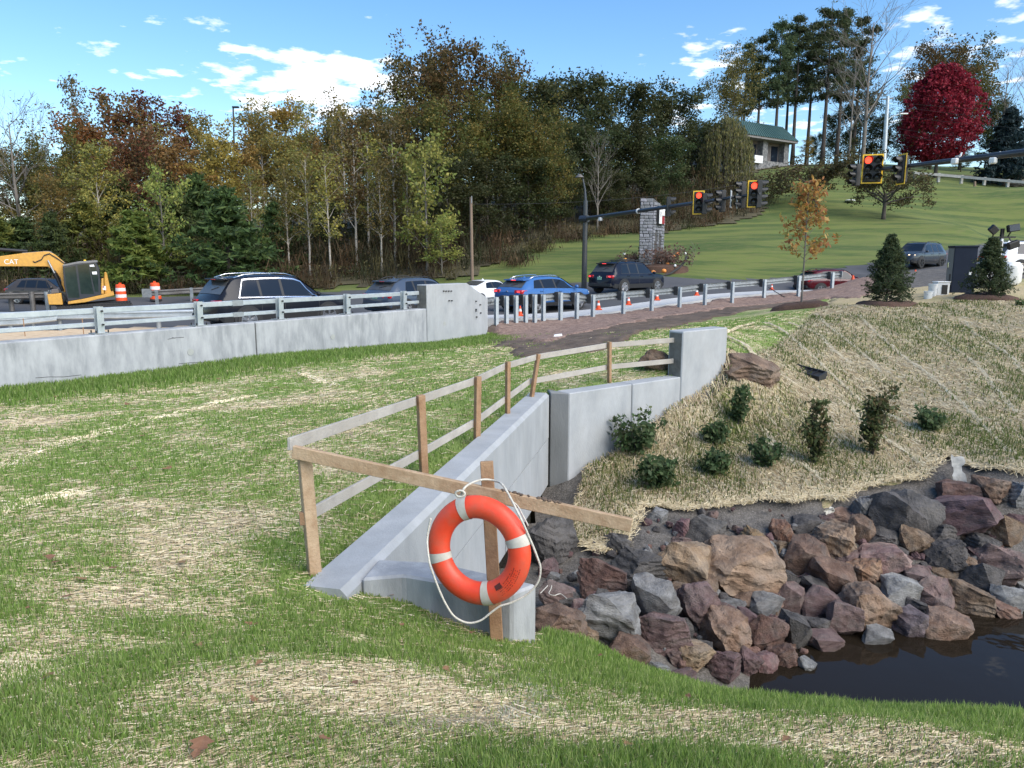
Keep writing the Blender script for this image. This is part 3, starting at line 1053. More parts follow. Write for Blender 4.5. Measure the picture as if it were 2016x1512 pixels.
T_J, T_P, T_E = 1.53, 2.86, 4.22
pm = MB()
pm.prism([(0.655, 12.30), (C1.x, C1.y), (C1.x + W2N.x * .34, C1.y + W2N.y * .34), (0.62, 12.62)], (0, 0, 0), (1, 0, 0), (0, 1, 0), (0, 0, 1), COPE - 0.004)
pm.build('corner_pillar', M['concrete_shaded'], fw, bevel=0.012)  # the pillar's shade is put into its darker concrete
w2box(0.003, T_J - 0.008, 0, 0.33, 0.4, COPE).build('wall_panel', M['concrete_new'], fw, bevel=0.015)
w2box(T_J + 0.008, T_P - 0.003, 0, 0.33, 0.6, COPE).build('wall_panel', M['concrete_new'], fw, bevel=0.015)
w2box(T_J - 0.02, T_J + 0.02, 0.05, 0.30, 0.6, COPE - 0.03).build('panel_joint', M['joint'], fw)
eb = w2box(T_P, T_E, -0.012, 0.345, 0.6, 3.60).build('end_block', M['concrete_new'], fw, bevel=0.018)
w2box(T_P - 0.004, T_P + 0.02, 0.02, 0.31, COPE, 3.56).build('shaded_dirty_end', M['concrete_shade_dirt'], fw)  # thin plate with shade and dirt painted on the left face

# ------------------------------------------------------------------ timber barrier along the culvert
fen = thing('timber_barrier', 'rough timber barrier of boards and stakes along the culvert, weathered grey at the far end', 'barrier', (-1.4, 5.1, 2.7))


def board(name, pts, w, h, mat_):
    o_ = None
    for a, b_ in zip(pts[:-1], pts[1:]):
        o_ = MB().bar(a, b_, w, h).build(name, mat_, fen, bevel=0.004)
    return o_


P1t, P1b = W(598, 884, 5.03), W(622, 1135, 5.07)
posts = [(P1t, P1b, 0.045, 0.09), (W(828, 778, 7.75), W(836, 940, 7.85), 0.05, 0.085), (W(941, 741, 9.2), W(938, 885, 9.2), 0.05, 0.075), (W(1000, 712, 10.6), W(999, 832, 10.6), 0.05, 0.06),
         (W(1060, 697, 11.95), W(1042, 790, 11.9), 0.05, 0.06), (W(1200, 673, 13.35), W(1200, 766, 13.35), 0.05, 0.06)]
for k, (t_, b_, w_, d_) in enumerate(posts):
    pm = MB()
    pm.bar(b_ - Vector((0, 0, 0.2)), t_, d_, w_ * 1.3, up=Vector((-0.6, 0.8, 0)))
    pm.build('post', M['wood'] if k == 0 else M['wood_post'], fen, bevel=0.004)
off = Vector((-0.05, 0.03, -0.045))
top = [W(577, 876, 5.06)] + [W(u, v, y) for u, v, y in ((828, 789, 7.8), (941, 750, 9.25), (1000, 721, 10.65), (1062, 703, 12.0), (1201, 680, 13.4), (1327, 670, 14.05))]
low = [W(600, 1024, 5.05)] + [W(u, v, y) for u, v, y in ((832, 894, 7.85), (940, 832, 9.25), (1000, 786, 10.65), (1046, 752, 11.95), (1201, 723, 13.4), (1327, 711, 14.05))]
for pts, nm in ((top, 'top_rail'), (low, 'lower_rail')):
    for a, b_ in zip(pts[:-1], pts[1:]):
        e = (b_ - a).normalized() * 0.06
        MB().bar(a - Vector((0.035, -0.02, 0)), b_ + e - Vector((0.035, -0.02, 0)), 0.028, 0.092).build(nm, M['wood_grey'], fen, bevel=0.003)
MB().box(W(598, 1020, 5.03), (0.05, 0.05, 0.095)).build('rail_end', M['wood_post'], fen, bevel=0.003)
# cross board facing the camera and the stake that carries the ring
RA, RB = W(577, 889, 4.97), W(1243, 1034, 4.66)
MB().bar(RA, RB, 0.04, 0.092).build('cross_board', M['wood'], fen, bevel=0.004)
St, Sb = W(958, 908, 4.83), W(981, 1262, 4.66)
MB().bar(Sb - Vector((0, 0, .2)), St, 0.088, 0.045, up=Vector((0, 1, 0))).build('stake', M['wood_post'], fen, bevel=0.004)
dm = MB()
for k in range(26):
    t_ = 0.62 + 0.2 * rnd.random()
    p = RA.lerp(RB, t_) + Vector((0, rnd.uniform(-.015, .015), 0.05))
    dm.ball(p, rnd.uniform(0.008, 0.02), 6, 4, sz=0.5)
dm.build('dried_mud', M['topsoil'], fen, kind='stuff')

# ------------------------------------------------------------------ life ring
RC = W(942, 1083, 4.58)
ring_n = Vector((-0.36, -0.93, 0.10)).normalized()
ring_x = Vector((0, 0, 1)).cross(ring_n).normalized() * 1.0
if ring_x.x < 0:
    ring_x = -ring_x
ring_y = ring_n.cross(ring_x)
if ring_y.z < 0:
    ring_y = -ring_y
lr = thing('life_ring', 'orange-red life ring with four pale bands and white rope hung on the timber barrier', 'life ring', RC)
RMAJ, RMIN, RTH = 0.290, 0.077, 0.062


def ringp(a, b_, grow=0.0):
    r = RMAJ + (RMIN + grow) * math.cos(b_)
    return RC + (ring_x * math.cos(a) + ring_y * math.sin(a)) * r + ring_n * (RTH + grow) * math.sin(b_)


def ring_patch(mb, a0, a1, na, grow, b0=0.0, b1=2 * math.pi, nb=24):
    vs = [ringp(a0 + (a1 - a0) * i / na, b0 + (b1 - b0) * j / nb, grow) for i in range(na + 1) for j in range(nb + 1)]
    fs = [(i * (nb + 1) + j, (i + 1) * (nb + 1) + j, (i + 1) * (nb + 1) + j + 1, i * (nb + 1) + j + 1) for i in range(na) for j in range(nb)]
    return mb.add(vs, fs)


ring_o = ring_patch(MB(), 0, 2 * math.pi, 72, 0).build('ring', M['ring_red'], lr, smooth=180)
for a in (111, 20, -74, 196):
    w_ = 0.030
    a0, a1 = rad(a) - w_ / RMAJ, rad(a) + w_ / RMAJ
    ring_patch(MB(), a0, a1, 3, 0.0035).build('band', M['ring_band'], lr, smooth=60)
# worn printing on the lower right of the ring: rows of small dark marks
ib = MB()
for row in range(5):
    bb = rad(62 + row * 10)
    a = rad(-52)
    while a < rad(-12):
        ln = rnd.uniform(0.006, 0.016)
        if rnd.random() < 0.62:
            ring_patch(ib, a, a + ln, 1, 0.0012, bb, bb + rad(4), 1)
        a += ln + 0.008
ring_patch(ib, rad(-55), rad(-44), 2, 0.0014, rad(96), rad(122), 2)
ib.build('print', M['ink'], ring_o)


def rope(name, pts, r, parent, m_='rope'):
    # smooth curve through the points
    P = [Vector(p) for p in pts]
    out_ = []
    for i in range(len(P) - 1):
        p0, p1, p2, p3 = P[max(i - 1, 0)], P[i], P[i + 1], P[min(i + 2, len(P) - 1)]
        for k in range(8):
            t_ = k / 8
            out_.append(0.5 * ((2 * p1) + (p2 - p0) * t_ + (2 * p0 - 5 * p1 + 4 * p2 - p3) * t_ ** 2 + (3 * p1 - p0 - 3 * p2 + p3) * t_ ** 3))
    out_.append(P[-1])
    return MB().tube(out_, r, 6).build(name, M[m_], parent, smooth=180)


D = 4.46
rope('rope', [W(906, 980, D), W(915, 960, D), W(935, 948, 4.62), W(955, 944, 4.74), W(975, 947, 4.74), W(992, 958, 4.6), W(1020, 1010, D), W(1042, 1058, D), W(1057, 1095, D), W(1064, 1120, D), W(1058, 1148, D),
              W(1035, 1172, D), W(1005, 1187, D), W(985, 1193, D), W(968, 1205, D), W(945, 1222, D), W(920, 1226, D), W(895, 1214, D), W(878, 1190, D), W(864, 1160, D), W(852, 1128, D), W(845, 1105, D), W(841, 1060, 4.55), W(848, 1020, 4.56)], 0.0075, lr)
kb = MB()
for k in range(14):
    a = k / 13 * 2 * math.pi * 2
    kb.v += []
rope('knot', [W(906 + 9 * math.cos(k * 0.9), 972 + 6 * math.sin(k * 0.9), D - 0.004 * k) for k in range(15)], 0.0075, lr)
rope('rope_tail', [W(1040, 1035, 4.5), W(1028, 1012, 4.55), W(1018, 995, 4.6), W(1005, 985, 4.62)], 0.005, lr)
# a coil of thin line dropped on the stones behind
# ------------------------------------------------------------------ road, far side, hill
right_edge = [par(-20, .45), par(-10, .45), par(5.75, .45)] + [goff(k, 2.15) for k in (0, 6, 9, 11, 13, 15)] + [Vector((17.3, 43.6, 0)), Vector((22, 42.2, 0)), Vector((26, 37.5, 0)), Vector((34, 36, 0)), Vector((70, 38, 0))]
left_edge = [Vector((90, 98, 0)), Vector((60, 79, 0)), Vector((46, 67, 0)), Vector((36.5, 59.5, 0)), Vector((31, 55.8, 0)), Vector((26, 53, 0)), Vector((20, 50.5, 0)), Vector((12, 47.6, 0)), Vector((4, 46.2, 0)), Vector((-4, 45.5, 0)), Vector((-15, 45, 0)), Vector((-30, 44.5, 0)), Vector((-70, 44, 0)), Vector((-90, 0, 0))]
ROAD_POLY = [(p.x, p.y) for p in right_edge + left_edge]
off_edge = [(p.x, p.y) for p in right_edge]
bpoly_edge = [par(-20, 1.5), par(5.75, 1.5)] + [goff(k, 1.7) for k in (0, 6, 11, 15)] + [Vector((19.6, 43.4, 0)), Vector((24, 40, 0)), Vector((27, 36, 0)), Vector((40, 33, 0)), Vector((140, 30, 0))]
B_POLY = [(p.x, p.y) for p in bpoly_edge] + [(200, 60), (200, 300), (-220, 300), (-220, -40)]
FOREST_POLY = [(-220, 44.6), (-30, 46), (-15, 46.5), (-5, 47.2), (-1.2, 49), (0.5, 54), (2, 60), (6, 64.5), (13, 66), (19, 68), (24, 72), (27, 80), (30, 92), (36, 99), (60, 100), (62, 95), (72, 91), (90, 88), (200, 96), (200, 300), (-220, 300)]
mat('hill_grass', (0.042, 0.080, 0.010), (0.115, 0.145, 0.026), 0.30, 0.95, bump=0.8, bscale=14, c3=(0.145, 0.135, 0.045), scale3=3.2, f3=0.8, world=True, stretch=(0.35, 2.2, 1), contrast=(.42, .58))
mat('forest_floor', (0.05, 0.045, 0.022), (0.085, 0.075, 0.036), 1.2, 0.95, bump=1, bscale=6, c3=(0.13, 0.09, 0.045), scale3=9, f3=0.5, world=True)
mat('median_straw', (0.52, 0.38, 0.24), (0.66, 0.52, 0.35), 8, 0.95, bump=0.8, bscale=20, c3=(0.30, 0.21, 0.13), scale3=4, f3=0.6, world=True)


def big_sheet(name, test, step, mat_, x0=-200, x1=190, y0=-30, y1=240, dz=0.0):
    xs, ys = np.arange(x0, x1, step), np.arange(y0, y1, step)
    X, Y = np.meshgrid(xs, ys)
    cx, cy = X[:-1, :-1] + step / 2, Y[:-1, :-1] + step / 2
    cell = test(cx, cy)
    used = np.zeros(X.shape, dtype=bool)
    for a, b_ in ((0, 0), (1, 0), (0, 1), (1, 1)):
        used[a:a + cell.shape[0], b_:b_ + cell.shape[1]] |= cell
    idx = np.full(X.shape, -1)
    idx[used] = np.arange(used.sum())
    x, y = X[used], Y[used]
    z = fB(x, y) + dz + 0.12 * (fbm(x, y, 0.25, 3, 40) - 0.5) * (1 if dz <= 0 else 0)
    q = np.stack([idx[:-1, :-1][cell], idx[:-1, 1:][cell], idx[1:, 1:][cell], idx[1:, :-1][cell]], 1)
    return np_mesh(name, np.stack([x, y, z], 1), q, mat_, smooth=True, kind='structure')


inB = lambda x, y: in_poly(x, y, B_POLY)
inF = lambda x, y: in_poly(x, y, FOREST_POLY)
sheet('forest_floor', FOREST_POLY, -75, 110, 44, 104, 0.7, lambda x, y: fB(x, y) + 0.1 * (fbm(x, y, .5, 3, 40) - .5), M['forest_floor'], dz=-0.05, jag=3.5)
big_sheet('hill_lawn', lambda x, y: inB(x, y), 1.5, M['hill_grass'], dz=-0.14)


def flat_sheet(name, poly, step, mat_, dz, x0, x1, y0, y1, kind='structure'):
    return sheet(name, poly, x0, x1, y0, y1, step, lambda x, y: fB(x, y), mat_, dz=dz, kind=kind)


flat_sheet('road', ROAD_POLY, 0.6, M['asphalt'], 0.0, -80, 92, -25, 99)
# straw-covered median between the carriageways
MED = [par(-14, 7.0), par(3.0, 7.2), par(3.6, 8.2), par(3.4, 10.5), par(1.0, 14), par(-4, 19), par(-14, 22)]
sheet('straw_median', [(p.x, p.y) for p in MED], -60, 0, -20, 45, 0.5, lambda x, y: fB(x, y), M['median_straw'], dz=0.06, jag=0.8)


def strip(name, L, R_, z0, z1, mat_):
    """slab between two plan polylines with side faces"""
    mb = MB()
    n_ = len(L)
    pl, pr = [], []
    for a, b_ in zip(L, R_):
        za, zb2 = bz(a.x, a.y), bz(b_.x, b_.y)
        mb.v += [(a.x, a.y, za + z1), (b_.x, b_.y, zb2 + z1), (a.x, a.y, za + z0), (b_.x, b_.y, zb2 + z0)]
    for i in range(n_ - 1):
        o = i * 4
        for q in ((o, o + 1, o + 5, o + 4), (o, o + 4, o + 6, o + 2), (o + 1, o + 3, o + 7, o + 5)):
            mb.f.append(q)
            mb.mi.append(0)
    return mb.build(name, mat_, kind='structure')


swR = [goff(k, 0.95) for k in range(17)] + [Vector((19.6, 42.9, 0)), Vector((21.5, 42.1, 0))]
swL = [goff(k, 2.25) for k in range(17)] + [Vector((19.9, 44.2, 0)), Vector((22.2, 43.2, 0))]
strip('sidewalk', swL, swR, -0.3, 0.13, M['sidewalk'])
# yellow centre line climbing the hill
yl = [W(1680, 556, 44.0), W(1790, 553, 44.4), W(1860, 538, 46.6), W(1930, 517, 52), W(1985, 496, 59.5), W(2016, 486, 63), W(2080, 470, 69)]
for dd in (0.0, 0.28):
    L = [Vector((p.x, p.y + dd, 0)) for p in yl]
    strip('centre_line', L, [Vector((p.x + .04, p.y - 0.13, 0)) for p in L], 0.002, 0.012, M['yellow_paint'])

# ------------------------------------------------------------------ bridge parapet and end block
pw = thing('bridge_parapet', 'long pale grey concrete bridge parapet with a stepped-up end block', 'parapet', par(0, 0.2, 1.5))


def parbox(i0, i1, o0, o1, z0, z1):
    return MB().hexa([par(i, o, z) for z in (z0, z1) for i, o in ((i0, o0), (i1, o0), (i1, o1), (i0, o1))])


IJ = 1.62
parbox(-14, IJ - 0.005, 0, 0.46, 1.4, CURB_Z).build('wall_panel', M['concrete'], pw, bevel=0.025)
parbox(IJ + 0.005, 4.375, 0, 0.46, 1.4, CURB_Z).build('wall_panel', M['concrete'], pw, bevel=0.025)
parbox(IJ - 0.02, IJ + 0.02, 0.02, 0.42, 1.4, CURB_Z - 0.03).build('expansion_joint', M['joint'], pw)
i0, i1 = 4.38, 5.75
mb = MB()
prof = [(i0, 1.4), (i1 - 0.12, 1.4), (i1, 2.3), (i1, 3.46), (i1 - 0.50, 4.06), (i0, 4.06)]
v0 = [par(i, -0.008, z) for i, z in prof]
v1 = [par(i, 0.47, z) for i, z in prof]
n_ = len(prof)
mb.add(v0 + v1, [tuple(range(n_)), tuple(range(2 * n_ - 1, n_ - 1, -1))] + [(k, n_ + k, n_ + (k + 1) % n_, (k + 1) % n_) for k in range(n_)])
ebk = mb.build('end_block', M['concrete_new'], pw, bevel=0.02)
parbox(i0 - 0.004, i0 + 0.01, 0.02, 0.45, CURB_Z + .01, 4.03).build('shaded_dirty_end', M['concrete_shade_dirt'], pw)  # left end face darkened by painted shade and dirt


def on_par(u, v, off=0.0):
    """point of the parapet's front face seen at a photo pixel"""
    a, b_ = (u - 1008) / F, (756 - v) / F
    d_ = Vector((a, CP + b_ * SP, -SP + b_ * CP))
    n0 = Vector((RN.x, RN.y, 0))
    t_ = (PA - RN * off).dot(n0) / d_.dot(n0)
    return Vector((0, 0, EYE)) * 0 + Vector((d_.x * t_, d_.y * t_, EYE + d_.z * t_))


for u, v, r in ((375, 693, .085), (655, 663, .08), (875, 637, .075)):
    p = on_par(u, v)
    MB().cyl(p - RN * 0.03, p + RN * 0.011, r, 18).build('tie_hole_patch', M['concrete_patch'], pw)
for u, v in ((872, 573), (877, 573), (882, 573), (887, 573), (883, 592), (888, 592), (936, 593), (944, 600), (936, 609), (945, 616), (937, 624), (936, 612)):
    p = on_par(u, v)
    MB().cyl(p - RN * 0.03, p + RN * 0.07, 0.022, 8).build('anchor_stub', M['steel_dark'], pw)
for pts in (((330, 668), (345, 665), (362, 664)), ((70, 744), (95, 742), (125, 742), (160, 738)), ((352, 716), (375, 714), (402, 713)), ((345, 666), (338, 664))):
    P = [on_par(u, v) + RN * 0.001 for u, v in pts]
    MB().tube(P, 0.006, 4).build('crack', M['joint'], pw)

br = thing('bridge_railing', 'galvanised two-rail steel bridge railing bolted on top of the parapet', 'railing', par(0, 0.2, CURB_Z))
for i in range(-3, 5):
    pb = MB()
    # web and flanges, leaning a little towards the road at the foot
    for (d0, w_, t_) in ((0.10, 0.15, 0.016), (0.24, 0.15, 0.016)):
        pb.bar(par(i, d0 + 0.02, CURB_Z + .02), par(i, d0, CURB_Z + .63), w_, t_, up=RN)
    pb.bar(par(i, 0.17 + 0.02, CURB_Z + .02), par(i, 0.17, CURB_Z + .63), 0.016, 0.14, up=RN)
    po = pb.build('post', M['galv'], br)
    bpm = MB()
    q = [par(i - 0.075, 0.05, 0), par(i + 0.075, 0.05, 0), par(i + 0.075, 0.36, 0), par(i - 0.075, 0.36, 0)]
    bpm.hexa([Vector((p.x, p.y, z)) for z in (CURB_Z + 0.001, CURB_Z + 0.03) for p in q])
    bpm.build('base_plate', M['galv_dull'], po)
    for di, off_ in ((-0.055, .08), (0.055, .08), (-0.055, .33), (0.055, .33)):
        MB().cyl(par(i + di, off_, CURB_Z + .02), par(i + di, off_, CURB_Z + .09), 0.016, 8).build('anchor_bolt', M['steel_dark'], po)
    for z_ in (0.53, 0.22):
        MB().cyl(par(i + 0.012, 0.10, CURB_Z + z_), par(i + 0.012, 0.04, CURB_Z + z_), 0.022, 8).build('bolt', M['steel_dark'], po)
for a, b_ in ((-4, 1.48), (1.5, 4.34)):
    MB().bar(par(a, 0.31, CURB_Z + .53), par(b_, 0.31, CURB_Z + .53), 0.11, 0.13).build('top_rail', M['galv'], br, bevel=0.012)
    MB().bar(par(a, 0.31, CURB_Z + .22), par(b_, 0.31, CURB_Z + .22), 0.10, 0.10).build('lower_rail', M['galv'], br, bevel=0.012)
for z_, h_ in ((.53, .15), (.22, .12)):
    MB().bar(par(1.42, 0.31, CURB_Z + z_), par(1.55, 0.31, CURB_Z + z_), 0.122, h_).build('splice', M['galv_dull'], br)

# ------------------------------------------------------------------ guardrails
WB = [(0.0, -0.156), (0.055, -0.135), (0.083, -0.10), (0.083, -0.075), (0.0, -0.03), (0.0, 0.03), (0.083, 0.075), (0.083, 0.10), (0.055, 0.135), (0.0, 0.156)]


def wbeam(mb, a, b_, face):
    """W-section rail from a to b_ with its ribs towards face"""
    f_ = Vector((face.x, face.y, 0)).normalized()
    n_ = len(WB)
    pa = [a + f_ * d + Vector((0, 0, z)) for d, z in WB]
    pb_ = [b_ + f_ * d + Vector((0, 0, z)) for d, z in WB]
    th = f_ * -0.006
    mb.add(pa + pb_, [(k, k + 1, n_ + k + 1, n_ + k) for k in range(n_ - 1)])
    mb.add([p + th for p in pa + pb_], [(k, n_ + k, n_ + k + 1, k + 1) for k in range(n_ - 1)])
    return mb


def ipost(mb, foot, top_, ax):
    """steel I-section post; ax = direction through the rail"""
    ax = Vector((ax.x, ax.y, 0)).normalized()
    for d in (-0.07, 0.07):
        mb.bar(foot + ax * d, top_ + ax * d, 0.135, 0.014, up=ax)
    mb.bar(foot, top_, 0.012, 0.13, up=ax)
    return mb


gr = thing('roadside_guardrail', 'steel guardrail on galvanised posts with dark blockouts curving along the sidewalk', 'guardrail', (gpts[0].x, gpts[0].y, 2.2))
rail_pts = []
for k, (u, y) in enumerate(GUARD):
    vb, vt = GV[u]
    top_, foot = W(u, vt, y), W(u, vb + 3, y)
    foot = Vector((top_.x, top_.y, min(foot.z, gz(top_.x, top_.y, 'U') + 0.05) - 0.15))
    nrm = (goff(k, 1) - gpts[k])
    ipost(MB(), foot, top_, nrm).build('post', M['galv'], gr)
    if k > 0:
        c_ = top_ + nrm * 0.20
        tang = Vector((nrm.y, -nrm.x, 0))
        R_ = Matrix((tang, nrm, Vector((0, 0, 1)))).transposed()
        MB().box(c_ + Vector((0, 0, -0.19)), (0.19, 0.22, 0.42), R_).build('blockout', M['blockout'], gr)
    rail_pts.append((top_ + nrm * 0.33 + Vector((0, 0, -0.17)), nrm))
rail_pts.insert(0, (par(5.6, 0.5, rail_pts[0][0].z), rail_pts[0][1]))
nrm = rail_pts[-1][1]
rail_pts.append((rail_pts[-1][0] + Vector((0.8, 0.25, 0.05)), nrm))
for (a, na), (b_, nb) in zip(rail_pts[:-1], rail_pts[1:]):
    wbeam(MB(), a, b_ + (b_ - a).normalized() * 0.02, na).build('rail', M['galv_dull'], gr)
MB().box(rail_pts[-1][0] + nrm * 0.03, (0.05, 0.25, 0.36), Matrix.Rotation(0.4, 3, 'Z')).build('end_shoe', M['galv_dull'], gr)

# median guardrail on the straw, two rails flaring together
mg = thing('median_guardrail', 'bright galvanised guardrail on the straw median behind the bridge railing', 'guardrail', (par(0, 8).x, par(0, 8).y, 2.5))
mz = 2.80
mp_ = [W(-120, 632, 27.5), W(15, 629, 27.6), W(60, 627, 27.7), W(113, 624, 27.8), W(308, 617, 28.6), W(480, 609, 29.6)]
for k, p in enumerate(mp_):
    mp_[k] = Vector((p.x, p.y, mz))
for a, b_ in zip(mp_[:-1], mp_[1:]):
    wbeam(MB(), a, b_, Vector((0.2, -1, 0))).build('rail', M['galv'], mg)
q = [Vector((W(-120, 650, 26.2).x, 26.2, 2.62)), Vector((W(40, 640, 26.9).x, 26.9, 2.68)), Vector((W(113, 628, 27.5).x, 27.5, 2.78))]
for a, b_ in zip(q[:-1], q[1:]):
    wbeam(MB(), a, b_, Vector((0.2, -1, 0))).build('flared_rail', M['galv'], mg)
for p in mp_[1:]:
    MB().cyl(Vector((p.x, p.y + 0.12, 1.8)), Vector((p.x, p.y + 0.12, mz + 0.14)), 0.085, 12).build('post', M['galv_dull'], mg)
for u in (47, 163):
    p = W(u, 640, 26.0)
    tag(MB().cyl((p.x, p.y, 2.0), (p.x, p.y, 2.85), 0.018, 6).build('survey_stake', M['wood_post']), 'thin rusty survey stake in the straw median, %s of two' % ('leftmost' if u < 100 else 'rightmost'), 'stake', 'survey stakes in the median')

# old guardrails beyond
og = thing('old_guardrail', 'weathered dark guardrail in front of the parked brown car', 'guardrail', W(50, 620, 36))
oa, ob = W(-60, 601, 36), W(100, 597, 37.5)
oa.z = ob.z = 3.08
ax_ = (ob - oa).normalized()
for k in range(2):
    wbeam(MB(), oa + Vector((0, 0, 0.0 - .0 * k)), ob, Vector((0.1, -1, 0))) if False else None
wbeam(MB(), oa, ob, Vector((0.1, -1, 0))).build('rail', M['galv_old'], og)
for u in (20, 62, 92):
    p = W(u, 600, 37)
    MB().cyl((p.x, p.y + 0.1, 2.3), (p.x, p.y + 0.1, 3.28), 0.12, 10).build('post', M['galv_old'] if u != 92 else M['galv_dull'], og)
MB().box(ob + Vector((0.15, -0.05, 0.05)), (0.35, 0.05, 0.42)).build('end_plate', M['galv_dull'], og)
og2 = thing('far_guardrail', 'guardrail with a square end plate beyond the black car', 'guardrail', W(300, 600, 40))
pa_, pb_ = W(292, 581, 40), W(520, 581, 46)
pa_.z, pb_.z = 3.05, 3.2
wbeam(MB(), pa_, pb_, Vector((0.1, -1, 0))).build('rail', M['galv_old'], og2)
for t_ in (0.07, 0.35, 0.63, 0.9):
    p = pa_.lerp(pb_, t_)
    MB().box((p.x, p.y - .12, p.z - 0.3), (0.15, 0.1, 0.95)).build('post', M['galv_dull'], og2)
MB().box(pa_ + Vector((-0.05, -0.05, 0.02)), (0.5, 0.05, 0.46)).build('end_plate', M['galv_dull'], og2)
# ------------------------------------------------------------------ vehicles
def smooth_tab(xs, ys, q):
    y = np.interp(q, xs, ys)
    for _ in range(2):
        y2 = y.copy()
        y2[1:-1] = 0.25 * y[:-2] + 0.5 * y[1:-1] + 0.25 * y[2:]
        y = y2
    return y


SUV = dict(L=4.8, W=1.94, x=[0, .05, .16, .62, 1.2, 2.2, 2.85, 3.62, 4.3, 4.62, 4.8],
           zb=[.50, .40, .32, .30, .30, .30, .30, .30, .30, .34, .45], zs=[.90, 1.0, 1.06, 1.10, 1.09, 1.07, 1.05, 1.04, 1.01, .93, .72],
           zt=[.94, 1.05, 1.15, 1.70, 1.755, 1.77, 1.71, 1.11, 1.06, .98, .76], ws=[.78, .90, .95, .97, .97, .97, .97, .97, .95, .88, .70],
           wt=[.72, .80, .82, .68, .66, .67, .69, .84, .84, .78, .62], wheels=(0.95, 3.85), wr=.385, glass=[(0.72, 1.42), (1.46, 2.18), (2.23, 3.42)], rearg=(.20, .57), wind=(2.92, 3.56))
HATCH = dict(L=4.5, W=1.82, x=[0, .05, .14, .66, 1.2, 2.1, 2.65, 3.42, 4.05, 4.35, 4.5],
             zb=[.46, .36, .26, .24, .24, .24, .24, .24, .24, .28, .4], zs=[.84, .92, .97, 1.0, .99, .97, .95, .94, .90, .82, .64],
             zt=[.88, .97, 1.06, 1.48, 1.55, 1.57, 1.52, 1.01, .95, .86, .68], ws=[.74, .86, .89, .91, .91, .91, .91, .91, .89, .82, .66],
             wt=[.68, .75, .78, .62, .60, .61, .64, .79, .79, .72, .56], wheels=(0.88, 3.55), wr=.345, glass=[(0.86, 1.40), (1.44, 2.10), (2.15, 3.22)], rearg=(.19, .60), wind=(2.70, 3.36))
WAGON = dict(HATCH, L=4.56, zt=[.85, .94, 1.02, 1.38, 1.455, 1.48, 1.42, .97, .91, .83, .66], glass=[(0.72, 1.28), (1.33, 2.06), (2.11, 3.26)], rearg=(.18, .60))
SEDAN = dict(HATCH, L=4.7, x=[0, .06, .35, .95, 1.75, 2.3, 2.75, 3.55, 4.2, 4.5, 4.7], zt=[.84, .98, 1.04, 1.16, 1.41, 1.43, 1.38, .98, .90, .80, .64], glass=[(1.35, 1.95), (2.0, 3.3)], rearg=(.9, 1.6), wind=(2.82, 3.46))


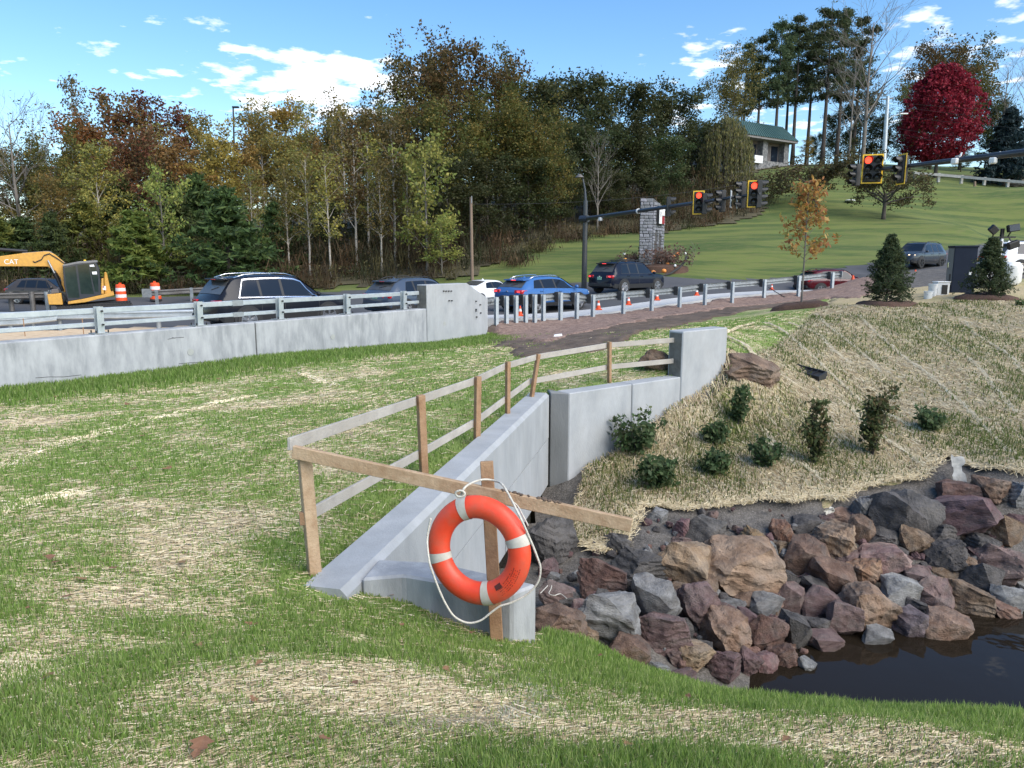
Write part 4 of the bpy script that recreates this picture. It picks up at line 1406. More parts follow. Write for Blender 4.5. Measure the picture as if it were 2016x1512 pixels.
def car(name, label, sp, paint, loc, th, scale=1.0, cat='car', rim='alloy', chrome=False, rails='galv_dull', clad=False, brake=False, plate='plate_green', light=None, fin=True, front=False, spoiler=True):
    L, Wd = sp['L'], sp['W']
    root = thing(name, label, cat, loc, th, scale=scale)
    q = np.linspace(0, L, 61)
    T = {k: smooth_tab(sp['x'], sp[k], q) for k in ('zb', 'zs', 'zt', 'ws', 'wt')}
    G = lambda k, x: float(np.interp(x, q, T[k]))
    ox = -L / 2

    def ring(x):
        zb, zs, zt, ws, wt = (G(k, x) for k in ('zb', 'zs', 'zt', 'ws', 'wt'))
        z6 = max(zt - 0.055, zs + 0.6 * (zt - zs))
        h = [(0, zb), (.84 * ws, zb), (.96 * ws, zb + .10), (ws, zb + .38 * (zs - zb)), (ws * .995, zs - .13), (ws * .962, zs), (wt, z6), (max(wt - .10, .05), zt - .004), (0, zt + 0.012)]
        return h

    def pt(x, y, z):
        return Vector((x + ox, y, z))
    mb = MB()
    n_ = 16
    for x in q:
        h = ring(x)
        full = h + [(-y, z) for y, z in h[-2:0:-1]]
        mb.v += [tuple(pt(x, y, z)) for y, z in full]
    for i in range(len(q) - 1):
        for k in range(n_):
            k2 = (k + 1) % n_
            mb.f.append((i * n_ + k, (i + 1) * n_ + k, (i + 1) * n_ + k2, i * n_ + k2))
            mb.mi.append(0)
    mb.f += [tuple(range(n_)), tuple((len(q) - 1) * n_ + k for k in range(n_ - 1, -1, -1))]
    mb.mi += [0, 0]
    mb.build('body', M[paint], root, world=False, smooth=38)

    def side_pt(x, t, s, g=0.007):
        h = ring(x)
        (y5, z5), (y6, z6) = h[5], h[6]
        y, z = y5 + (y6 - y5) * t, z5 + (z6 - z5) * t
        nrm = Vector((0, z6 - z5, y5 - y6)).normalized()
        return pt(x, s * (y + nrm.y * g), z + nrm.z * g)

    def side_patch(mb_, x0, x1, t0, t1, s, g, slope0=0, slope1=0, nx=8, nt=3):
        vs = []
        for i in range(nx + 1):
            for j in range(nt + 1):
                t = t0 + (t1 - t0) * j / nt
                xa, xb = x0 + slope0 * j / nt, x1 + slope1 * j / nt
                x = xa + (xb - xa) * i / nx
                vs.append(side_pt(x, t, s, g))
        fs = [(i * (nt + 1) + j, (i + 1) * (nt + 1) + j, (i + 1) * (nt + 1) + j + 1, i * (nt + 1) + j + 1) for i in range(nx) for j in range(nt)]
        if s < 0:
            fs = [f[::-1] for f in fs]
        return mb_.add(vs, fs)
    gl = sp['glass']
    for s in (1, -1):
        if chrome:
            side_patch(MB(), gl[0][0] - .05, gl[-1][1] + .06, -0.02, 0.97, s, 0.004, .26, -.52).build('window_trim', M['chrome'], root, world=False, smooth=60)
        side_patch(MB(), gl[0][0] - .0, gl[-1][1], 0.03, 0.90, s, 0.0055, .22, -.48).build('window_pillars', M['black_plastic'], root, world=False, smooth=60)
        for k, (a, b_) in enumerate(gl):
            side_patch(MB(), a + .02, b_ - .02, 0.06, 0.87, s, 0.008, .20 if k == 0 else 0, -.46 if k == len(gl) - 1 else 0).build('side_window', M['glass_dark'], root, world=False, smooth=60)
        for x in (gl[0][1] - .12, gl[-1][0] + .22):
            h = ring(x)
            MB().box(pt(x, s * (h[4][0] + .012), h[5][1] - .10), (.20, .03, .035)).build('door_handle', M['chrome' if chrome else paint], root, world=False, bevel=.008)
        # door seams
        for x in (gl[0][1], gl[-1][0] + .0, gl[-1][1] + .08):
            h = ring(x)
            sm = MB()
            P = [pt(x, s * (y + .002), z) for y, z in h[3:6]]
            sm.tube(P, .006, 4)
            sm.build('door_seam', M['joint'], root, world=False)
        h = ring(gl[-1][1])
        mm = MB()
        mm.ball(pt(gl[-1][1] - .02, s * (h[5][0] + .13), h[5][1] + .09), .1, 10, 6, sx=.8, sy=1.1, sz=.8)
        mm.build('mirror', M[paint], root, world=False, smooth=180)

    def top_patch(mb_, x0, x1, in0, in1, g, nx=8, ny=6):
        vs = []
        for i in range(nx + 1):
            x = x0 + (x1 - x0) * i / nx
            inn = in0 + (in1 - in0) * i / nx
            w_ = max(G('wt', x) - .10, .05) + 0.05 - inn
            dz = G('zt', x + .02) - G('zt', x - .02)
            nv = Vector((-dz, 0, .04)).normalized()
            for j in range(ny + 1):
                sj = -1 + 2 * j / ny
                vs.append(pt(x + nv.x * g, sj * w_, G('zt', x) + nv.z * g + .012 * (1 - abs(sj))))
        fs = [(i * (ny + 1) + j, (i + 1) * (ny + 1) + j, (i + 1) * (ny + 1) + j + 1, i * (ny + 1) + j + 1) for i in range(nx) for j in range(ny)]
        return mb_.add(vs, fs)
    r0, r1 = sp['rearg']
    top_patch(MB(), r0, r1, 0.02, 0.0, 0.009).build('rear_window', M['glass_rear'], root, world=False, smooth=60)
    w0, w1 = sp['wind']
    top_patch(MB(), w0, w1, 0.0, 0.0, 0.009).build('windshield', M['glass_dark'], root, world=False, smooth=60)
    xm = (r0 + r1) / 2
    MB().bar(pt(r0 + .08, .02, G('zt', r0 + .08) + .03), pt(r0 + .16, -.32, G('zt', r0 + .16) + .03), .02, .02).build('wiper', M['black_plastic'], root, world=False)
    if spoiler:
        zz = G('zt', r1 + .08)
        MB().hexa([pt(x, y, z) for z0 in (0, 1) for x, y, z in ((r1 - .22, -.60, zz - .055 + .05 * z0), (r1 + .15, -.62, zz - .03 + .045 * z0), (r1 + .15, .62, zz - .03 + .045 * z0), (r1 - .22, .60, zz - .055 + .05 * z0))]).build('spoiler', M[paint], root, world=False, bevel=.01)
        MB().box(pt(r1 - .215, 0, zz - .03), (.03, .28, .025)).build('brake_lamp', M['brake_lit' if brake else 'tail_red'], root, world=False)
    # lower cladding and bumper
    zc = .30 if not clad else .46
    lm = MB()
    for i, x in enumerate(np.linspace(.02, L - .03, 30)):
        ws, zb = G('ws', x), G('zb', x)
        lm.v += [tuple(pt(x, y, z)) for y, z in ((ws * 1.004, zb + zc * .55), (ws * .975, zb + .02), (-ws * .975, zb + .02), (-ws * 1.004, zb + zc * .55))]
        if i:
            o = (i - 1) * 4
            for k in range(3):
                lm.f.append((o + k, o + k + 1, o + k + 5, o + k + 4))
                lm.mi.append(0)
    lm.build('sill_cladding', M['black_plastic'], root, world=False)
    MB().box(pt(.02, 0, .50), (.12, Wd * .86, .20)).build('rear_bumper', M['black_plastic'], root, world=False, bevel=.04)
    if plate:
        zp = .80 if not clad else .86
        MB().box(pt(-.012, 0, zp), (.03, .31, .16)).build('license_plate', M[plate], root, world=False, bevel=.006)
    MB().box(pt(-.005, .0, G('zs', .05) + .01), (.03, .09, .06)).build('badge', M['chrome'], root, world=False, bevel=.01)
    for s in (1, -1):
        tl = 'brake_lit' if brake else 'tail_red'
        hx = MB()
        w_a = G('ws', .12)
        zz = G('zs', .1)
        hx.hexa([pt(x, s * y, z) for z in (zz - .13, zz + .03) for x, y in ((-.012, w_a * .52), (.035, w_a * .99), (.34, w_a * 1.03), (.34, w_a * .52))])
        hx.build('tail_lamp', M['tail_red'], root, world=False, smooth=40, bevel=.02)
        if brake:
            MB().box(pt(-.008, s * w_a * .80, zz - .04), (.03, .16, .07)).build('brake_lamp', M['brake_lit'], root, world=False, bevel=.015)
        MB().box(pt(.02, s * Wd * .36, .46), (.05, .18, .06)).build('reflector', M['tail_red'], root, world=False)
        zf = G('zs', L - .25)
        wf = G('ws', L - .3)
        hx = MB()
        hx.hexa([pt(L + x, s * y, z) for z in (zf - .17, zf - .02) for x, y in ((-.10, wf * .50), (-.20, wf * .94), (-.50, wf * 1.015), (-.45, wf * .5))])
        hx.build('headlight', M['headlight_lit' if front else 'headlight'], root, world=False, bevel=.02)
    if front:
        MB().box(pt(L - .03, 0, .62), (.06, Wd * .55, .24)).build('grille', M['black_plastic'], root, world=False, bevel=.03)
        MB().box(pt(L + .0, 0, .42), (.06, Wd * .7, .14)).build('front_bumper', M['black_plastic'], root, world=False, bevel=.03)
    if rails:
        for s in (1, -1):
            x0, x1 = r1 + .12, w0 - .1
            P = [pt(x, s * (G('wt', x) - .05), G('zt', x) + (.055 if 0 < k < 6 else .0)) for k, x in enumerate(np.linspace(x0, x1, 7))]
            MB().tube(P, .02, 6).build('roof_rail', M[rails], root, world=False, smooth=180)
    if fin:
        x = r1 + .35
        MB().prism([(0, 0), (.2, 0), (.06, .085)], pt(x, -.012, G('zt', x)), (1, 0, 0), (0, 0, 1), (0, 1, 0), .024).build('antenna_fin', M[paint], root, world=False)
    wr = sp['wr']
    for xw in sp['wheels']:
        for s in (1, -1):
            ws = G('ws', xw)
            am = MB()
            pol = [((wr + .085) * math.cos(a), (wr + .085) * math.sin(a)) for a in np.linspace(-.25, math.pi + .25, 20)]
            am.prism(pol, pt(xw, s * (ws - .03), wr), (1, 0, 0), (0, 0, 1), (0, s, 0), .036)
            am.build('wheel_arch', M['black_plastic'], root, world=False)
            wc = pt(xw, s * (ws - .185), wr)
            ax = Vector((0, s, 0))
            wh = MB().lathe([(wr * .62, 0), (wr * .92, 0), (wr, .04), (wr, .18), (wr * .94, .225), (wr * .70, .235), (wr * .68, .20)], wc, 28, ax).build('wheel', M['rubber'], root, world=False, smooth=40)
            rm = MB()
            rm.lathe([(wr * .70, .20), (wr * .70, .228), (wr * .62, .228), (wr * .60, .17)], wc, 28, ax)
            e1, e2 = Vector((1, 0, 0)), Vector((0, 0, 1))
            for k in range(5):
                a = 2 * math.pi * k / 5 + .3
                for da in (-.13, .13):
                    d_ = e1 * math.cos(a + da) + e2 * math.sin(a + da)
                    rm.bar(wc + ax * .215, wc + ax * .215 + d_ * wr * .66, .035, .022, up=ax)
            rm.cyl(wc + ax * .19, wc + ax * .228, wr * .17, 12)
            rm.build('rim', M[rim], wh, world=False)
            MB().cyl(wc + ax * .14, wc + ax * .165, wr * .62, 20).build('brake_disc', M['alloy_dark'], wh, world=False)
    return root


def car_at(u, Y, th, sp, scale=1.0, corner='rr', dz=0.0):
    """centre of a car whose rear right (or front right) foot stands on the line of sight u at distance Y"""
    p = W(u, 600, Y)
    d_ = Vector((math.cos(th), math.sin(th), 0))
    r_ = Vector((d_.y, -d_.x, 0))
    c = Vector((p.x, p.y, 0)) + d_ * sp['L'] / 2 * scale * (1 if corner[0] == 'r' else -1) - r_ * sp['W'] / 2 * scale * (1 if corner[1] == 'r' else -1)
    c.z = bz(c.x, c.y) + dz
    return c


TH = math.atan2(RD.y, RD.x)
sc_ = 1.07
car('black_suv', 'black estate-style SUV with chrome window line stopped behind the bridge railing', SUV, 'paint_black', car_at(430, 24.3, TH - .10, SUV, 1.1), TH - .10, 1.1, chrome=True, clad=True, rails='chrome', plate=None)
car('slate_hatchback', 'dark slate-blue crossover half hidden by the parapet end block', HATCH, 'paint_slate', car_at(768, 30.2, TH - .05, HATCH, 1.05), TH - .05, 1.05, clad=True, rails='black_plastic', brake=False)
car('blue_wagon', 'bright blue station wagon queuing at the red light', WAGON, 'paint_blue', car_at(1028, 33.6, TH - .16, WAGON, 1.12), TH - .16, 1.12, brake=True, rails='chrome', plate=None)
rv = car('navy_suv', 'dark navy SUV with roof bars and lit brake lamps, first in the queue', SUV, 'paint_navy', car_at(1206, 39.6, TH - .20, SUV, 1.0), TH - .20, 1.0, clad=True, brake=True, rails='black_plastic')
car('white_sedan', 'white car whose roof shows between the blue wagon and the slate crossover', SEDAN, 'paint_white', car_at(925, 38.5, TH - .05, SEDAN, 1.0, dz=-.12), TH - .05, 1.0, rails=None, plate=None, spoiler=False)
car('red_car', 'dark red car showing only its roof and windows above the sidewalk', HATCH, 'paint_red', car_at(1588, 45.2, rad(9), HATCH, 1.0, dz=-.22), rad(9), 1.0, rails='black_plastic', plate=None)
car('grey_suv', 'grey SUV with its headlights on driving down the hill', SUV, 'paint_grey', car_at(1793, 47.3, rad(216), SUV, 0.95, 'fl'), rad(216), 0.95, front=True, rim='alloy_dark', rails='black_plastic', plate=None)
car('white_suv', 'white SUV cut off by the edge of the photo beside the light tower', SUV, 'paint_white', car_at(1968, 38.0, rad(8), SUV, 1.0), rad(8), 1.0, clad=True, rails='black_plastic', plate=None)
car('brown_car', 'brown-grey car behind the old guardrail on the far left', HATCH, 'paint_brown', car_at(8, 41, rad(-4), HATCH, 0.92), rad(-4), 0.92, rails=None, plate=None, fin=False)
# folded roof carrier on the navy SUV
cm = MB()
for y in (-.25, .15):
    P = [Vector((-.9 + .25 * k, y + .1 * math.sin(k), 1.80 + .09 * math.sin(math.pi * k / 5))) for k in range(6)]
    cm.tube(P, .018, 6)
for x in (-.8, .1):
    cm.bar((x, -.6, 1.84), (x, .6, 1.84), .05, .03)
cm.build('roof_carrier', M['black_plastic'], rv, world=False)

# ------------------------------------------------------------------ excavator on the far side
ex = thing('excavator', 'yellow tracked excavator with black cab and raised boom beyond the median', 'excavator', (W(176, 600, 38.0).x, 38.0, 2.12), math.pi + 0.50)
ex.scale = (.87, .87, 1)
K = 37.9


def E(u, v):
    """photo pixel to the machine's side plane (x forward, z up)"""
    return (-(u - 176) / K, (617 - v) / K)


def plate_(name, px, y0, y1, m_, parent=None, bevel=.02):
    pol = [E(u, v) for u, v in px]
    return MB().prism(pol, (0, y0, 0), (1, 0, 0), (0, 0, 1), (0, 1, 0), y1 - y0).build(name, M[m_], parent or ex, world=False, bevel=bevel)


for y0 in (-1.25, .75):
    tr = plate_('track', [(112, 606), (118, 600), (200, 596), (256, 597), (264, 603), (260, 615), (250, 620), (122, 621), (112, 615)], y0, y0 + .5, 'rubber', bevel=.04)
    for k in range(26):
        t_ = k / 25
        u = 116 + (258 - 116) * t_
        MB().box((E(u, 0)[0], y0 + .25, E(0, 620.5)[1]), (.09, .52, .05)).build('grouser', M['steel_dark'], tr, world=False)
        MB().box((E(u, 0)[0], y0 + .25, E(0, 600 - 3 * t_)[1]), (.09, .52, .05)).build('grouser', M['steel_dark'], tr, world=False)
plate_('undercarriage', [(140, 598), (230, 592), (230, 606), (140, 606)], -.7, .7, 'steel_dark')
plate_('deck', [(137, 596), (137, 591), (170, 586), (226, 575), (227, 581), (170, 593)], -1.15, 1.22, 'cat_yellow')
plate_('counterweight', [(207, 581), (210, 546), (212, 536), (216, 537), (221, 576), (220, 580)], -.9, .7, 'cat_yellow', bevel=.06)
plate_('engine_hood', [(170, 586), (170, 562), (204, 560), (206, 580)], -1.15, -.1, 'cat_yellow', bevel=.05)
plate_('handrail_panel', [(201, 578), (205, 548), (209, 548), (207, 578)], 1.08, 1.14, 'cat_yellow')
plate_('decal', [(205.5, 570), (205.5, 563), (212, 563), (212, 571)], 1.1, 1.145, 'sign_white', bevel=0)
plate_('decal', [(205.8, 566), (205.8, 563.4), (209, 563.4), (209, 566)], 1.1, 1.150, 'sign_red', bevel=0)
# cab: dark frame with tinted panes
cab = plate_('cab', [(137, 591), (133, 560), (134, 526), (150, 520), (197, 516), (203, 530), (202, 580), (172, 586)], .15, 1.20, 'pole_navy', bevel=.03)
plate_('cab_roof', [(134, 526), (134, 522), (165, 516), (200, 514), (201, 518), (160, 521)], .12, 1.22, 'fascia', cab, bevel=.02)
mat('cab_glass', (0.012, 0.022, 0.020), (0.03, 0.045, 0.038), 2, 0.08, spec=0.4)
plate_('front_pane', [(139, 584), (136.5, 560), (137, 528), (158, 524), (160, 584)], 1.20, 1.206, 'cab_glass', cab, bevel=0)
plate_('door_pane', [(163, 577), (162, 523), (183, 520), (186, 560), (188, 578)], 1.20, 1.206, 'cab_glass', cab, bevel=0)
plate_('rear_pane', [(190, 573), (186, 540), (185, 521), (195, 520), (199, 545), (197, 574)], 1.20, 1.206, 'cab_glass', cab, bevel=0)
plate_('notice', [(188.5, 540.5), (188, 535.5), (197, 535), (197.5, 540.5)], 1.2, 1.212, 'sign_white', cab, bevel=0)
plate_('notice', [(185, 526), (185, 522.5), (193, 522), (194, 526)], 1.2, 1.212, 'sign_white', cab, bevel=0)
plate_('beacon', [(174, 516), (174, 513), (178.5, 513), (178.5, 516)], .6, .8, 'signal_yellow', cab)
plate_('toolbox', [(101, 596), (100, 577), (126, 575), (127, 597)], .4, 1.1, 'cat_yellow')
plate_('work_lamp', [(107, 575), (108, 568), (121, 567), (122, 575)], .5, .9, 'siding')
# boom, cylinders, stick
bo = plate_('boom', [(-60, 519), (-60, 511), (8, 508), (60, 501), (100, 497.5), (110, 498), (120, 503), (136, 518), (138, 530), (134, 560), (137, 575), (128, 575), (126, 548), (118, 534), (104, 526), (70, 525.5), (8, 525), (-30, 523)], -.28, .12, 'cat_yellow', bevel=.025)
plate_('boom_cover', [(60, 500), (104, 496.6), (112, 497), (138, 519), (136, 520), (110, 499.6), (60, 502)], -.22, .06, 'fascia', bo, bevel=0)


def ecyl(name, a, b_, y, r, m_, parent=ex):
    (x0, z0), (x1, z1) = E(*a), E(*b_)
    return MB().cyl((x0, y, z0), (x1, y, z1), r, 12).build(name, M[m_], parent, world=False, smooth=40)


for y in (-.42, .26):
    ecyl('boom_cylinder', (128, 572), (116, 538), y, .085, 'steel_dark')
    ecyl('cylinder_rod', (116, 538), (106, 514), y, .045, 'alloy')
ecyl('stick_cylinder', (70, 497.5), (20, 494), -.08, .085, 'steel_dark')
ecyl('cylinder_rod', (20, 494), (-8, 492.5), -.08, .045, 'alloy')
plate_('stick', [(-30, 520), (-30, 480), (-14, 484), (4, 488), (4.5, 512), (-4, 522), (-12, 560), (-24, 590), (-34, 588)], -.2, .04, 'cat_yellow')
for k in range(3):
    P = [Vector((E(u, v)[0], .13 + .01 * k, E(u, v)[1] - .02 * k)) for u, v in ((137, 520), (124, 510), (110, 501), (100, 504), (94, 512), (82, 517), (78, 515))]
    MB().tube(P, .012, 5).build('hose', M['rubber'], bo, world=False)
for k in range(2):
    P = [Vector((E(u, v)[0], .2 + .05 * k, E(u, v)[1])) for u, v in ((106, 536), (98, 545), (100, 560), (104, 575))]
    MB().tube(P, .014, 5).build('hose', M['rubber'], ex, world=False)


def text(name, body, loc, rot, size, m_, parent=None, ext=0.002, sx=1.0):
    cu = bpy.data.curves.new(name, 'FONT')
    cu.body = body
    cu.size = size
    cu.extrude = ext
    cu.align_x = 'CENTER'
    cu.align_y = 'CENTER'
    cu.materials.append(M[m_])
    tmp = bpy.data.objects.new(name, cu)
    col.objects.link(tmp)
    bpy.context.view_layer.update()
    me = bpy.data.meshes.new_from_object(tmp.evaluated_get(bpy.context.evaluated_depsgraph_get()))
    bpy.data.objects.remove(tmp)
    o = bpy.data.objects.new(name, me)
    col.objects.link(o)
    o.location = loc
    o.rotation_euler = rot
    o.scale = (sx, 1, 1)
    if parent:
        o.parent = parent
    return o


(lx, lz) = E(39, 517)
text('logo_lettering', 'CAT', (lx, .128, lz), (math.pi / 2, 0, math.pi), .33, 'sign_white', bo, sx=1.05)
# ------------------------------------------------------------------ traffic signals
PB = W(1150, 560, 44.0)
pole_z = bz(PB.x, PB.y)
ARM_A, ARM_B = W(1150, 431, 44.0), W(1497, 381, 30.7)
sp1 = thing('signal_pole', 'tall black signal pole with long mast arm and small lantern on top', 'signal pole', (PB.x, PB.y, pole_z))
MB().tube([(PB.x, PB.y, pole_z - .2), (PB.x, PB.y, W(1150, 395, 44).z)], [.165, .135], 16).build('pole', M['pole_navy'], sp1, smooth=40)
MB().tube([(PB.x, PB.y, W(1150, 396, 44).z), (PB.x - .05, PB.y, W(1150, 372, 44).z), (PB.x - .18, PB.y, W(1146, 352, 44).z)], [.09, .06, .045], 10).build('lantern_stem', M['pole_navy'], sp1, smooth=60)
lt = W(1141, 348, 44)
MB().lathe([(.05, .16), (.13, .10), (.24, .0), (.26, -.04), (.20, -.05)], lt, 16).build('lantern', M['galv_old'], sp1, smooth=60)
MB().tube([ARM_A, ARM_A.lerp(ARM_B, .5), ARM_B], [.125, .095, .06], 12).build('mast_arm', M['pole_navy'], sp1, smooth=60)
MB().cyl(ARM_A + Vector((-.2, .05, 0)), ARM_A + Vector((.2, -.35, 0)), .2, 12).build('arm_flange', M['pole_navy'], sp1)


def arm_at(u, A=ARM_A, B=ARM_B):
    """point of a mast arm on the line of sight u"""
    k = (u - 1008) / F / 1.03
    best = min((abs((A.lerp(B, t_ / 400).x) - k * A.lerp(B, t_ / 400).y), t_) for t_ in range(-200, 601))
    return A.lerp(B, best[1] / 400)


def signal(label, c, face, n=3, lit=0, border=True, wide=1, h=1.05, w_=.5, arrows=False, group='signal heads on the mast arms'):
    """signal head centred at c looking along face"""
    f_ = Vector((face[0], face[1], 0)).normalized()
    r_ = Vector((-f_.y, f_.x, 0))
    up_ = Vector((0, 0, 1))
    R_ = Matrix((r_, f_, up_)).transposed()
    t = thing('traffic_signal', label, 'traffic signal', c - Vector((0, 0, h / 2)), group=group)
    hw, hh = w_ * .72 * wide, h * .88
    MB().box(c, (hw, .2, hh), R_).build('housing', M['signal_black'], t, bevel=.02)
    if border:
        MB().box(c + f_ * .03, (w_ * wide, .012, h), R_).build('backplate', M['signal_black'], t)
        b = .045
        for (dx, dz, sx, sz) in ((0, h / 2 - b / 2, w_ * wide, b), (0, -h / 2 + b / 2, w_ * wide, b), (w_ * wide / 2 - b / 2, 0, b, h - 2 * b), (-w_ * wide / 2 + b / 2, 0, b, h - 2 * b)):
            MB().box(c + f_ * .04 + r_ * dx + up_ * dz, (sx, .012, sz), R_).build('reflective_border', M['signal_yellow'], t)
    rl = hh / n * .40
    for cx in ([0] if wide == 1 else [-.17, .17]):
        for k in range(n):
            zc_ = hh / 2 - hh / n * (k + .5)
            lc = c + up_ * zc_ + f_ * .1 + r_ * cx
            on = lit is not None and k == lit and (wide == 1 or cx < 0)
            MB().lathe([(rl, .0), (rl, .02), (rl * .6, .045), (.001, .055)], lc, 14, f_).build('lens', M['red_lamp' if on else 'lens_off'], t, smooth=60)
            vm = MB()
            pts = []
            for a in np.linspace(-.5, math.pi + .5, 12):
                d_ = r_ * math.cos(a) * rl * 1.12 + up_ * math.sin(a) * rl * 1.12
                pts += [lc + d_, lc + d_ + f_ * (.24 if math.sin(a) > 0 else .14)]
            vm.add(pts, [(2 * i, 2 * i + 2, 2 * i + 3, 2 * i + 1) for i in range(11)])
            vm.build('visor', M['signal_black'], t, smooth=60)
    return t


FC = (-.22, -1)
sgA = arm_at(1374) + Vector((0, -.18, .08))
signal('red three-lamp signal with yellow border midway along the mast arm', Vector((sgA.x, sgA.y, W(1374, 399, sgA.y).z)), FC)
sgB = arm_at(1481) + Vector((0, -.18, 0))
signal('red three-lamp signal with yellow border at the tip of the black mast arm', Vector((sgB.x, sgB.y, W(1481, 382, sgB.y).z)), FC, h=1.08)
for u, v, Yo, fx, lab, nn in ((1463, 384, .1, -1, 'unlit side-facing signal left of the signal at the mast arm tip', 4), (1496, 382, .1, 1, 'unlit side-facing signal right of the signal at the mast arm tip', 4), (1388, 401, .05, 1, 'unlit side-facing signal just right of the middle signal', 3), (1317, 407, .0, 1, 'unlit signal seen from the side left of the middle signal', 3), (1424, 396, .05, -1, 'unlit signal seen from the side behind the narrow white sign', 3)):
    p = arm_at(u) + Vector((0, Yo, 0))
    signal(lab, Vector((p.x, p.y, W(u, v, p.y).z)), (fx, -.12), nn, None, border=False, h=1.05 if nn == 3 else 1.25, w_=.36)
p = arm_at(1437) + Vector((0, -.2, 0))
ns = thing('narrow_sign', 'white street sign seen almost edge-on beside the mast arm tip', 'sign', Vector((p.x, p.y, W(1437, 409, p.y).z)))
sd_ = Vector((.35, .94, 0))
pc = Vector((p.x, p.y, W(1437, 392, p.y).z))
Rsg = Matrix((sd_, Vector((-.94, .35, 0)), Vector((0, 0, 1)))).transposed() @ Matrix.Rotation(0.0, 3, 'Y')
MB().box(pc, (.55, .02, .72), Rsg).build('sign_panel', M['sign_white'], ns)
MB().box(pc + Vector((.012, -.006, -.2)) + Vector((.94, -.35, 0)) * .012, (.3, .012, .2), Rsg).build('sign_symbol', M['black_plastic'], ns)
p = arm_at(1452)
tag(MB().box(Vector((p.x, p.y, W(1452, 396, p.y).z)), (.5, .02, .62), Rsg).build('back_sign', M['galv_dull']), 'grey back of a sign beside the signal at the mast arm tip', 'sign')


def detector(label, c, flip=1):
    t = thing('detector_camera', label, 'camera', c, group='white detector cameras on the mast arms')
    MB().box(c + Vector((-.10, -.1, -.16)), (.17, .2, .19), Matrix.Rotation(.5, 3, 'Z')).build('camera_body', M['white_plastic'], t, bevel=.03)
    MB().tube([c + Vector((-.05, -.05, -.1)), c + Vector((.05, 0, -.05)), c + Vector((.12, 0, .02)), c + Vector((.16, .0, .13))], .028, 8).build('bracket', M['white_plastic'], t)
    MB().bar(c + Vector((.06, -.15, .02)), c + Vector((.06, .15, .02)), .04, .03).build('clamp', M['white_plastic'], t)


detector('white detector camera near the pole end of the left mast arm', arm_at(1186))
MB().lathe([(.125, -.05), (.13, -.05), (.13, .05), (.125, .05)], arm_at(1258), 14, (ARM_B - ARM_A)).build('arm_strap', M['white_plastic'], sp1)

ARM2_A, ARM2_B = W(2230, 275, 20.8), W(1700, 337, 28.2)
sp2 = thing('signal_pole', 'black mast arm reaching in from the right edge with signals and cameras', 'signal pole', (ARM2_A.x, ARM2_A.y, 3.0))
MB().tube([(ARM2_A.x, ARM2_A.y, 2.6), (ARM2_A.x, ARM2_A.y, ARM2_A.z + .5)], [.17, .14], 16).build('pole', M['pole_navy'], sp2, smooth=40)
MB().tube([ARM2_A, ARM2_A.lerp(ARM2_B, .5), ARM2_B], [.14, .10, .05], 12).build('mast_arm', M['pole_navy'], sp2, smooth=60)
p = arm_at(1708, ARM2_A, ARM2_B)
signal('wide red signal with two rows of lamps at the end of the right mast arm', Vector((p.x, p.y - .2, W(1708, 334, p.y).z)), (-.28, -1), 3, 0, wide=1.42, h=1.04)
p = arm_at(1683, ARM2_A, ARM2_B)
signal('unlit side-facing signal at the very tip of the right mast arm', Vector((p.x, p.y, W(1684, 345, p.y).z)), (-1, -.2), 3, None, border=False, h=.9, w_=.36)
p = arm_at(1770, ARM2_A, ARM2_B)
signal('side-facing signal with yellow edged plate on the right mast arm', Vector((p.x, p.y - .1, W(1770, 334, p.y).z)), (-1, -.1), 3, None, h=1.05)
detector('white detector camera nearer the signals on the right mast arm', arm_at(1876, ARM2_A, ARM2_B) + Vector((0, 0, .12)))
detector('white detector camera nearest the right edge of the photo', arm_at(1950, ARM2_A, ARM2_B))

# ------------------------------------------------------------------ poles and wires
up1 = thing('utility_pole', 'bare wooden pole at the edge of the wood behind the cars', 'pole', W(929, 560, 48))
MB().tube([W(930, 575, 48), W(927, 388, 48)], [.115, .09], 10).build('pole', M['pole_wood'], up1, smooth=60)
MB().tube([W(928.5, 386, 47.9), W(928.5, 400, 47.9)], .03, 6).build('conduit', M['galv_dull'], up1)


def wire(label, a, b_, sag=.4, r=.012):
    P = []
    for k in range(17):
        t_ = k / 16
        p_ = a.lerp(b_, t_)
        P.append(p_ - Vector((0, 0, sag * 4 * t_ * (1 - t_))))
    return tag(MB().tube(P, r, 4).build('overhead_wire', M['wire']), label, 'wire', 'overhead wires')


wire('thin wire running from the bare wooden pole past the stone sign', W(930, 402, 48), W(1500, 355, 60), .5)
up2 = thing('street_light', 'pale metal utility pole with a lamp arm between the pines and red maple', 'street light', W(1741, 305, 86))
MB().tube([W(1740, 315, 86), W(1748, 190, 86)], [.26, .18], 10).build('pole', M['galv'], up2, smooth=60)
MB().bar(W(1738, 196, 86), W(1759, 193, 86), .1, .15).build('cross_arm', M['galv_old'], up2)
MB().tube([W(1744, 240, 86), W(1755, 230, 86), W(1772, 224, 86)], .05, 6).build('lamp_arm', M['galv'], up2)
MB().box(W(1779, 224, 86), (.9, .3, .14)).build('lamp_head', M['white_plastic'], up2, bevel=.03)
for k, (a, b_) in enumerate((((1748, 200, 86), (2200, 222, 70)), ((1748, 206, 86), (2200, 250, 70)), ((1746, 225, 86), (2200, 262, 70)), ((1744, 250, 86), (2200, 292, 70)), ((1744, 258, 86), (2200, 330, 70)))):
    wire('thin wire from the pale metal pole across the red maple, number %s from the top' % ('one two three four five'.split()[k]), W(*a), W(*b_), .3, .014)
lp = thing('lamp_post', 'distant lamp post with a flat lamp head above the autumn trees', 'lamp post', W(462, 330, 88))
MB().tube([W(462, 330, 88), W(459, 212, 88)], [.12, .09], 8).build('pole', M['steel_dark'], lp)
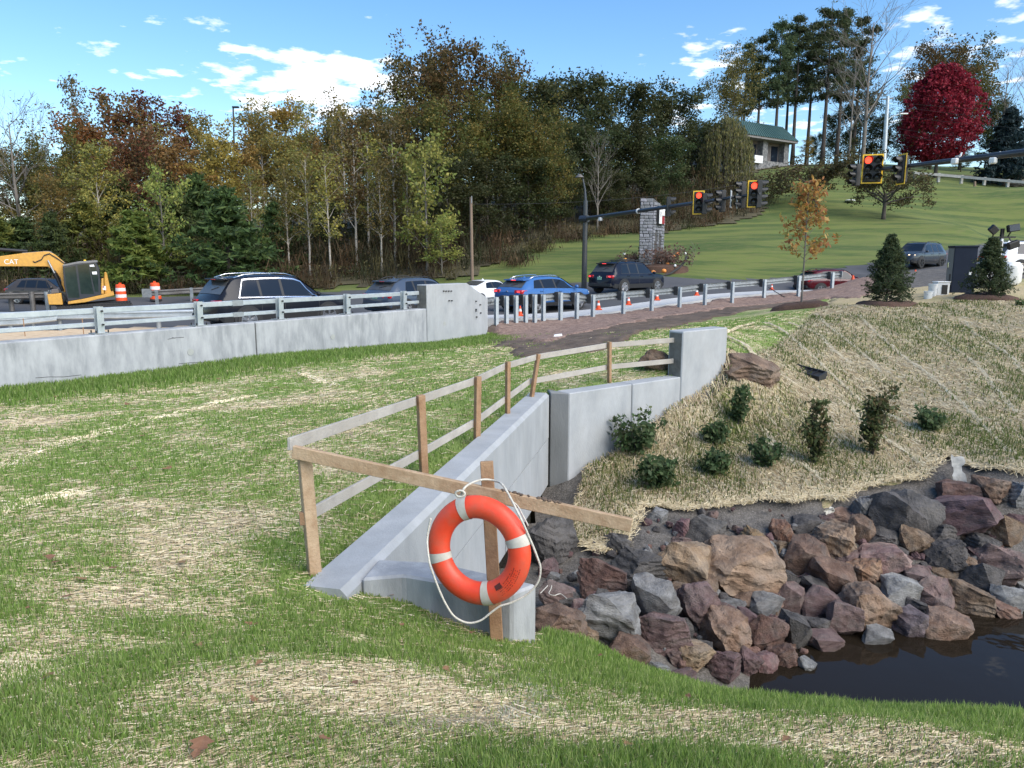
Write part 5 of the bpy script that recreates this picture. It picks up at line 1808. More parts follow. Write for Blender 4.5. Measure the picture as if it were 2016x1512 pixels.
MB().box(W(464, 211, 88), (.75, .35, .18)).build('lamp_head', M['steel_dark'], lp, bevel=.03)

# ------------------------------------------------------------------ stone monument sign
mc = W(1257, 527, 50)
mz0 = bz(mc.x, mc.y)
mon = thing('stone_monument', 'tall narrow fieldstone monument with two arches and a lit sign panel', 'monument', (mc.x, mc.y, mz0))
fx, sx_ = Vector((1, .06, 0)).normalized(), Vector((.46, .89, 0)).normalized()      # front face, long side
c0 = Vector((mc.x, mc.y, mz0 - .1))
c1 = c0 + fx * .86
SIDE = 2.7


def mtop(d):
    return 4.72 - .30 * d / SIDE * 1.0


core = MB()
back0, back1 = c0 + sx_ * SIDE, c1 + sx_ * SIDE
core.hexa([c0, c1, back1, back0] + [p_ + Vector((0, 0, h_)) for p_, h_ in ((c0, 4.66), (c1, 4.66), (back1, 4.2), (back0, 4.2))])
core.build('core', M['stone_mortar'], mon)
unit = []
for s_ in range(6):
    r2 = random.Random(s_)
    bm = bmesh.new()
    bmesh.ops.create_cube(bm, size=1)
    bmesh.ops.bevel(bm, geom=bm.edges[:], offset=.12, segments=1, affect='EDGES')
    for v in bm.verts:
        v.co += Vector((r2.uniform(-.07, .07), r2.uniform(-.07, .07), r2.uniform(-.07, .07)))
    me = bpy.data.meshes.new('stone')
    bm.to_mesh(me)
    bm.free()
    me.materials.append(M['stone_grey'])
    unit.append(me)
sn = sx_.cross(Vector((0, 0, 1))) * 1.0
if sn.x < 0:
    sn = -sn
fn = Vector((fx.y, -fx.x, 0))
arches = [(.75, .36), (1.62, .36)]


def in_arch(d, z):
    for c_, hw in arches:
        if abs(d - c_) < hw and .75 < z < 2.55 - 1.1 * (abs(d - c_) / hw) ** 2 * .5:
            return True
    return 1.62 < 0


for o_, ex_, nn, wid, tag_ in ((c0, fx, fn, .86, 0), (c1, sx_, sn, SIDE, 1)):
    z = .05
    while z < 4.6:
        hh = rnd.uniform(.15, .26)
        d = 0.0
        while d < wid - .02:
            ww = rnd.uniform(.18, .42)
            if wid - d - ww < .14:
                ww = wid - d
            cz, cd = z + hh / 2, d + ww / 2
            lim = 4.66 - (.46 * cd / SIDE if tag_ else 0)
            if cz + hh / 2 < lim and not (tag_ and in_arch(cd, cz)):
                so = bpy.data.objects.new('stone', unit[rnd.randrange(6)])
                col.objects.link(so)
                so.parent = mon
                so.location = o_ + ex_ * cd + nn * .02 + Vector((0, 0, cz)) - WLOC[mon.name]
                so.scale = (ww - .025, rnd.uniform(.10, .17), hh - .025)
                so.rotation_euler = (0, 0, math.atan2(ex_.y, ex_.x))
            d += ww
        z += hh
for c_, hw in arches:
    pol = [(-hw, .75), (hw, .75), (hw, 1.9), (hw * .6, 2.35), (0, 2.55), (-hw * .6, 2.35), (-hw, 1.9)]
    MB().prism(pol, c1 + sx_ * c_ + sn * .004, sx_, (0, 0, 1), sn, .012).build('arch_shade', M['blockout'], mon)  # flat dark plate painted for the shade inside the arch
pc = c1 + sx_ * 1.25 + sn * .17 + Vector((0, 0, 3.55))
Rm = Matrix((sx_, sn * -1, Vector((0, 0, 1)))).transposed()
pn = MB().box(pc, (1.35, .2, 1.15), Rm).build('sign_case', M['black_plastic'], mon)
MB().box(pc + sn * .106 + sx_ * -.3, (.62, .012, 1.05), Rm).build('white_panel', M['sign_white'], pn)
MB().box(pc + sn * .106 + sx_ * .34 + Vector((0, 0, .28)), (.58, .012, .48), Rm).build('white_panel', M['sign_white'], pn)
MB().box(pc + sn * .106 + sx_ * .34 + Vector((0, 0, -.27)), (.58, .012, .5), Rm).build('red_panel', M['sign_red'], pn)
text('emblem', 'V', pc + sn * .115 + sx_ * -.3 + Vector((0, 0, .05)) - WLOC[mon.name], (math.pi / 2, 0, math.atan2(sx_.y, sx_.x)), .62, 'black_plastic', mon)

# planting bed with pumpkins
bed = W(1300, 532, 49.5)
bz0 = bz(bed.x, bed.y)
bm_ = MB()
bm_.lathe([(2.0, -.5), (1.9, -.02), (1.3, .12), (.3, .2)], (bed.x + .2, bed.y + 1.3, bz(bed.x + .2, bed.y + 1.3) - .02), 24)
tag(bm_.build('planting_bed', M['mulch'], smooth=60), 'dark mulched planting bed round the stone monument', 'flower bed')
pm = bpy.data.meshes.new('pumpkin')
mb = MB()
prof = []
for i in range(9):
    t_ = math.pi * i / 8
    for k in range(16):
        a = 2 * math.pi * k / 16
        r = (.165 if k % 2 else .15) * math.sin(t_) ** .8
        mb.v.append((r * math.cos(a), r * math.sin(a), .13 + .13 * math.cos(t_)))
for i in range(8):
    for k in range(16):
        k2 = (k + 1) % 16
        mb.f.append((i * 16 + k, (i + 1) * 16 + k, (i + 1) * 16 + k2, i * 16 + k2))
        mb.mi.append(0)
pproto = None
plabels = ['pumpkin behind the roof of the navy SUV, upper of two', 'pumpkin behind the roof of the navy SUV, lower of two', 'pumpkin on the slope right of the monument, lower of two', 'pumpkin highest up the slope right of the monument', 'pale pumpkin in the middle of the monument bed', 'pumpkin just above the hood of the navy SUV', 'pumpkin at the front edge of the monument bed']
for (u, v, dy), lab in zip(((1231, 512, 50), (1235, 518, 49.5), (1326, 505, 51.5), (1334, 500, 52), (1314, 519, 50), (1286, 536, 48), (1307, 533, 48.3)), plabels):
    p = W(u, v, dy)
    t = thing('pumpkin', lab, 'pumpkin', (p.x, p.y, p.z - .14), rnd.random() * 3, 'pumpkins round the monument', 1.0 if v != 519 else .9)
    if pproto is None:
        pproto = [mb.build('rind', M['pumpkin'], t, world=False, smooth=60), MB().tube([(0, 0, .24), (.01, 0, .30), (.03, 0, .33)], [.022, .015, .012], 6).build('stalk', M['pole_wood'], t, world=False)]
    else:
        for o in pproto:
            c_ = o.copy()
            col.objects.link(c_)
            c_.parent = t
for (u, v, dy), lab in zip(((1229, 500, 50.5), (1329, 523, 49), (1349, 499, 52)), ('on the slope left of the monument', 'below the pale pumpkin', 'at the upper right end of the bed')):
    p = W(u, v, dy)
    t = thing('garden_light', 'small garden light with a white cap ' + lab, 'garden light', (p.x, p.y, p.z - .5), group='garden lights in the bed')
    MB().cyl((p.x, p.y, p.z - .6), (p.x, p.y, p.z), .025, 6).build('stem', M['black_plastic'], t)
    MB().ball(p, .09, 10, 6).build('cap', M['white_plastic'], t, smooth=180)
eg = [W(1292, 548, 47.5), W(1320, 540, 48.2), W(1338, 528, 49.2), W(1350, 514, 50.5), W(1352, 506, 51.3)]
tag(MB().tube([p + Vector((0, 0, .05)) for p in eg], .07, 6).build('bed_edging', M['rubber']), 'dark curved edging along the planting bed', 'edging')

# ------------------------------------------------------------------ building on the hill
ba, bb_ = W(1460, 330, 94), W(1556, 327, 99.5)
bzb = 16.6
bdir = Vector((bb_.x - ba.x, bb_.y - ba.y, 0))
BL = bdir.length
bdir.normalize()
bn = Vector((bdir.y, -bdir.x, 0))
bd = thing('hill_building', 'low stone and wood building with a green metal mansard roof on the hill', 'building', (ba.x, ba.y, bzb))


def bp_(d, o, z):
    p = Vector((ba.x, ba.y, bzb)) + bdir * d - bn * o
    return Vector((p.x, p.y, bzb + z))


def bbox(d0, d1, o0, o1, z0, z1):
    return MB().hexa([bp_(d, o, z) for z in (z0, z1) for d, o in ((d0, o0), (d1, o0), (d1, o1), (d0, o1))])


bbox(0, BL, 1.2, 9, -1.5, 3.0).build('wall', M['siding'], bd)
bbox(-.3, BL + .2, .4, 9, -1.6, .55).build('plinth', M['building_stone'], bd)
for d0, d1 in ((0, 1.2), (BL * .5 - .5, BL * .5 + .5), (BL - 1.0, BL)):
    bbox(d0, d1, .35, 1.4, .5, 3.0).build('stone_column', M['building_stone'], bd)
bbox(1.5, BL * .5 - .8, 1.14, 1.2, .7, 2.6).build('window', M['glass_dark'], bd)
bbox(BL - 2.6, BL - 1.3, 1.14, 1.2, .7, 2.6).build('window', M['glass_dark'], bd)
wdt = (BL - 2.7 - 6.5)
k = 0
d = BL * .5 + .7
while d < BL - 2.7:
    bbox(d, min(d + .26, BL - 2.7), 1.1, 1.18, .55, 2.75).build('board', M['siding'], bd)
    d += .3
bbox(-.6, BL + .6, -.5, 9.4, 2.98, 3.25).build('fascia', M['fascia'], bd)
rm = MB()
q0 = [bp_(d, o, 3.25) for d, o in ((-.7, -.6), (BL + .7, -.6), (BL + .7, 9.5), (-.7, 9.5))]
q1 = [bp_(d, o, 5.1) for d, o in ((.4, .9), (BL - .9, .9), (BL - .9, 8.2), (.4, 8.2))]
rm.hexa(q0 + q1)
rf = rm.build('roof', M['roof_green'], bd)
for k in range(24):
    t_ = (k + .5) / 24
    a = q0[0].lerp(q0[1], t_)
    b_ = q1[0].lerp(q1[1], t_)
    MB().bar(a + bn * .03, b_ + bn * .03, .07, .09).build('seam_rib', M['roof_green'], rf)
bbox(2.3, 3.9, -.1, .35, .1, 1.0).build('utility_box', M['white_plastic'], bd)
bbox(BL + .2, BL + 2.4, 4, 7, 1.7, 1.95).build('porch_roof', M['fascia'], bd)

# timber guard fence on the crest
gf = thing('timber_fence', 'low grey timber rail fence along the crest in front of the red maple', 'fence', W(1800, 352, 92))
fp = [(1800, 338, 349, 92), (1847, 341, 356, 91), (1892, 345, 359, 90), (1937, 349, 362, 88.5), (1983, 353, 366, 87), (2032, 357, 371, 85.5)]
for u, vt, vb, y in fp:
    a = W(u, vb + 3, y)
    MB().box((a.x, a.y, (W(u, vt, y).z + a.z) / 2), (.28, .28, W(u, vt, y).z - a.z)).build('post', M['fence_wood'], gf, bevel=.02)
for (u0, t0, b0, y0), (u1, t1, b1, y1) in zip(fp[:-1], fp[1:]):
    MB().bar(W(u0, t0 + 3, y0 - .2), W(u1, t1 + 3, y1 - .2), .12, .3).build('rail', M['fence_wood'], gf)
a = W(1919, 367, 84)
tag(MB().tube([a, W(1919, 357, 84)], [.14, .13], 8).build('wood_stump', M['pole_wood']), 'short dark post standing in the hillside lawn below the fence', 'post')
p = W(1674, 396, 78)
tag(MB().lathe([(.5, 0), (.55, .1), (.3, .16)], (p.x, p.y, p.z), 12).build('drain_cover', M['white_plastic']), 'small pale round cover lying on the hillside lawn', 'drain cover')

# ------------------------------------------------------------------ cones, drums
def cone_meshes(h):
    parts = [('base', MB().box((0, 0, .02 * h / .45), (.30 * h / .45, .30 * h / .45, .04 * h / .45)), 'orange')]
    pr = lambda z: h * (.27 - .22 * z)
    parts.append(('cone', MB().lathe([(pr(.04), .04 * h), (pr(.45), .45 * h)], n=14), 'orange'))
    parts.append(('stripe', MB().lathe([(pr(.45), .45 * h), (pr(.70), .70 * h)], n=14), 'reflect_white'))
    parts.append(('tip', MB().lathe([(pr(.70), .70 * h), (pr(1), h), (pr(1) * .6, h)], n=14), 'orange'))
    return parts


cone_parts = None


def cone(u, vbase, Y, h, label):
    p = W(u, vbase, Y)
    p.z = bz(p.x, p.y) + (.13 if Y < 43 else .02)
    global cone_parts
    t = thing('traffic_cone', label, 'traffic cone', (p.x, p.y, p.z), group='cones along the sidewalk', scale=h / .45)
    if cone_parts is None:
        cone_parts = [mb_.build(nm, M[m_], t, world=False) for nm, mb_, m_ in cone_meshes(.45)]
    else:
        for o in cone_parts:
            c_ = o.copy()
            col.objects.link(c_)
            c_.parent = t


cone(1024, 634, 32.3, .45, 'orange cone glimpsed between the closely spaced guardrail posts')
cone(1178, 615, 35.3, .47, 'orange cone just right of the blue wagon bumper')
cone(1237, 607, 36.8, .45, 'orange cone below the rear wheel of the navy SUV')
cone(1293, 600, 38.3, .45, 'orange cone below the front bumper of the navy SUV')
cone(1371, 591, 40.2, .42, 'orange cone by itself between posts in the middle of the guardrail')
cone(1519, 573, 42.8, .36, 'orange cone beside the leaning rod near the yellow sapling')
cone(1678, 561, 43.2, .92, 'tall orange cone with white stripe in front of the red car')
cone(1800, 556, 43.6, .72, 'orange cone on the road between the two young spruces')


def drum(u, Y, label):
    p = W(u, 600, Y)
    z0 = bz(p.x, p.y) + .05
    t = thing('traffic_drum', label, 'traffic drum', (p.x, p.y, z0), group='traffic drums')
    zs = [0, .1, .28, .46, .64, .82, .98]
    rs = [.32, .30, .285, .275, .265, .255, .235]
    for k in range(6):
        MB().lathe([(rs[k], zs[k]), (rs[k + 1] + .01, zs[k + 1])], (p.x, p.y, z0), 18).build('band', M[('rubber', 'orange', 'reflect_white', 'orange', 'reflect_white', 'orange')[k]], t)
    MB().lathe([(.24, .98), (.2, 1.02), (.06, 1.03)], (p.x, p.y, z0), 14).build('cap', M['orange'], t)
    MB().bar((p.x - .07, p.y, z0 + 1.07), (p.x + .07, p.y, z0 + 1.07), .03, .08).build('handle', M['orange'], t)


drum(240, 42, 'orange and white drum just right of the excavator')
drum(308, 42.5, 'orange and white drum behind the square guardrail end plate')

# ------------------------------------------------------------------ cabinet, buckets, light tower
cb0 = W(1872, 574, 29.5)
czb = gz(cb0.x, cb0.y, 'L') - .05
cab_ = thing('signal_cabinet', 'tall navy-blue traffic signal cabinet on the embankment between two young spruces', 'cabinet', (cb0.x, cb0.y, czb))
cx_, cy_ = Vector((.95, -.30, 0)).normalized(), Vector((.30, .95, 0)).normalized()
ctop = W(1872, 487, 29.5).z - czb


def cbox(x0, x1, y0, y1, z0, z1):
    o_ = Vector((cb0.x, cb0.y, czb))
    return MB().hexa([o_ + cx_ * x + cy_ * y + Vector((0, 0, z)) for z in (z0, z1) for x, y in ((x0, y0), (x1, y0), (x1, y1), (x0, y1))])


cbox(0, .8, 0, 1.0, 0, ctop).build('cabinet_body', M['cabinet_navy'], cab_, bevel=.01)
cbox(-.03, .83, -.03, 1.03, ctop - .005, ctop + .07).build('cabinet_cap', M['cabinet_navy'], cab_, bevel=.01)
dr_ = cbox(-.012, .002, .06, .94, .42, ctop - .03).build('door', M['cabinet_grey'], cab_)
cbox(-.05, -.01, .56, .72, 1.1, 1.32).build('lock', M['chrome'], dr_, bevel=.01)
cbox(-.018, -.01, .2, .45, .55, .85).build('vent', M['blockout'], dr_)
cbox(.56, .66, -.03, .002, .82, .95).build('meter', M['white_plastic'], cab_, bevel=.01)


def bucket(u, v, Y, h, r, label):
    p = W(u, v, Y)
    z0 = gz(p.x, p.y, 'L') + .02
    t = thing('plastic_bucket', label, 'bucket', (p.x, p.y, z0), group='buckets by the cabinet')
    MB().lathe([(r * .86, 0), (r, h * .93), (r * 1.06, h * .93), (r * 1.06, h), (r * .96, h), (r * .84, h * .2)], (p.x, p.y, z0), 18).build('bucket_body', M['white_plastic'], t, smooth=40)
    MB().tube([(p.x - r, p.y, z0 + h * .85), (p.x - r * .6, p.y - r * .8, z0 + h * .55), (p.x + r * .6, p.y - r * .8, z0 + h * .55), (p.x + r, p.y, z0 + h * .85)], .008, 5).build('bail', M['galv_dull'], t)


bucket(1828, 575, 28.2, .30, .16, 'short white plastic bucket in front of the other white containers')
bucket(1836, 573, 28.8, .50, .16, 'taller white plastic bucket behind the short one')
p = W(1852, 571, 28.9)
z0 = gz(p.x, p.y, 'L')
ch = thing('white_crate', 'white plastic case with a dark front beside the signal cabinet', 'case', (p.x, p.y, z0))
MB().box((p.x, p.y, z0 + .28), (.48, .36, .52)).build('case_body', M['white_plastic'], ch, bevel=.02)
MB().box((p.x + .04, p.y - .185, z0 + .26), (.22, .02, .36)).build('dark_front', M['black_plastic'], ch)
MB().box((p.x, p.y, z0 + .55), (.52, .40, .04)).build('lid', M['white_plastic'], ch, bevel=.01)

lt0 = W(1972, 555, 33.5)
lz0 = bz(lt0.x, lt0.y)
lt_ = thing('light_tower', 'portable light tower with four dark floodlights behind the right-hand spruce', 'light tower', (lt0.x, lt0.y, lz0))
MB().box((lt0.x - .75, lt0.y + .1, lz0 + .65), (1.1, .8, .7)).build('generator_body', M['white_plastic'], lt_, bevel=.1)
MB().lathe([(.30, 0), (.42, .15), (.42, .85), (.28, 1.0)], (lt0.x + .25, lt0.y - .2, lz0 + .4), 18).build('white_tank', M['white_plastic'], lt_, smooth=40)
MB().box((lt0.x - .4, lt0.y, lz0 + .3), (2.0, .8, .12)).build('trailer_frame', M['steel_dark'], lt_)
mx = W(1974, 450, 33.5)
MB().bar((mx.x, mx.y, lz0 + .3), mx, .12, .12, up=Vector((0, 1, 0))).build('mast', M['steel_dark'], lt_)
MB().bar((mx.x - .03, mx.y - .07, lz0 + .8), W(1973, 470, 33.4), .09, .09, up=Vector((0, 1, 0))).build('mast_inner', M['white_plastic'], lt_)
MB().bar(W(1953, 467, 33.5), W(1999, 467, 33.5), .07, .07).build('cross_bar', M['steel_dark'], lt_)
for u, v, a, b_, w_ in ((1956, 452, .7, .25, .36), (1995, 449, -.15, -.1, .52), (1961, 481, .1, .0, .46), (1995, 482, -.35, .2, .5)):
    c = W(u, v, 33.3)
    R_ = Matrix.Rotation(a, 3, 'Y') @ Matrix.Rotation(b_, 3, 'X')
    fl = MB().box(c, (w_, .2, .32), R_).build('floodlight', M['steel_dark'], lt_, bevel=.03)
    MB().box(c + R_ @ Vector((0, -.105, 0)), (w_ * .85, .01, .26), R_).build('lamp_glass', M['lens_off'], fl)
    MB().bar(c, Vector((c.x + (mx.x - c.x) * .25, mx.y, W(u, 467, 33.5).z)), .04, .04, up=Vector((0, 1, 0))).build('lamp_bracket', M['steel_dark'], lt_)

# small loose things
tag(MB().tube([W(1513, 566, 40.6), W(1549, 588, 39.0)], .022, 6).build('leaning_rod', M['steel_dark']), 'dark rod leaning across the crushed stone near the sapling', 'rod')
p = hit(1097, 668, 'U', 10)
lm_ = MB()
lm_.hexa([p + Vector(q_) for q_ in ((-.12, -.1, .1), (.16, -.08, .1), (.14, .1, .12), (-.1, .09, .12), (-.1, -.09, .14), (.13, -.06, .13), (.15, .09, .17), (-.08, .08, .15))])
tag(lm_.build('paper_scrap', M['sign_white']), 'white scrap lying on the crushed stone behind the barrier', 'litter')
# ------------------------------------------------------------------ trees
mat('bark_grey', (0.13, 0.115, 0.10), (0.21, 0.19, 0.165), 3, 0.9, bump=0.6, bscale=12, stretch=(1, 1, .3))
mat('bark_dark', (0.055, 0.045, 0.038), (0.095, 0.08, 0.068), 3, 0.9, bump=0.6, bscale=12, stretch=(1, 1, .3))
mat('bark_pale', (0.30, 0.27, 0.23), (0.42, 0.39, 0.34), 3, 0.85, c3=(0.12, .11, .10), scale3=4, stretch=(1, 1, 1))
mat('leaf', (1, 1, 1), rough=0.6, tint=True, objrand=.8, two=True, spec=.25)
mat('leaf_plain', (1, 1, 1), rough=0.6, tint=True, two=True, spec=.25)


class Grow:
    """grows one tree: limbs into self.mb, twig ends into self.tips"""

    def __init__(s, seed):
        s.r = random.Random(seed)
        s.mb = MB()
        s.tips = []

    def limb(s, p, d, length, r0, depth, n_sub, droop=0.0, wig=.12, sides=5, sub_len=.55, sub_ang=.7, tip_from=.35, min_r=.008, up=.0):
        r = s.r
        n = 5 if depth > 0 else 4
        pts, rs = [p.copy()], [r0]
        d = d.normalized()
        for i in range(n):
            d = (d + Vector((r.uniform(-wig, wig), r.uniform(-wig, wig), r.uniform(-wig, wig) + up - droop * (i + 1) / n))).normalized()
            p = p + d * (length / n)
            pts.append(p.copy())
            rs.append(max(min_r, r0 * (1 - .8 * (i + 1) / n)))
        s.mb.tube(pts, rs, sides, cap=False)
        for i, q in enumerate(pts):
            if i / n >= tip_from and depth <= 1:
                s.tips.append(q)
        if depth > 0:
            for k in range(n_sub):
                t = r.uniform(.25, 1.0)
                i = min(int(t * n), n - 1)
                q = pts[i].lerp(pts[i + 1], t * n - i)
                dd = (pts[i + 1] - pts[i]).normalized()
                a = Vector((r.gauss(0, 1), r.gauss(0, 1), r.gauss(0, 1)))
                a = (a - dd * a.dot(dd)).normalized()
                s.limb(q, dd * math.cos(sub_ang) + a * math.sin(sub_ang), length * sub_len * r.uniform(.6, 1.15), rs[i] * .55, depth - 1, n_sub, droop, wig, 3 if depth == 1 else 4, sub_len, sub_ang, tip_from, min_r, up)

    def trunk(s, H, r0, wob=.02, sides=8, top=.03, lean=(0, 0)):
        r = s.r
        pts, rs = [], []
        x = y = 0.0
        for i in range(9):
            t = i / 8
            pts.append(Vector((x + lean[0] * t, y + lean[1] * t, H * t - (.4 if i == 0 else 0))))
            rs.append(r0 * (1.25 if i == 0 else 1) * (1 - t) + top * t)
            x += r.uniform(-wob, wob) * H / 8
            y += r.uniform(-wob, wob) * H / 8
        s.mb.tube(pts, rs, sides, cap=True)
        s.axis = pts
        s.ar = rs

    def on_trunk(s, t):
        k = min(int(t * 8), 7)
        return s.axis[k].lerp(s.axis[k + 1], t * 8 - k), s.ar[k]


def leaf_cloud(tips, n, sigma, size, pal, seed, elong=1.6, zs=.75, jitter=.18, clump=None, down=False, orient=None):
    """n leaf faces scattered round the twig ends; returns verts, faces, tints"""
    R = np.random.RandomState(seed)
    T = np.array([tuple(t) for t in tips])
    w = R.rand(len(T)) ** 1.3 + .12
    i = R.choice(len(T), n, p=w / w.sum())
    c = T[i] + R.normal(0, 1, (n, 3)) * np.array([sigma, sigma, sigma * zs])
    nv = R.normal(0, 1, (n, 3))
    nv /= np.linalg.norm(nv, axis=1)[:, None]
    if orient is not None:
        nv = nv * .6 + np.array(orient)
        nv /= np.linalg.norm(nv, axis=1)[:, None]
    a = np.cross(nv, R.normal(0, 1, (n, 3)))
    a /= np.linalg.norm(a, axis=1)[:, None]
    if down:
        a = a * .35 + np.array([0, 0, -1.0])
        a /= np.linalg.norm(a, axis=1)[:, None]
    b = np.cross(nv, a)
    b /= np.linalg.norm(b, axis=1)[:, None] + 1e-9
    s = size * R.uniform(.6, 1.35, n)[:, None]
    a, b = a * s * elong / 2, b * s / 2
    v = np.stack([c - a, c + b * .9, c + a, c - b * .9], 1).reshape(-1, 3)
    f = np.arange(4 * n).reshape(-1, 4)
    pal = np.array(pal)
    # colour follows the twig (whole sprays turn together) with a little per-leaf spread
    tcol = R.randint(0, len(pal), len(T))
    pick = np.where(R.rand(n) < .65, tcol[i], R.randint(0, len(pal), n))
    col_ = pal[pick] * R.uniform(1 - jitter, 1 + jitter, n)[:, None]
    return v, f, np.repeat(col_, 4, 0)


PAL = dict(
    yellow=[(.24, .20, .055), (.19, .18, .05), (.28, .21, .05), (.15, .15, .045)],
    gold=[(.27, .18, .045), (.23, .17, .045), (.31, .21, .06), (.18, .14, .04)],
    orange=[(.26, .12, .035), (.20, .11, .035), (.30, .16, .04), (.15, .11, .035)],
    rust=[(.17, .06, .035), (.13, .075, .035), (.19, .085, .04), (.11, .085, .035)],
    olive=[(.095, .085, .022), (.075, .08, .02), (.13, .095, .024), (.055, .065, .018)],
    brownolive=[(.11, .085, .027), (.085, .075, .024), (.135, .095, .03), (.07, .064, .022)],
    dark=[(.042, .054, .02), (.034, .048, .018), (.058, .062, .023), (.028, .038, .016)],
    lime=[(.20, .20, .05), (.15, .18, .045), (.25, .23, .06)],
    pine=[(.075, .115, .036), (.058, .092, .034), (.10, .135, .042), (.042, .068, .027)],
    limepine=[(.12, .14, .03), (.085, .11, .028), (.15, .155, .035)],
    tallpine=[(.06, .082, .038), (.045, .064, .03), (.085, .10, .045)],
    crimson=[(.27, .02, .04), (.21, .014, .03), (.34, .035, .055), (.14, .012, .024)],
    blue=[(.028, .052, .058), (.022, .042, .048), (.04, .066, .07)],
    willow=[(.15, .145, .05), (.115, .12, .045), (.18, .16, .055), (.09, .095, .04)],
    apple=[(.075, .06, .028), (.055, .05, .025), (.10, .075, .03), (.06, .065, .025)],
    sapling=[(.50, .29, .08), (.42, .21, .06), (.56, .38, .14), (.34, .15, .06), (.28, .25, .07)],
    spruce=[(.075, .105, .045), (.055, .085, .038), (.11, .135, .06), (.045, .065, .032)])


for _k, _f in dict(olive=1.45, brownolive=1.4, dark=1.5, yellow=1.2, gold=1.15, lime=1.2, pine=1.15, limepine=1.2, willow=1.2, tallpine=1.2, apple=1.3).items():
    PAL[_k] = [tuple(c * _f for c in q_) for q_ in PAL[_k]]


def finish(name, g, leaves, bark, leafmat='leaf'):
    """one tree thing: trunk and crown (kept out of view until placed)"""
    t = bpy.data.objects.new(name, None)
    col.objects.link(t)
    g.mb.build('trunk', M[bark], t, world=False, smooth=180)
    if leaves is not None:
        v = np.concatenate([x[0] for x in leaves])
        c = np.concatenate([x[2] for x in leaves])
        np_mesh('crown', v, np.arange(len(v)).reshape(-1, 4), M[leafmat], parent=t, colors=c)
    return t


def deciduous(seed, H, rad_, start, nb, pal, nleaf, size=.2, bark='bark_dark', sigma=.35, r0=None, shape=.5, el=.75, depth=2, nsub=4, name='deciduous_tree', wob=.02, leafmat='leaf'):
    g = Grow(seed)
    r0 = r0 or H * .013
    g.trunk(H * .93, r0, wob)
    for k in range(nb):
        t = start + (1 - start) * (k + .5) / nb * .97
        p, rr = g.on_trunk(t)
        u = (t - start) / (1 - start)
        prof = math.sin(math.pi * min(1, (u * (1 - shape) + shape * .35 + .08))) ** .7
        L = rad_ * prof * g.r.uniform(.75, 1.2)
        az = k * 2.4 + g.r.uniform(-.5, .5)
        e = el * g.r.uniform(.6, 1.2) + .35 * u
        d = Vector((math.cos(az) * math.cos(e), math.sin(az) * math.cos(e), math.sin(e)))
        g.limb(p, d, L * 1.15, max(.02, rr * .5), depth - 1, nsub, wig=.16, tip_from=.3)
    lv = [leaf_cloud(g.tips, nleaf, sigma, size, PAL[pal] if isinstance(pal, str) else pal, seed)] if nleaf else None
    return finish(name, g, lv, bark, leafmat)


def conifer(seed, H, rad_, pal, nleaf, start=.04, droop=.1, el=.15, size=.2, step=.45, name='pine_tree', bark='bark_dark', elong=3.0, ragged=.25, power=.9, leafmat='leaf', sigma=.16, nper=6):
    g = Grow(seed)
    g.trunk(H, H * .016, .008)
    z = start
    tips = []
    while z < .985:
        u = (z - start) / (1 - start)
        L = rad_ * (1 - u) ** power * g.r.uniform(1 - ragged, 1 + ragged) + .12
        for k in range(nper):
            az = g.r.uniform(0, 6.283)
            l = L * g.r.uniform(.7, 1.15)
            p, rr = g.on_trunk(min(z + g.r.uniform(-.01, .01), .99))
            e = el + .5 * u * el + g.r.uniform(-.12, .12)
            d = Vector((math.cos(az) * math.cos(e), math.sin(az) * math.cos(e), math.sin(e)))
            n0 = len(g.tips)
            g.limb(p, d, l, max(.012, rr * .28), 1, 4, droop=droop, wig=.06, sides=4, sub_len=.4, sub_ang=.8, tip_from=.25, min_r=.005, up=.05)
        z += step / H * (1 + .2 * g.r.random())
    g.tips.append(g.axis[-1])
    lv = [leaf_cloud(g.tips, nleaf, sigma, size, PAL[pal], seed, elong=elong, zs=.5)]
    return finish(name, g, lv, bark, leafmat)


def bare(seed, H, rad_, start=.25, nb=16, el=1.0, bark='bark_grey', nleaf=0, pal='brownolive', depth=3, name='bare_tree', nsub=4):
    g = Grow(seed)
    g.trunk(H * .85, H * .012, .025)
    for k in range(nb):
        t = start + (1 - start) * (k + .5) / nb
        p, rr = g.on_trunk(min(t, .99))
        az = k * 2.4 + g.r.uniform(-.5, .5)
        e = el * g.r.uniform(.7, 1.15)
        d = Vector((math.cos(az) * math.cos(e), math.sin(az) * math.cos(e), math.sin(e)))
        g.limb(p, d, rad_ * (1.25 - .5 * (t - start)), max(.025, rr * .55), depth - 1, nsub, wig=.14, sub_len=.55, sub_ang=.55, min_r=.009, up=.04)
    lv = [leaf_cloud(g.tips, nleaf, .3, .16, PAL[pal], seed)] if nleaf else None
    return finish(name, g, lv, bark)


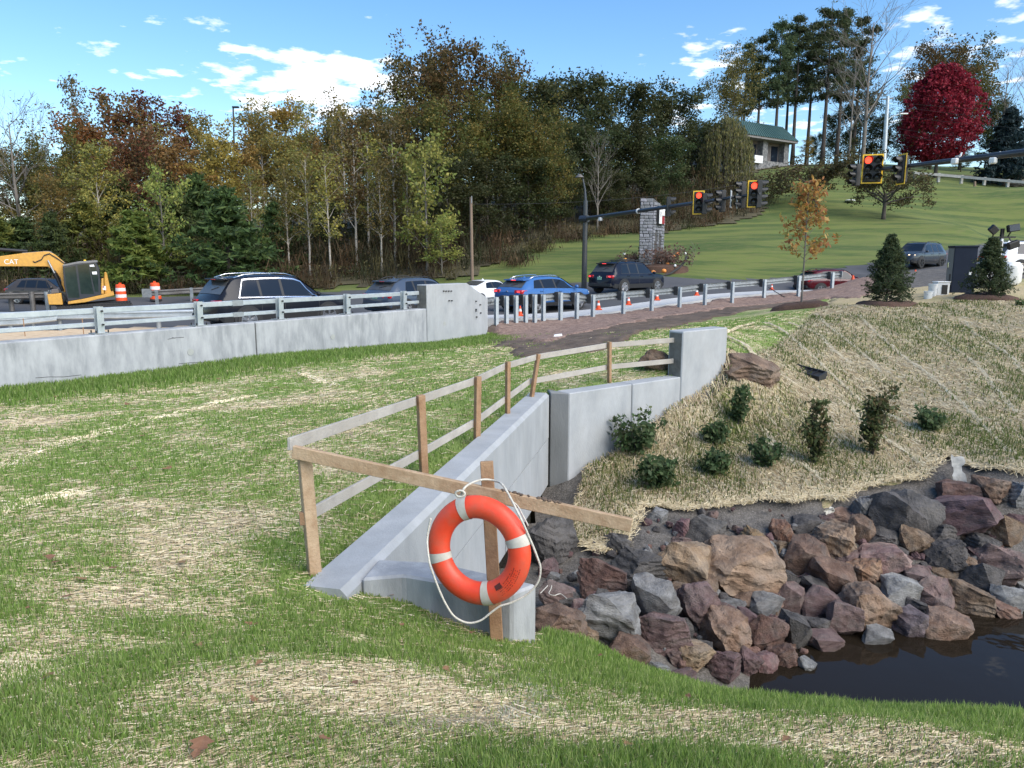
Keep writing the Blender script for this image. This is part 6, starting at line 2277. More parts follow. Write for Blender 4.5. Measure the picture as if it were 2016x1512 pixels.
PROTO = {}
PROTO['yellow'] = [deciduous(11, 14, 2.5, .32, 22, 'yellow', 5200, .19, 'bark_pale', .34, r0=.13, el=.9, name='birch_tree'), deciduous(12, 14, 2.3, .25, 22, 'gold', 5200, .19, 'bark_pale', .34, r0=.13, el=.9, name='birch_tree')]
PROTO['slender'] = [deciduous(s_, 15, 1.9, .30, 20, p_, 1900, .17, 'bark_pale', .32, r0=.13, el=.95, name='slender_birch', wob=.03) for s_, p_ in ((21, 'brownolive'), (22, 'lime'), (23, 'yellow'))]
PROTO['orange'] = [deciduous(31, 13, 3.4, .25, 20, 'orange', 6200, .21, 'bark_dark', .42, name='maple_tree'), deciduous(32, 13, 3.3, .25, 20, 'rust', 5600, .21, 'bark_dark', .42, name='red_oak')]
PROTO['oak'] = [deciduous(41, 18, 5.2, .28, 24, 'olive', 11000, .24, 'bark_dark', .55, el=.6, name='oak_tree', nsub=5), deciduous(42, 18, 5.0, .25, 24, 'brownolive', 11000, .24, 'bark_dark', .55, el=.6, name='oak_tree', nsub=5)]
PROTO['dark'] = [deciduous(51, 16, 3.8, .10, 24, 'dark', 9500, .24, 'bark_dark', .5, el=.7, name='dark_tree', nsub=5), deciduous(52, 16, 3.6, .12, 24, 'dark', 9000, .24, 'bark_dark', .5, el=.7, name='dark_tree', nsub=5)]
PROTO['pine'] = [conifer(61, 9.5, 3.5, 'pine', 9000, sigma=.17, step=.55), conifer(62, 9, 3.3, 'limepine', 8000, sigma=.17, step=.6)]
PROTO['tallpine'] = [conifer(s_, 24, 3.9, 'tallpine', 7000, start=.44, droop=.06, el=.22, size=.18, step=1.5, name='tall_pine', ragged=.6, power=.5, sigma=.36, nper=6) for s_ in (71, 72, 73)]
PROTO['bare'] = [bare(81, 16, 4.0), bare(82, 15, 3.4, nleaf=350)]
PROTO['lime'] = [deciduous(91, 8, 1.9, .18, 16, 'lime', 2300, .17, 'bark_grey', .3, name='young_tree')]

WHERE = {}


def plant(kind, u, vtop, Y, label, cat='tree', wide=1.0, var=None, group=None, vbase=None, z0=None):
    """stand a tree on the land at distance Y so that its top reaches photo height vtop"""
    protos = PROTO[kind]
    k = var if var is not None else rnd.randrange(len(protos))
    src = protos[k]
    key = (kind, k)
    if key not in WHERE:
        o = src
        WHERE[key] = 1
    else:
        o = copy_tree(src)
    p = W(u, vtop, Y)
    zb_ = bz(p.x, p.y) - .1 if z0 is None else z0
    Hs = [c for c in src.children if c.name.startswith('trunk')][0]
    H0 = PH[key]
    s_ = max(.2, (p.z - zb_) / H0)
    o.location = (p.x, p.y, zb_)
    o.scale = (s_ ** .6 * wide, s_ ** .6 * wide, s_)
    o.rotation_euler = (0, 0, rnd.uniform(0, 6.28))
    tag(o, label, cat, group)
    return o


PH = {}
for kd, ps in PROTO.items():
    for k, o in enumerate(ps):
        m_ = 0
        for ch in o.children:
            a = np.empty(len(ch.data.vertices) * 3, dtype=np.float32)
            ch.data.vertices.foreach_get('co', a)
            z_ = a.reshape(-1, 3)[:, 2]
            m_ = max(m_, float(np.percentile(z_, 99.7)))
        PH[(kd, k)] = m_

G_ = 'trees of the wood behind the road'
L_ = dict(yellow='yellow-leaved birch in the wood left of the big oaks', slender='slender nearly leafless birch with a pale thin trunk in the wood', orange='orange and rust-red tree in the wood on the left', oak='tall olive-brown oak towering in the middle of the wood',
          dark='dark green tree in the dense shady part of the wood', pine='young green pine with tiered branches at the wood edge', bare='leafless grey tree on the left skyline', tallpine='tall dark pine with bare lower trunk on the hilltop')
spec = [
    # kind, u, top v, distance, width
    ('bare', 8, 170, 58, 1.2, 0), ('bare', 62, 190, 64, 1.0, 1), ('bare', -70, 200, 60, 1.2, 0), ('slender', 137, 148, 72, .8, 0),
    ('oak', 100, 245, 60, .7, 0), ('orange', 160, 232, 66, 1.0, 0), ('orange', 228, 178, 70, 1.0, 1), ('orange', 305, 185, 72, 1.0, 1), ('orange', 262, 250, 62, .9, 1), ('oak', 40, 290, 60, .7, 0),
    ('yellow', 182, 278, 55, .8, 0), ('yellow', 345, 255, 60, 1.0, 1), ('yellow', 425, 235, 62, 1.0, 1), ('yellow', 470, 250, 66, 1.0, 1), ('yellow', 385, 215, 74, 1.0, 0), ('yellow', 95, 340, 54, .8, 0), ('yellow', 510, 215, 70, 1.0, 0),
    ('slender', 505, 190, 72, 1.0, 2), ('orange', 560, 195, 73, .8, 0), ('slender', 600, 195, 71, 1.0, 2), ('yellow', 555, 260, 60, .9, 0), ('yellow', 620, 270, 62, 1.0, 1), ('slender', 655, 230, 66, 1.0, 0), ('oak', 640, 235, 76, .7, 0),
    ('pine', 440, 372, 48.2, 1.25, 0), ('pine', 330, 360, 55, 1.0, 0), ('pine', 262, 415, 48.4, 1.2, 1), ('pine', 385, 345, 58, 1.0, 0), ('pine', 160, 400, 54, 1.1, 1), ('pine', 40, 430, 53, 1.2, 0), ('pine', -40, 400, 52, 1.2, 1), ('pine', 540, 400, 57, 1.0, 0), ('pine', 230, 350, 60, 1.0, 0), ('pine', 100, 420, 50, .8, 0),
    ('slender', 692, 235, 53, 1.0, 0), ('slender', 770, 225, 54, 1.0, 0), ('slender', 640, 300, 51, .9, 2), ('slender', 745, 310, 51, .9, 0), ('slender', 600, 290, 52, .9, 1), ('slender', 720, 260, 56, 1.0, 2), ('slender', 560, 330, 52, .8, 0), ('slender', 800, 300, 53, .8, 0), ('slender', 670, 200, 60, 1.0, 2), ('slender', 490, 330, 52, .8, 1), ('slender', 300, 240, 66, .9, 2),
    ('oak', 700, 200, 68, .9, 1), ('oak', 760, 190, 72, .9, 0), ('oak', 830, 95, 80, .9, 1), ('oak', 905, 68, 78, 1.0, 1), ('oak', 1000, 100, 82, .9, 0), ('oak', 830, 190, 66, .9, 1), ('oak', 900, 180, 63, 1.0, 0), ('oak', 975, 175, 64, 1.0, 0), ('oak', 1045, 180, 66, .9, 0), ('oak', 1075, 225, 63, .7, 0), ('oak', 660, 250, 78, .9, 1), ('oak', 740, 240, 82, .9, 0),
    ('oak', 600, 270, 84, .8, 1), ('oak', 500, 280, 84, .8, 0), ('oak', 400, 290, 84, .8, 1), ('oak', 300, 270, 84, .8, 1), ('oak', 200, 270, 84, .8, 1), ('oak', 90, 290, 80, .8, 0), ('oak', -20, 280, 80, .9, 1),
    ('dark', 880, 300, 58, 1.0, 0), ('dark', 960, 310, 60, 1.0, 1), ('dark', 1040, 300, 62, 1.0, 0), ('dark', 800, 320, 60, .9, 1), ('dark', 720, 380, 58, .9, 0), ('dark', 640, 390, 58, .9, 1), ('dark', 560, 400, 62, .9, 0), ('dark', 920, 380, 70, 1.0, 1),
    ('dark', 1100, 140, 78, 1.0, 0), ('dark', 1160, 145, 80, 1.0, 1), ('dark', 1222, 150, 82, 1.0, 0), ('dark', 1288, 155, 82, 1.0, 1), ('dark', 1340, 172, 84, 1.0, 0), ('dark', 1130, 215, 72, 1.0, 1), ('dark', 1190, 250, 74, 1.0, 0), ('dark', 1250, 225, 75, 1.0, 1), ('dark', 1310, 260, 76, 1.0, 0), ('dark', 1375, 230, 86, .9, 1), ('dark', 1100, 300, 68, .9, 0),
    ('dark', 1010, 180, 88, 1.0, 1), ('dark', 1060, 150, 90, 1.0, 0), ('dark', 1200, 330, 70, .9, 0), ('dark', 1290, 350, 73, .8, 1),
    ('bare', 1180, 250, 66, .7, 0), ('bare', 735, 190, 70, .8, 0)]
ZONES = ((-9999, 'at the left edge of the photo'), (30, 'above the brown car'), (90, 'above the excavator boom'), (150, 'above the excavator cab'), (225, 'right of the excavator'), (285, 'above the drum by the guardrail end'), (340, 'above the tail of the black SUV'), (410, 'above the roof of the black SUV'), (480, 'above the windshield of the black SUV'), (545, 'above the hood of the black SUV'), (615, 'above the gap ahead of the black SUV'), (690, 'left of the slate crossover'),
         (735, 'above the slate crossover'), (800, 'above the parapet end block'), (870, 'left of the bare wooden pole'), (930, 'right of the bare wooden pole'), (985, 'above the blue wagon'), (1060, 'above the hood of the blue wagon'), (1110, 'behind the signal pole'), (1175, 'above the navy SUV'), (1235, 'behind the stone monument'), (1300, 'right of the stone monument'), (1350, 'above the middle signal'))


def zone(u, Y, vt):
    z_ = [t for a, t in ZONES if u >= a][-1]
    row = 'front' if Y < 56 else 'middle' if Y < 70 else 'back'
    return z_ + ', ' + row + ' row'


SEEN = {}
SHORT = dict(yellow='yellow birch', slender='slender birch', orange='orange-rust tree', oak='olive-brown oak', dark='dark shady tree', pine='young green pine', bare='leafless grey tree')
def tree_label(kd, u, vt, Y, var):
    short = SHORT[kd]
    if kd == 'orange' and var == 1:
        short = 'dark red oak'
    if kd == 'pine' and var == 1:
        short = 'yellow-green young pine'
    return short + ' of the wood ' + zone(u, Y, vt)


TALLY = {}
for kd, u, vt, Y, wd, var in spec:
    TALLY.setdefault(tree_label(kd, u, vt, Y, var), []).append((vt, u))
for kd, u, vt, Y, wd, var in spec:
    lab = L_[kd] if not (kd == 'bare' and u > 300) else 'thin leafless tree among the darker trees of the wood'
    if kd == 'orange' and var == 1:
        lab = 'dark red oak on the left skyline of the wood'
    if kd == 'pine' and var == 1:
        lab = 'yellow-green young pine low at the left wood edge'
    short = SHORT[kd]
    if kd == 'orange' and var == 1:
        short = 'dark red oak'
    if kd == 'pine' and var == 1:
        short = 'yellow-green young pine'
    lab = tree_label(kd, u, vt, Y, var)
    same_ = sorted(TALLY[lab])
    if len(same_) > 1:
        lab += ', ' + ('taller', 'lower', 'lowest')[same_.index((vt, u))]
    plant(kd, u, vt, Y, lab, wide=wd, var=var, group=G_)
for (u, vt, Y, wd, lab) in ((836, 262, 50.5, 1.0, 'sparse yellow-green young tree standing out before the dark wood'), (868, 420, 49.5, 1.1, 'pale green bushy young tree by the bare wooden pole'), (310, 330, 51, .8, 'thin yellow-green young tree above the median drum')):
    plant('lime', u, vt, Y, lab, wide=wd, var=0)
# hilltop pines
for u, vt, Y, wd, var in ((1472, 85, 106, .8, 0), (1502, 72, 104, .8, 1), (1540, 45, 104, .85, 2), (1578, 30, 105, .85, 0), (1606, 45, 108, .8, 1), (1640, 15, 104, .95, 2), (1668, 20, 107, .9, 0), (1700, 35, 109, .85, 1), (1560, 60, 112, .8, 2)):
    plant('tallpine', u, vt, Y, 'tall hilltop pine, bare below, ' + {1472: 'leftmost of the row', 1502: 'second from the left', 1540: 'third from the left', 1560: 'short one between the third and fourth', 1578: 'fourth large one from the left', 1606: 'above the right end of the building', 1640: 'tallest, left of the bare tree', 1668: 'just right of the tallest', 1700: 'rightmost of the row'}[u], wide=wd, var=var, group='tall pines on the hilltop')
for u, vt, Y, wd in ((1828, 285, 108, .7), (1895, 300, 110, .8), (2030, 260, 112, .9), (1650, 215, 112, .8), (1700, 190, 110, .9), (1740, 215, 108, .8), (1610, 262, 112, .6), (1790, 230, 106, .8), (1960, 190, 112, .9)):  # low trees round the maple and spruce are added as dark shade
    plant('dark', u, vt, Y, 'dark low tree ' + {1828: 'added as shade under the left side of the crimson maple', 1895: 'added as shade under the right side of the crimson maple', 2030: 'added as shade at the right edge behind the blue spruce', 1650: 'behind the tallest pines', 1700: 'behind the big bare tree', 1740: 'behind the pale street light pole', 1610: 'at the right end of the building', 1790: 'left of the crimson maple', 1960: 'between the crimson maple and blue spruce'}[u], wide=wd, group='dark trees behind the pines')
for u, vt, Y, wd, var in ((1855, 75, 112, .9, 1), (1915, 70, 114, .9, 0), (1808, 150, 108, .7, 0)):
    plant('oak', u, vt, Y, 'golden-brown oak crown ' + {1855: 'directly above the crimson maple', 1915: 'above the right side of the crimson maple', 1808: 'left of the crimson maple'}[u], wide=wd, var=var, group='oaks behind the red maple')
for u, vt, Y, wd, lab in ((1725, -25, 98, 1.35, 'large leafless tree with spreading limbs beside the hilltop pines'), (1690, 60, 97, .9, 'leafless grey tree between the pines and the large bare tree'), (1990, 95, 110, 1.0, 'leafless grey tree above the blue spruce'), (2040, 85, 108, 1.0, 'leafless grey tree cut by the right edge of the photo')):
    plant('bare', u, vt, Y, lab, wide=wd, var=0)
plant('yellow', 1592, 268, 104, 'small golden tree at the right end of the hill building', wide=.9, var=1)

# single trees of their own kind
def single(o, u, vtop, Y, label, cat, wide=1.0, zfun=bz, zb_=None):
    hz = 0
    for ch in o.children:
        a = np.empty(len(ch.data.vertices) * 3, dtype=np.float32)
        ch.data.vertices.foreach_get('co', a)
        hz = max(hz, float(np.percentile(a.reshape(-1, 3)[:, 2], 99.8)))
    p = W(u, vtop, Y)
    z0 = zb_ if zb_ is not None else zfun(p.x, p.y)
    s_ = (p.z - z0) / hz
    o.location = (p.x, p.y, z0)
    o.scale = (s_ * wide, s_ * wide, s_)
    return tag(o, label, cat)


g = Grow(101)
g.trunk(8, .2, .02)
tips = []
for k in range(30):
    p, rr = g.on_trunk(.12 + .86 * k / 30)
    az = k * 2.4
    g.limb(p, Vector((math.cos(az), math.sin(az), 1.3)), 3.2, .05, 1, 4, wig=.12)
for k in range(2600):
    a, h_, q_ = g.r.uniform(0, 6.283), g.r.random(), g.r.random() ** .35
    prof = math.sin(math.pi * min(.985, .10 + .88 * h_ ** .9)) ** .62
    lump = 1 + .10 * math.sin(5 * a + 9 * h_) + .08 * math.sin(11 * a - 17 * h_)
    tips.append(Vector((3.9 * prof * q_ * lump * math.cos(a), 3.9 * prof * q_ * lump * math.sin(a), 1.7 + 8.9 * h_)))
o = finish('red_maple', g, [leaf_cloud(tips, 26000, .16, .17, PAL['crimson'], 101)], 'bark_dark', 'leaf_plain')
single(o, 1862, 128, 98, 'dense crimson maple standing alone on the hill crest', 'tree', .95)
o = conifer(102, 10, 3.0, 'blue', 14000, size=.22, step=.32, name='blue_spruce', leafmat='leaf_plain', nper=8)
single(o, 1992, 213, 96, 'dark blue-green spruce at the right edge beside the crimson maple', 'tree', 1.1)


def willow(seed, H, rad_, pal, n_str, name='willow_tree'):
    g = Grow(seed)
    g.trunk(H * .6, H * .022, .03)
    for k in range(12):
        p, rr = g.on_trunk(.45 + .54 * k / 12)
        az = k * 2.4
        g.limb(p, Vector((math.cos(az) * .7, math.sin(az) * .7, .9)), rad_ * 1.2, rr * .5, 1, 4, droop=.25)
    tips = []
    r = g.r
    for k in range(n_str):
        a, q = r.uniform(0, 6.283), math.sqrt(r.random())
        x, y = rad_ * q * math.cos(a), rad_ * q * math.sin(a)
        zt = H * (1 - .42 * q ** 2.2) * r.uniform(.86, 1.0)
        ln = H * r.uniform(.25, .62) * (.6 + .5 * q)
        pts = [Vector((x * (1 + .1 * t), y * (1 + .1 * t), zt - ln * t)) for t in (0, .25, .5, .75, 1)]
        g.mb.tube(pts, .012, 3, cap=False)
        for i in range(14):
            t = i / 13
            tips.append(Vector((x * (1 + .1 * t), y * (1 + .1 * t), max(.6, zt - ln * t))))
    lv = [leaf_cloud(tips, 16000, .13, .15, PAL[pal], seed, elong=3.2, down=True)]
    return finish(name, g, lv, 'bark_grey', 'leaf_plain')


o = willow(103, 12, 4.2, 'willow', 420)
single(o, 1432, 232, 82, 'weeping willow with hanging grey-green strands left of the hill building', 'tree', .98)
PAL['willowtop'] = [(.17, .15, .045), (.13, .125, .04), (.21, .17, .05), (.10, .105, .035)]
o = deciduous(108, 15, 4.2, .2, 26, 'willowtop', 9000, .2, 'bark_grey', .5, el=.9, name='tall_willow', nsub=5, leafmat='leaf_plain')
single(o, 1452, 85, 100, 'tall loose yellow-green tree behind the willow, left of the pines', 'tree', .95)


def apple(seed):
    g = Grow(seed)
    g.trunk(2.3, .2, .05, top=.14)
    for k in range(9):
        p, rr = g.on_trunk(.55 + .44 * k / 9)
        az = k * 2.4 + g.r.uniform(-.4, .4)
        g.limb(p, Vector((math.cos(az), math.sin(az), .55)), 3.3, .10, 2, 5, wig=.3, sub_len=.55, min_r=.010)
    lv = [leaf_cloud(g.tips, 5200, .24, .15, PAL['apple'], seed)]
    return finish('apple_tree', g, lv, 'bark_dark', 'leaf_plain')


o = apple(104)
single(o, 1750, 300, 70, 'gnarled apple tree with bare twisted branches below the right-hand signal', 'tree', 1.05)
o2 = copy_tree(o)
single(o2, 1612, 288, 76, 'gnarled apple tree half hidden behind the yellow sapling', 'tree', 1.35)
o2.rotation_euler.z = 2.2

# sapling and young spruces on the embankment, each in a mulch ring
g = Grow(105)
g.trunk(5.0, .045, .012, top=.012)
for k in range(24):
    p, rr = g.on_trunk(.36 + .62 * k / 24)
    az = k * 2.4
    L = 1.15 * (1 - .55 * (k / 24)) * g.r.uniform(.7, 1.1)
    g.limb(p, Vector((math.cos(az), math.sin(az), .75)), L, .014, 1, 4, wig=.15, min_r=.004, sub_len=.5)
o = finish('sapling', g, [leaf_cloud(g.tips, 1050, .11, .12, PAL['sapling'], 105, elong=1.8)], 'bark_grey', 'leaf_plain')
SAPP = hit(1577, 604, 'L', 20)
SPR = [hit(1745, 604, 'L', 20), hit(1944, 590, 'L', 20)]
p = SAPP
single(o, 1579, 352, p.y, 'young sapling with tan and orange leaves on top of the embankment', 'tree', 1.0, zb_=p.z)
o.location = (p.x, p.y, p.z)
for (u, vt, lab, wd, sd), p in zip(((1747, 462, 'young spruce with a tall pale leader left of the signal cabinet', .80, 106), (1943, 468, 'young spruce right of the signal cabinet near the photo edge', .86, 107)), SPR):
    o = conifer(sd, 2.9, 1.0, 'spruce', 30000, start=.09, size=.040, step=.07, name='young_spruce', elong=2.4, sigma=.04, nper=9, leafmat='leaf_plain', power=.9, ragged=.08, el=.28)
    single(o, u, vt, p.y, lab, 'tree', wd, zb_=p.z)
    o.location = (p.x, p.y, p.z)
for p, lab in zip([SAPP] + SPR, ('under the yellow sapling', 'under the spruce left of the cabinet', 'under the spruce right of the cabinet')):
    mm = MB()
    for i, (r_, h_) in enumerate(((1.05, -.06), (.95, .10), (.7, .17), (.3, .14), (.05, .13))):
        for k in range(24):
            a = 2 * math.pi * k / 24
            rr = r_ * (1 + .12 * math.sin(3 * a + p.x) + .06 * rnd.uniform(-1, 1))
            x, y = p.x + rr * math.cos(a), p.y + rr * math.sin(a)
            mm.v.append((x, y, gz(x, y, 'L') + .04 + h_ + .03 * rnd.uniform(-1, 1)))
    for i in range(4):
        for k in range(24):
            mm.f.append((i * 24 + k, i * 24 + (k + 1) % 24, (i + 1) * 24 + (k + 1) % 24, (i + 1) * 24 + k))
            mm.mi.append(0)
    mm.f.append(tuple(4 * 24 + k for k in range(24)))
    mm.mi.append(0)
    tag(mm.build('mulch_ring', M['mulch'], smooth=60), 'dark brown mulch ring ' + lab, 'mulch', 'mulch rings')

# brush along the foot of the wood: nobody could count it
R = np.random.RandomState(5)
line = [(-75, 45.5), (-45, 46.8), (-30, 47.2), (-15, 47.8), (-5, 48.8), (-1.5, 51), (0.5, 56), (3, 62), (8, 66.5), (14, 68), (20, 71), (25, 78), (28, 88)]
cs = []
for a, b_ in zip(line[:-1], line[1:]):
    L = math.hypot(b_[0] - a[0], b_[1] - a[1])
    n_ = int(L * 5.0)
    t_ = R.rand(n_)
    off_ = R.rand(n_) ** 1.3 * 12 - 1.5
    nx, ny = -(b_[1] - a[1]) / L, (b_[0] - a[0]) / L
    cs.append(np.stack([a[0] + (b_[0] - a[0]) * t_ + nx * off_, a[1] + (b_[1] - a[1]) * t_ + ny * off_, off_], 1))
cs = np.concatenate(cs)
zz = fB(cs[:, 0], cs[:, 1])
tips, sh = [], []
n_c = len(cs)
per = 110
hts = R.uniform(.8, 3.0, n_c) * np.clip(.45 + cs[:, 2] / 6, .2, 1.25)
ctr = np.repeat(np.stack([cs[:, 0], cs[:, 1], zz], 1), per, 0)
hh = np.repeat(hts, per)
uu = R.rand(len(hh))
pos = ctr + np.stack([R.normal(0, .55, len(hh)) * (.5 + uu), R.normal(0, .55, len(hh)) * (.5 + uu), uu * hh], 1)
v, f, _ = leaf_cloud([Vector((0, 0, 0))], len(pos), 0.0, .11, [(1, 1, 1)], 6, elong=1.8)
v2, _, _ = leaf_cloud([Vector((0, 0, 0))], len(pos), 0.0, .05, [(1, 1, 1)], 16, elong=22, down=True)
sel = np.repeat(R.rand(len(pos)) < .4, 4)
v = np.where(sel[:, None], v2, v)
v = v + np.repeat(pos, 4, 0)
bp_pal = np.array([(.085, .06, .035), (.06, .055, .028), (.12, .075, .04), (.05, .055, .022), (.10, .085, .035), (.11, .075, .04)])
cc = bp_pal[R.randint(0, 6, n_c)] * R.uniform(.6, 1.2, (n_c, 1))
cc = np.repeat(cc, per, 0) * R.uniform(.7, 1.3, (len(pos), 1))
np_mesh('undergrowth', v, f, M['leaf_plain'], kind='stuff', colors=np.repeat(cc, 4, 0))
# low dead-stem brush round the monument
gb = Grow(9)
for k in range(60):
    a = gb.r.uniform(0, 6.28)
    gb.limb(Vector((gb.r.gauss(0, .5), gb.r.gauss(0, .4), -.05)), Vector((math.cos(a) * .6, math.sin(a) * .6, 1)), gb.r.uniform(.5, .95), .012, 1, 4, wig=.25, sides=3, min_r=.006)
mb0 = finish('dry_shrub', gb, [leaf_cloud(gb.tips, 1400, .1, .08, [(.16, .09, .07), (.11, .065, .05), (.2, .12, .09)], 9)], 'bark_grey', 'leaf_plain')
p = W(1300, 520, 50.4)
mb0.location = (p.x, p.y, bz(p.x, p.y) + .1)
mb0.scale = (1.7, 1.2, 1.35)
tag(mb0, 'mound of dry reddish-brown shrub at the foot of the stone monument', 'shrub')
m2 = copy_tree(mb0)
p = W(1245, 519, 50.8)
m2.location = (p.x, p.y, bz(p.x, p.y) + .1)
m2.scale = (.7, .6, .8)
tag(m2, 'small dry shrub left of the stone monument behind the navy SUV', 'shrub')
# ------------------------------------------------------------------ riprap boulders
ROCKC = dict(dark=((0.060, 0.055, 0.052), (0.115, 0.105, 0.10)), grey=((0.17, 0.17, 0.165), (0.32, 0.315, 0.30)), tan=((0.20, 0.115, 0.065), (0.36, 0.235, 0.15)), brown=((0.115, 0.062, 0.038), (0.235, 0.14, 0.09)),
             maroon=((0.115, 0.062, 0.058), (0.22, 0.135, 0.125)), pink=((0.20, 0.10, 0.095), (0.34, 0.205, 0.185)), orange=((0.22, 0.11, 0.05), (0.36, 0.22, 0.12)), purple=((0.115, 0.08, 0.085), (0.23, 0.175, 0.185)))
for nm, (a, b_) in ROCKC.items():
    a, b_ = tuple((c * .85 + .15 * sum(a) / 3) * .98 for c in a), tuple((c * .85 + .15 * sum(b_) / 3) * 1.06 for c in b_)
    mat('rock_' + nm, a, b_, 3.4, 0.88, bump=2.0, bscale=22, c3=(0.125, 0.112, 0.098), scale3=2.2, f3=0.8, objrand=.6, detail=10, contrast=(.38, .62), stretch=(1, 1, 2.2 if nm in ('grey', 'maroon') else 1))
rock_me = []
from mathutils import noise as mnoise
for s_ in range(16):
    r2 = random.Random(900 + s_)
    bm = bmesh.new()
    for k in range(20):
        v = Vector((r2.gauss(0, 1), r2.gauss(0, 1), r2.gauss(0, 1)))
        n4 = (abs(v.x) ** 4 + abs(v.y) ** 4 + abs(v.z) ** 4) ** .25
        bm.verts.new(v / n4 * .5 * r2.uniform(.84, 1.08))
    res = bmesh.ops.convex_hull(bm, input=bm.verts)
    bmesh.ops.delete(bm, geom=list({g_ for g_ in res['geom_interior'] + res['geom_unused'] if isinstance(g_, bmesh.types.BMVert)}), context='VERTS')
    bmesh.ops.dissolve_limit(bm, angle_limit=rad(16), verts=bm.verts, edges=bm.edges)
    bmesh.ops.triangulate(bm, faces=bm.faces)
    for _ in range(4):
        es = [e for e in bm.edges if e.calc_length() > .075]
        if es:
            bmesh.ops.subdivide_edges(bm, edges=es, cuts=1)
            bmesh.ops.triangulate(bm, faces=bm.faces)
    bm.normal_update()
    ax_ = Vector((r2.gauss(0, .5), r2.gauss(0, .5), 1)).normalized()
    kk = r2.uniform(5, 9)
    nv = {v: v.normal.copy() for v in bm.verts}
    for v in bm.verts:
        c_ = v.co
        n1 = mnoise.noise(c_ * 3.5 + Vector((s_, 0, 0)))
        n2 = mnoise.noise(c_ * 9 + Vector((s_, 3, 0)))
        n3 = mnoise.noise(c_ * 24 + Vector((0, s_, 7)))
        h_ = c_.dot(ax_) * kk + .35 * n1
        ledge = (h_ - math.floor(h_))
        ledge = .022 * (1 if ledge > .55 else 0) * (1 if s_ % 3 else .4)
        v.co = c_ + nv[v] * (.032 * n1 + .018 * n2 + .012 * n3 - ledge)
    me = bpy.data.meshes.new('boulder')
    bm.to_mesh(me)
    bm.free()
    me.polygons.foreach_set('use_smooth', [True] * len(me.polygons))
    me.set_sharp_from_angle(angle=rad(32))
    rock_me.append(me)
ROCK_CACHE = {}


def rock_data(k, colr):
    if (k, colr) not in ROCK_CACHE:
        me = rock_me[k].copy()
        me.materials.append(M['rock_' + colr])
        ROCK_CACHE[(k, colr)] = me
    return ROCK_CACHE[(k, colr)]


def boulder(u, v, w_, h_, colr, label, side='L', sink=.3, group='riprap boulders along the creek', name='boulder', Y=None):
    p = hit(u, v + h_ * .32, side, 5.2)
    if p.z < WATER_Z - .02:
        p = WZ(u, v + h_ * .32, WATER_Z - .02)
    d = p.y
    sx, sz = w_ * d / F * 1.22, h_ * d / F * 1.25
    o = bpy.data.objects.new(name, rock_data(rnd.randrange(16), colr))
    col.objects.link(o)
    c = W(u, v, d + .15 * sx)
    o.location = (c.x, c.y + sx * .12, c.z - .0 * sz)
    o.scale = (sx, (sx + sz) * .5 * rnd.uniform(.9, 1.15), sz)
    o.rotation_euler = (rnd.uniform(-.25, .25), rnd.uniform(-.3, .3), rnd.uniform(-.5, .5))
    return tag(o, label, 'boulder', group)


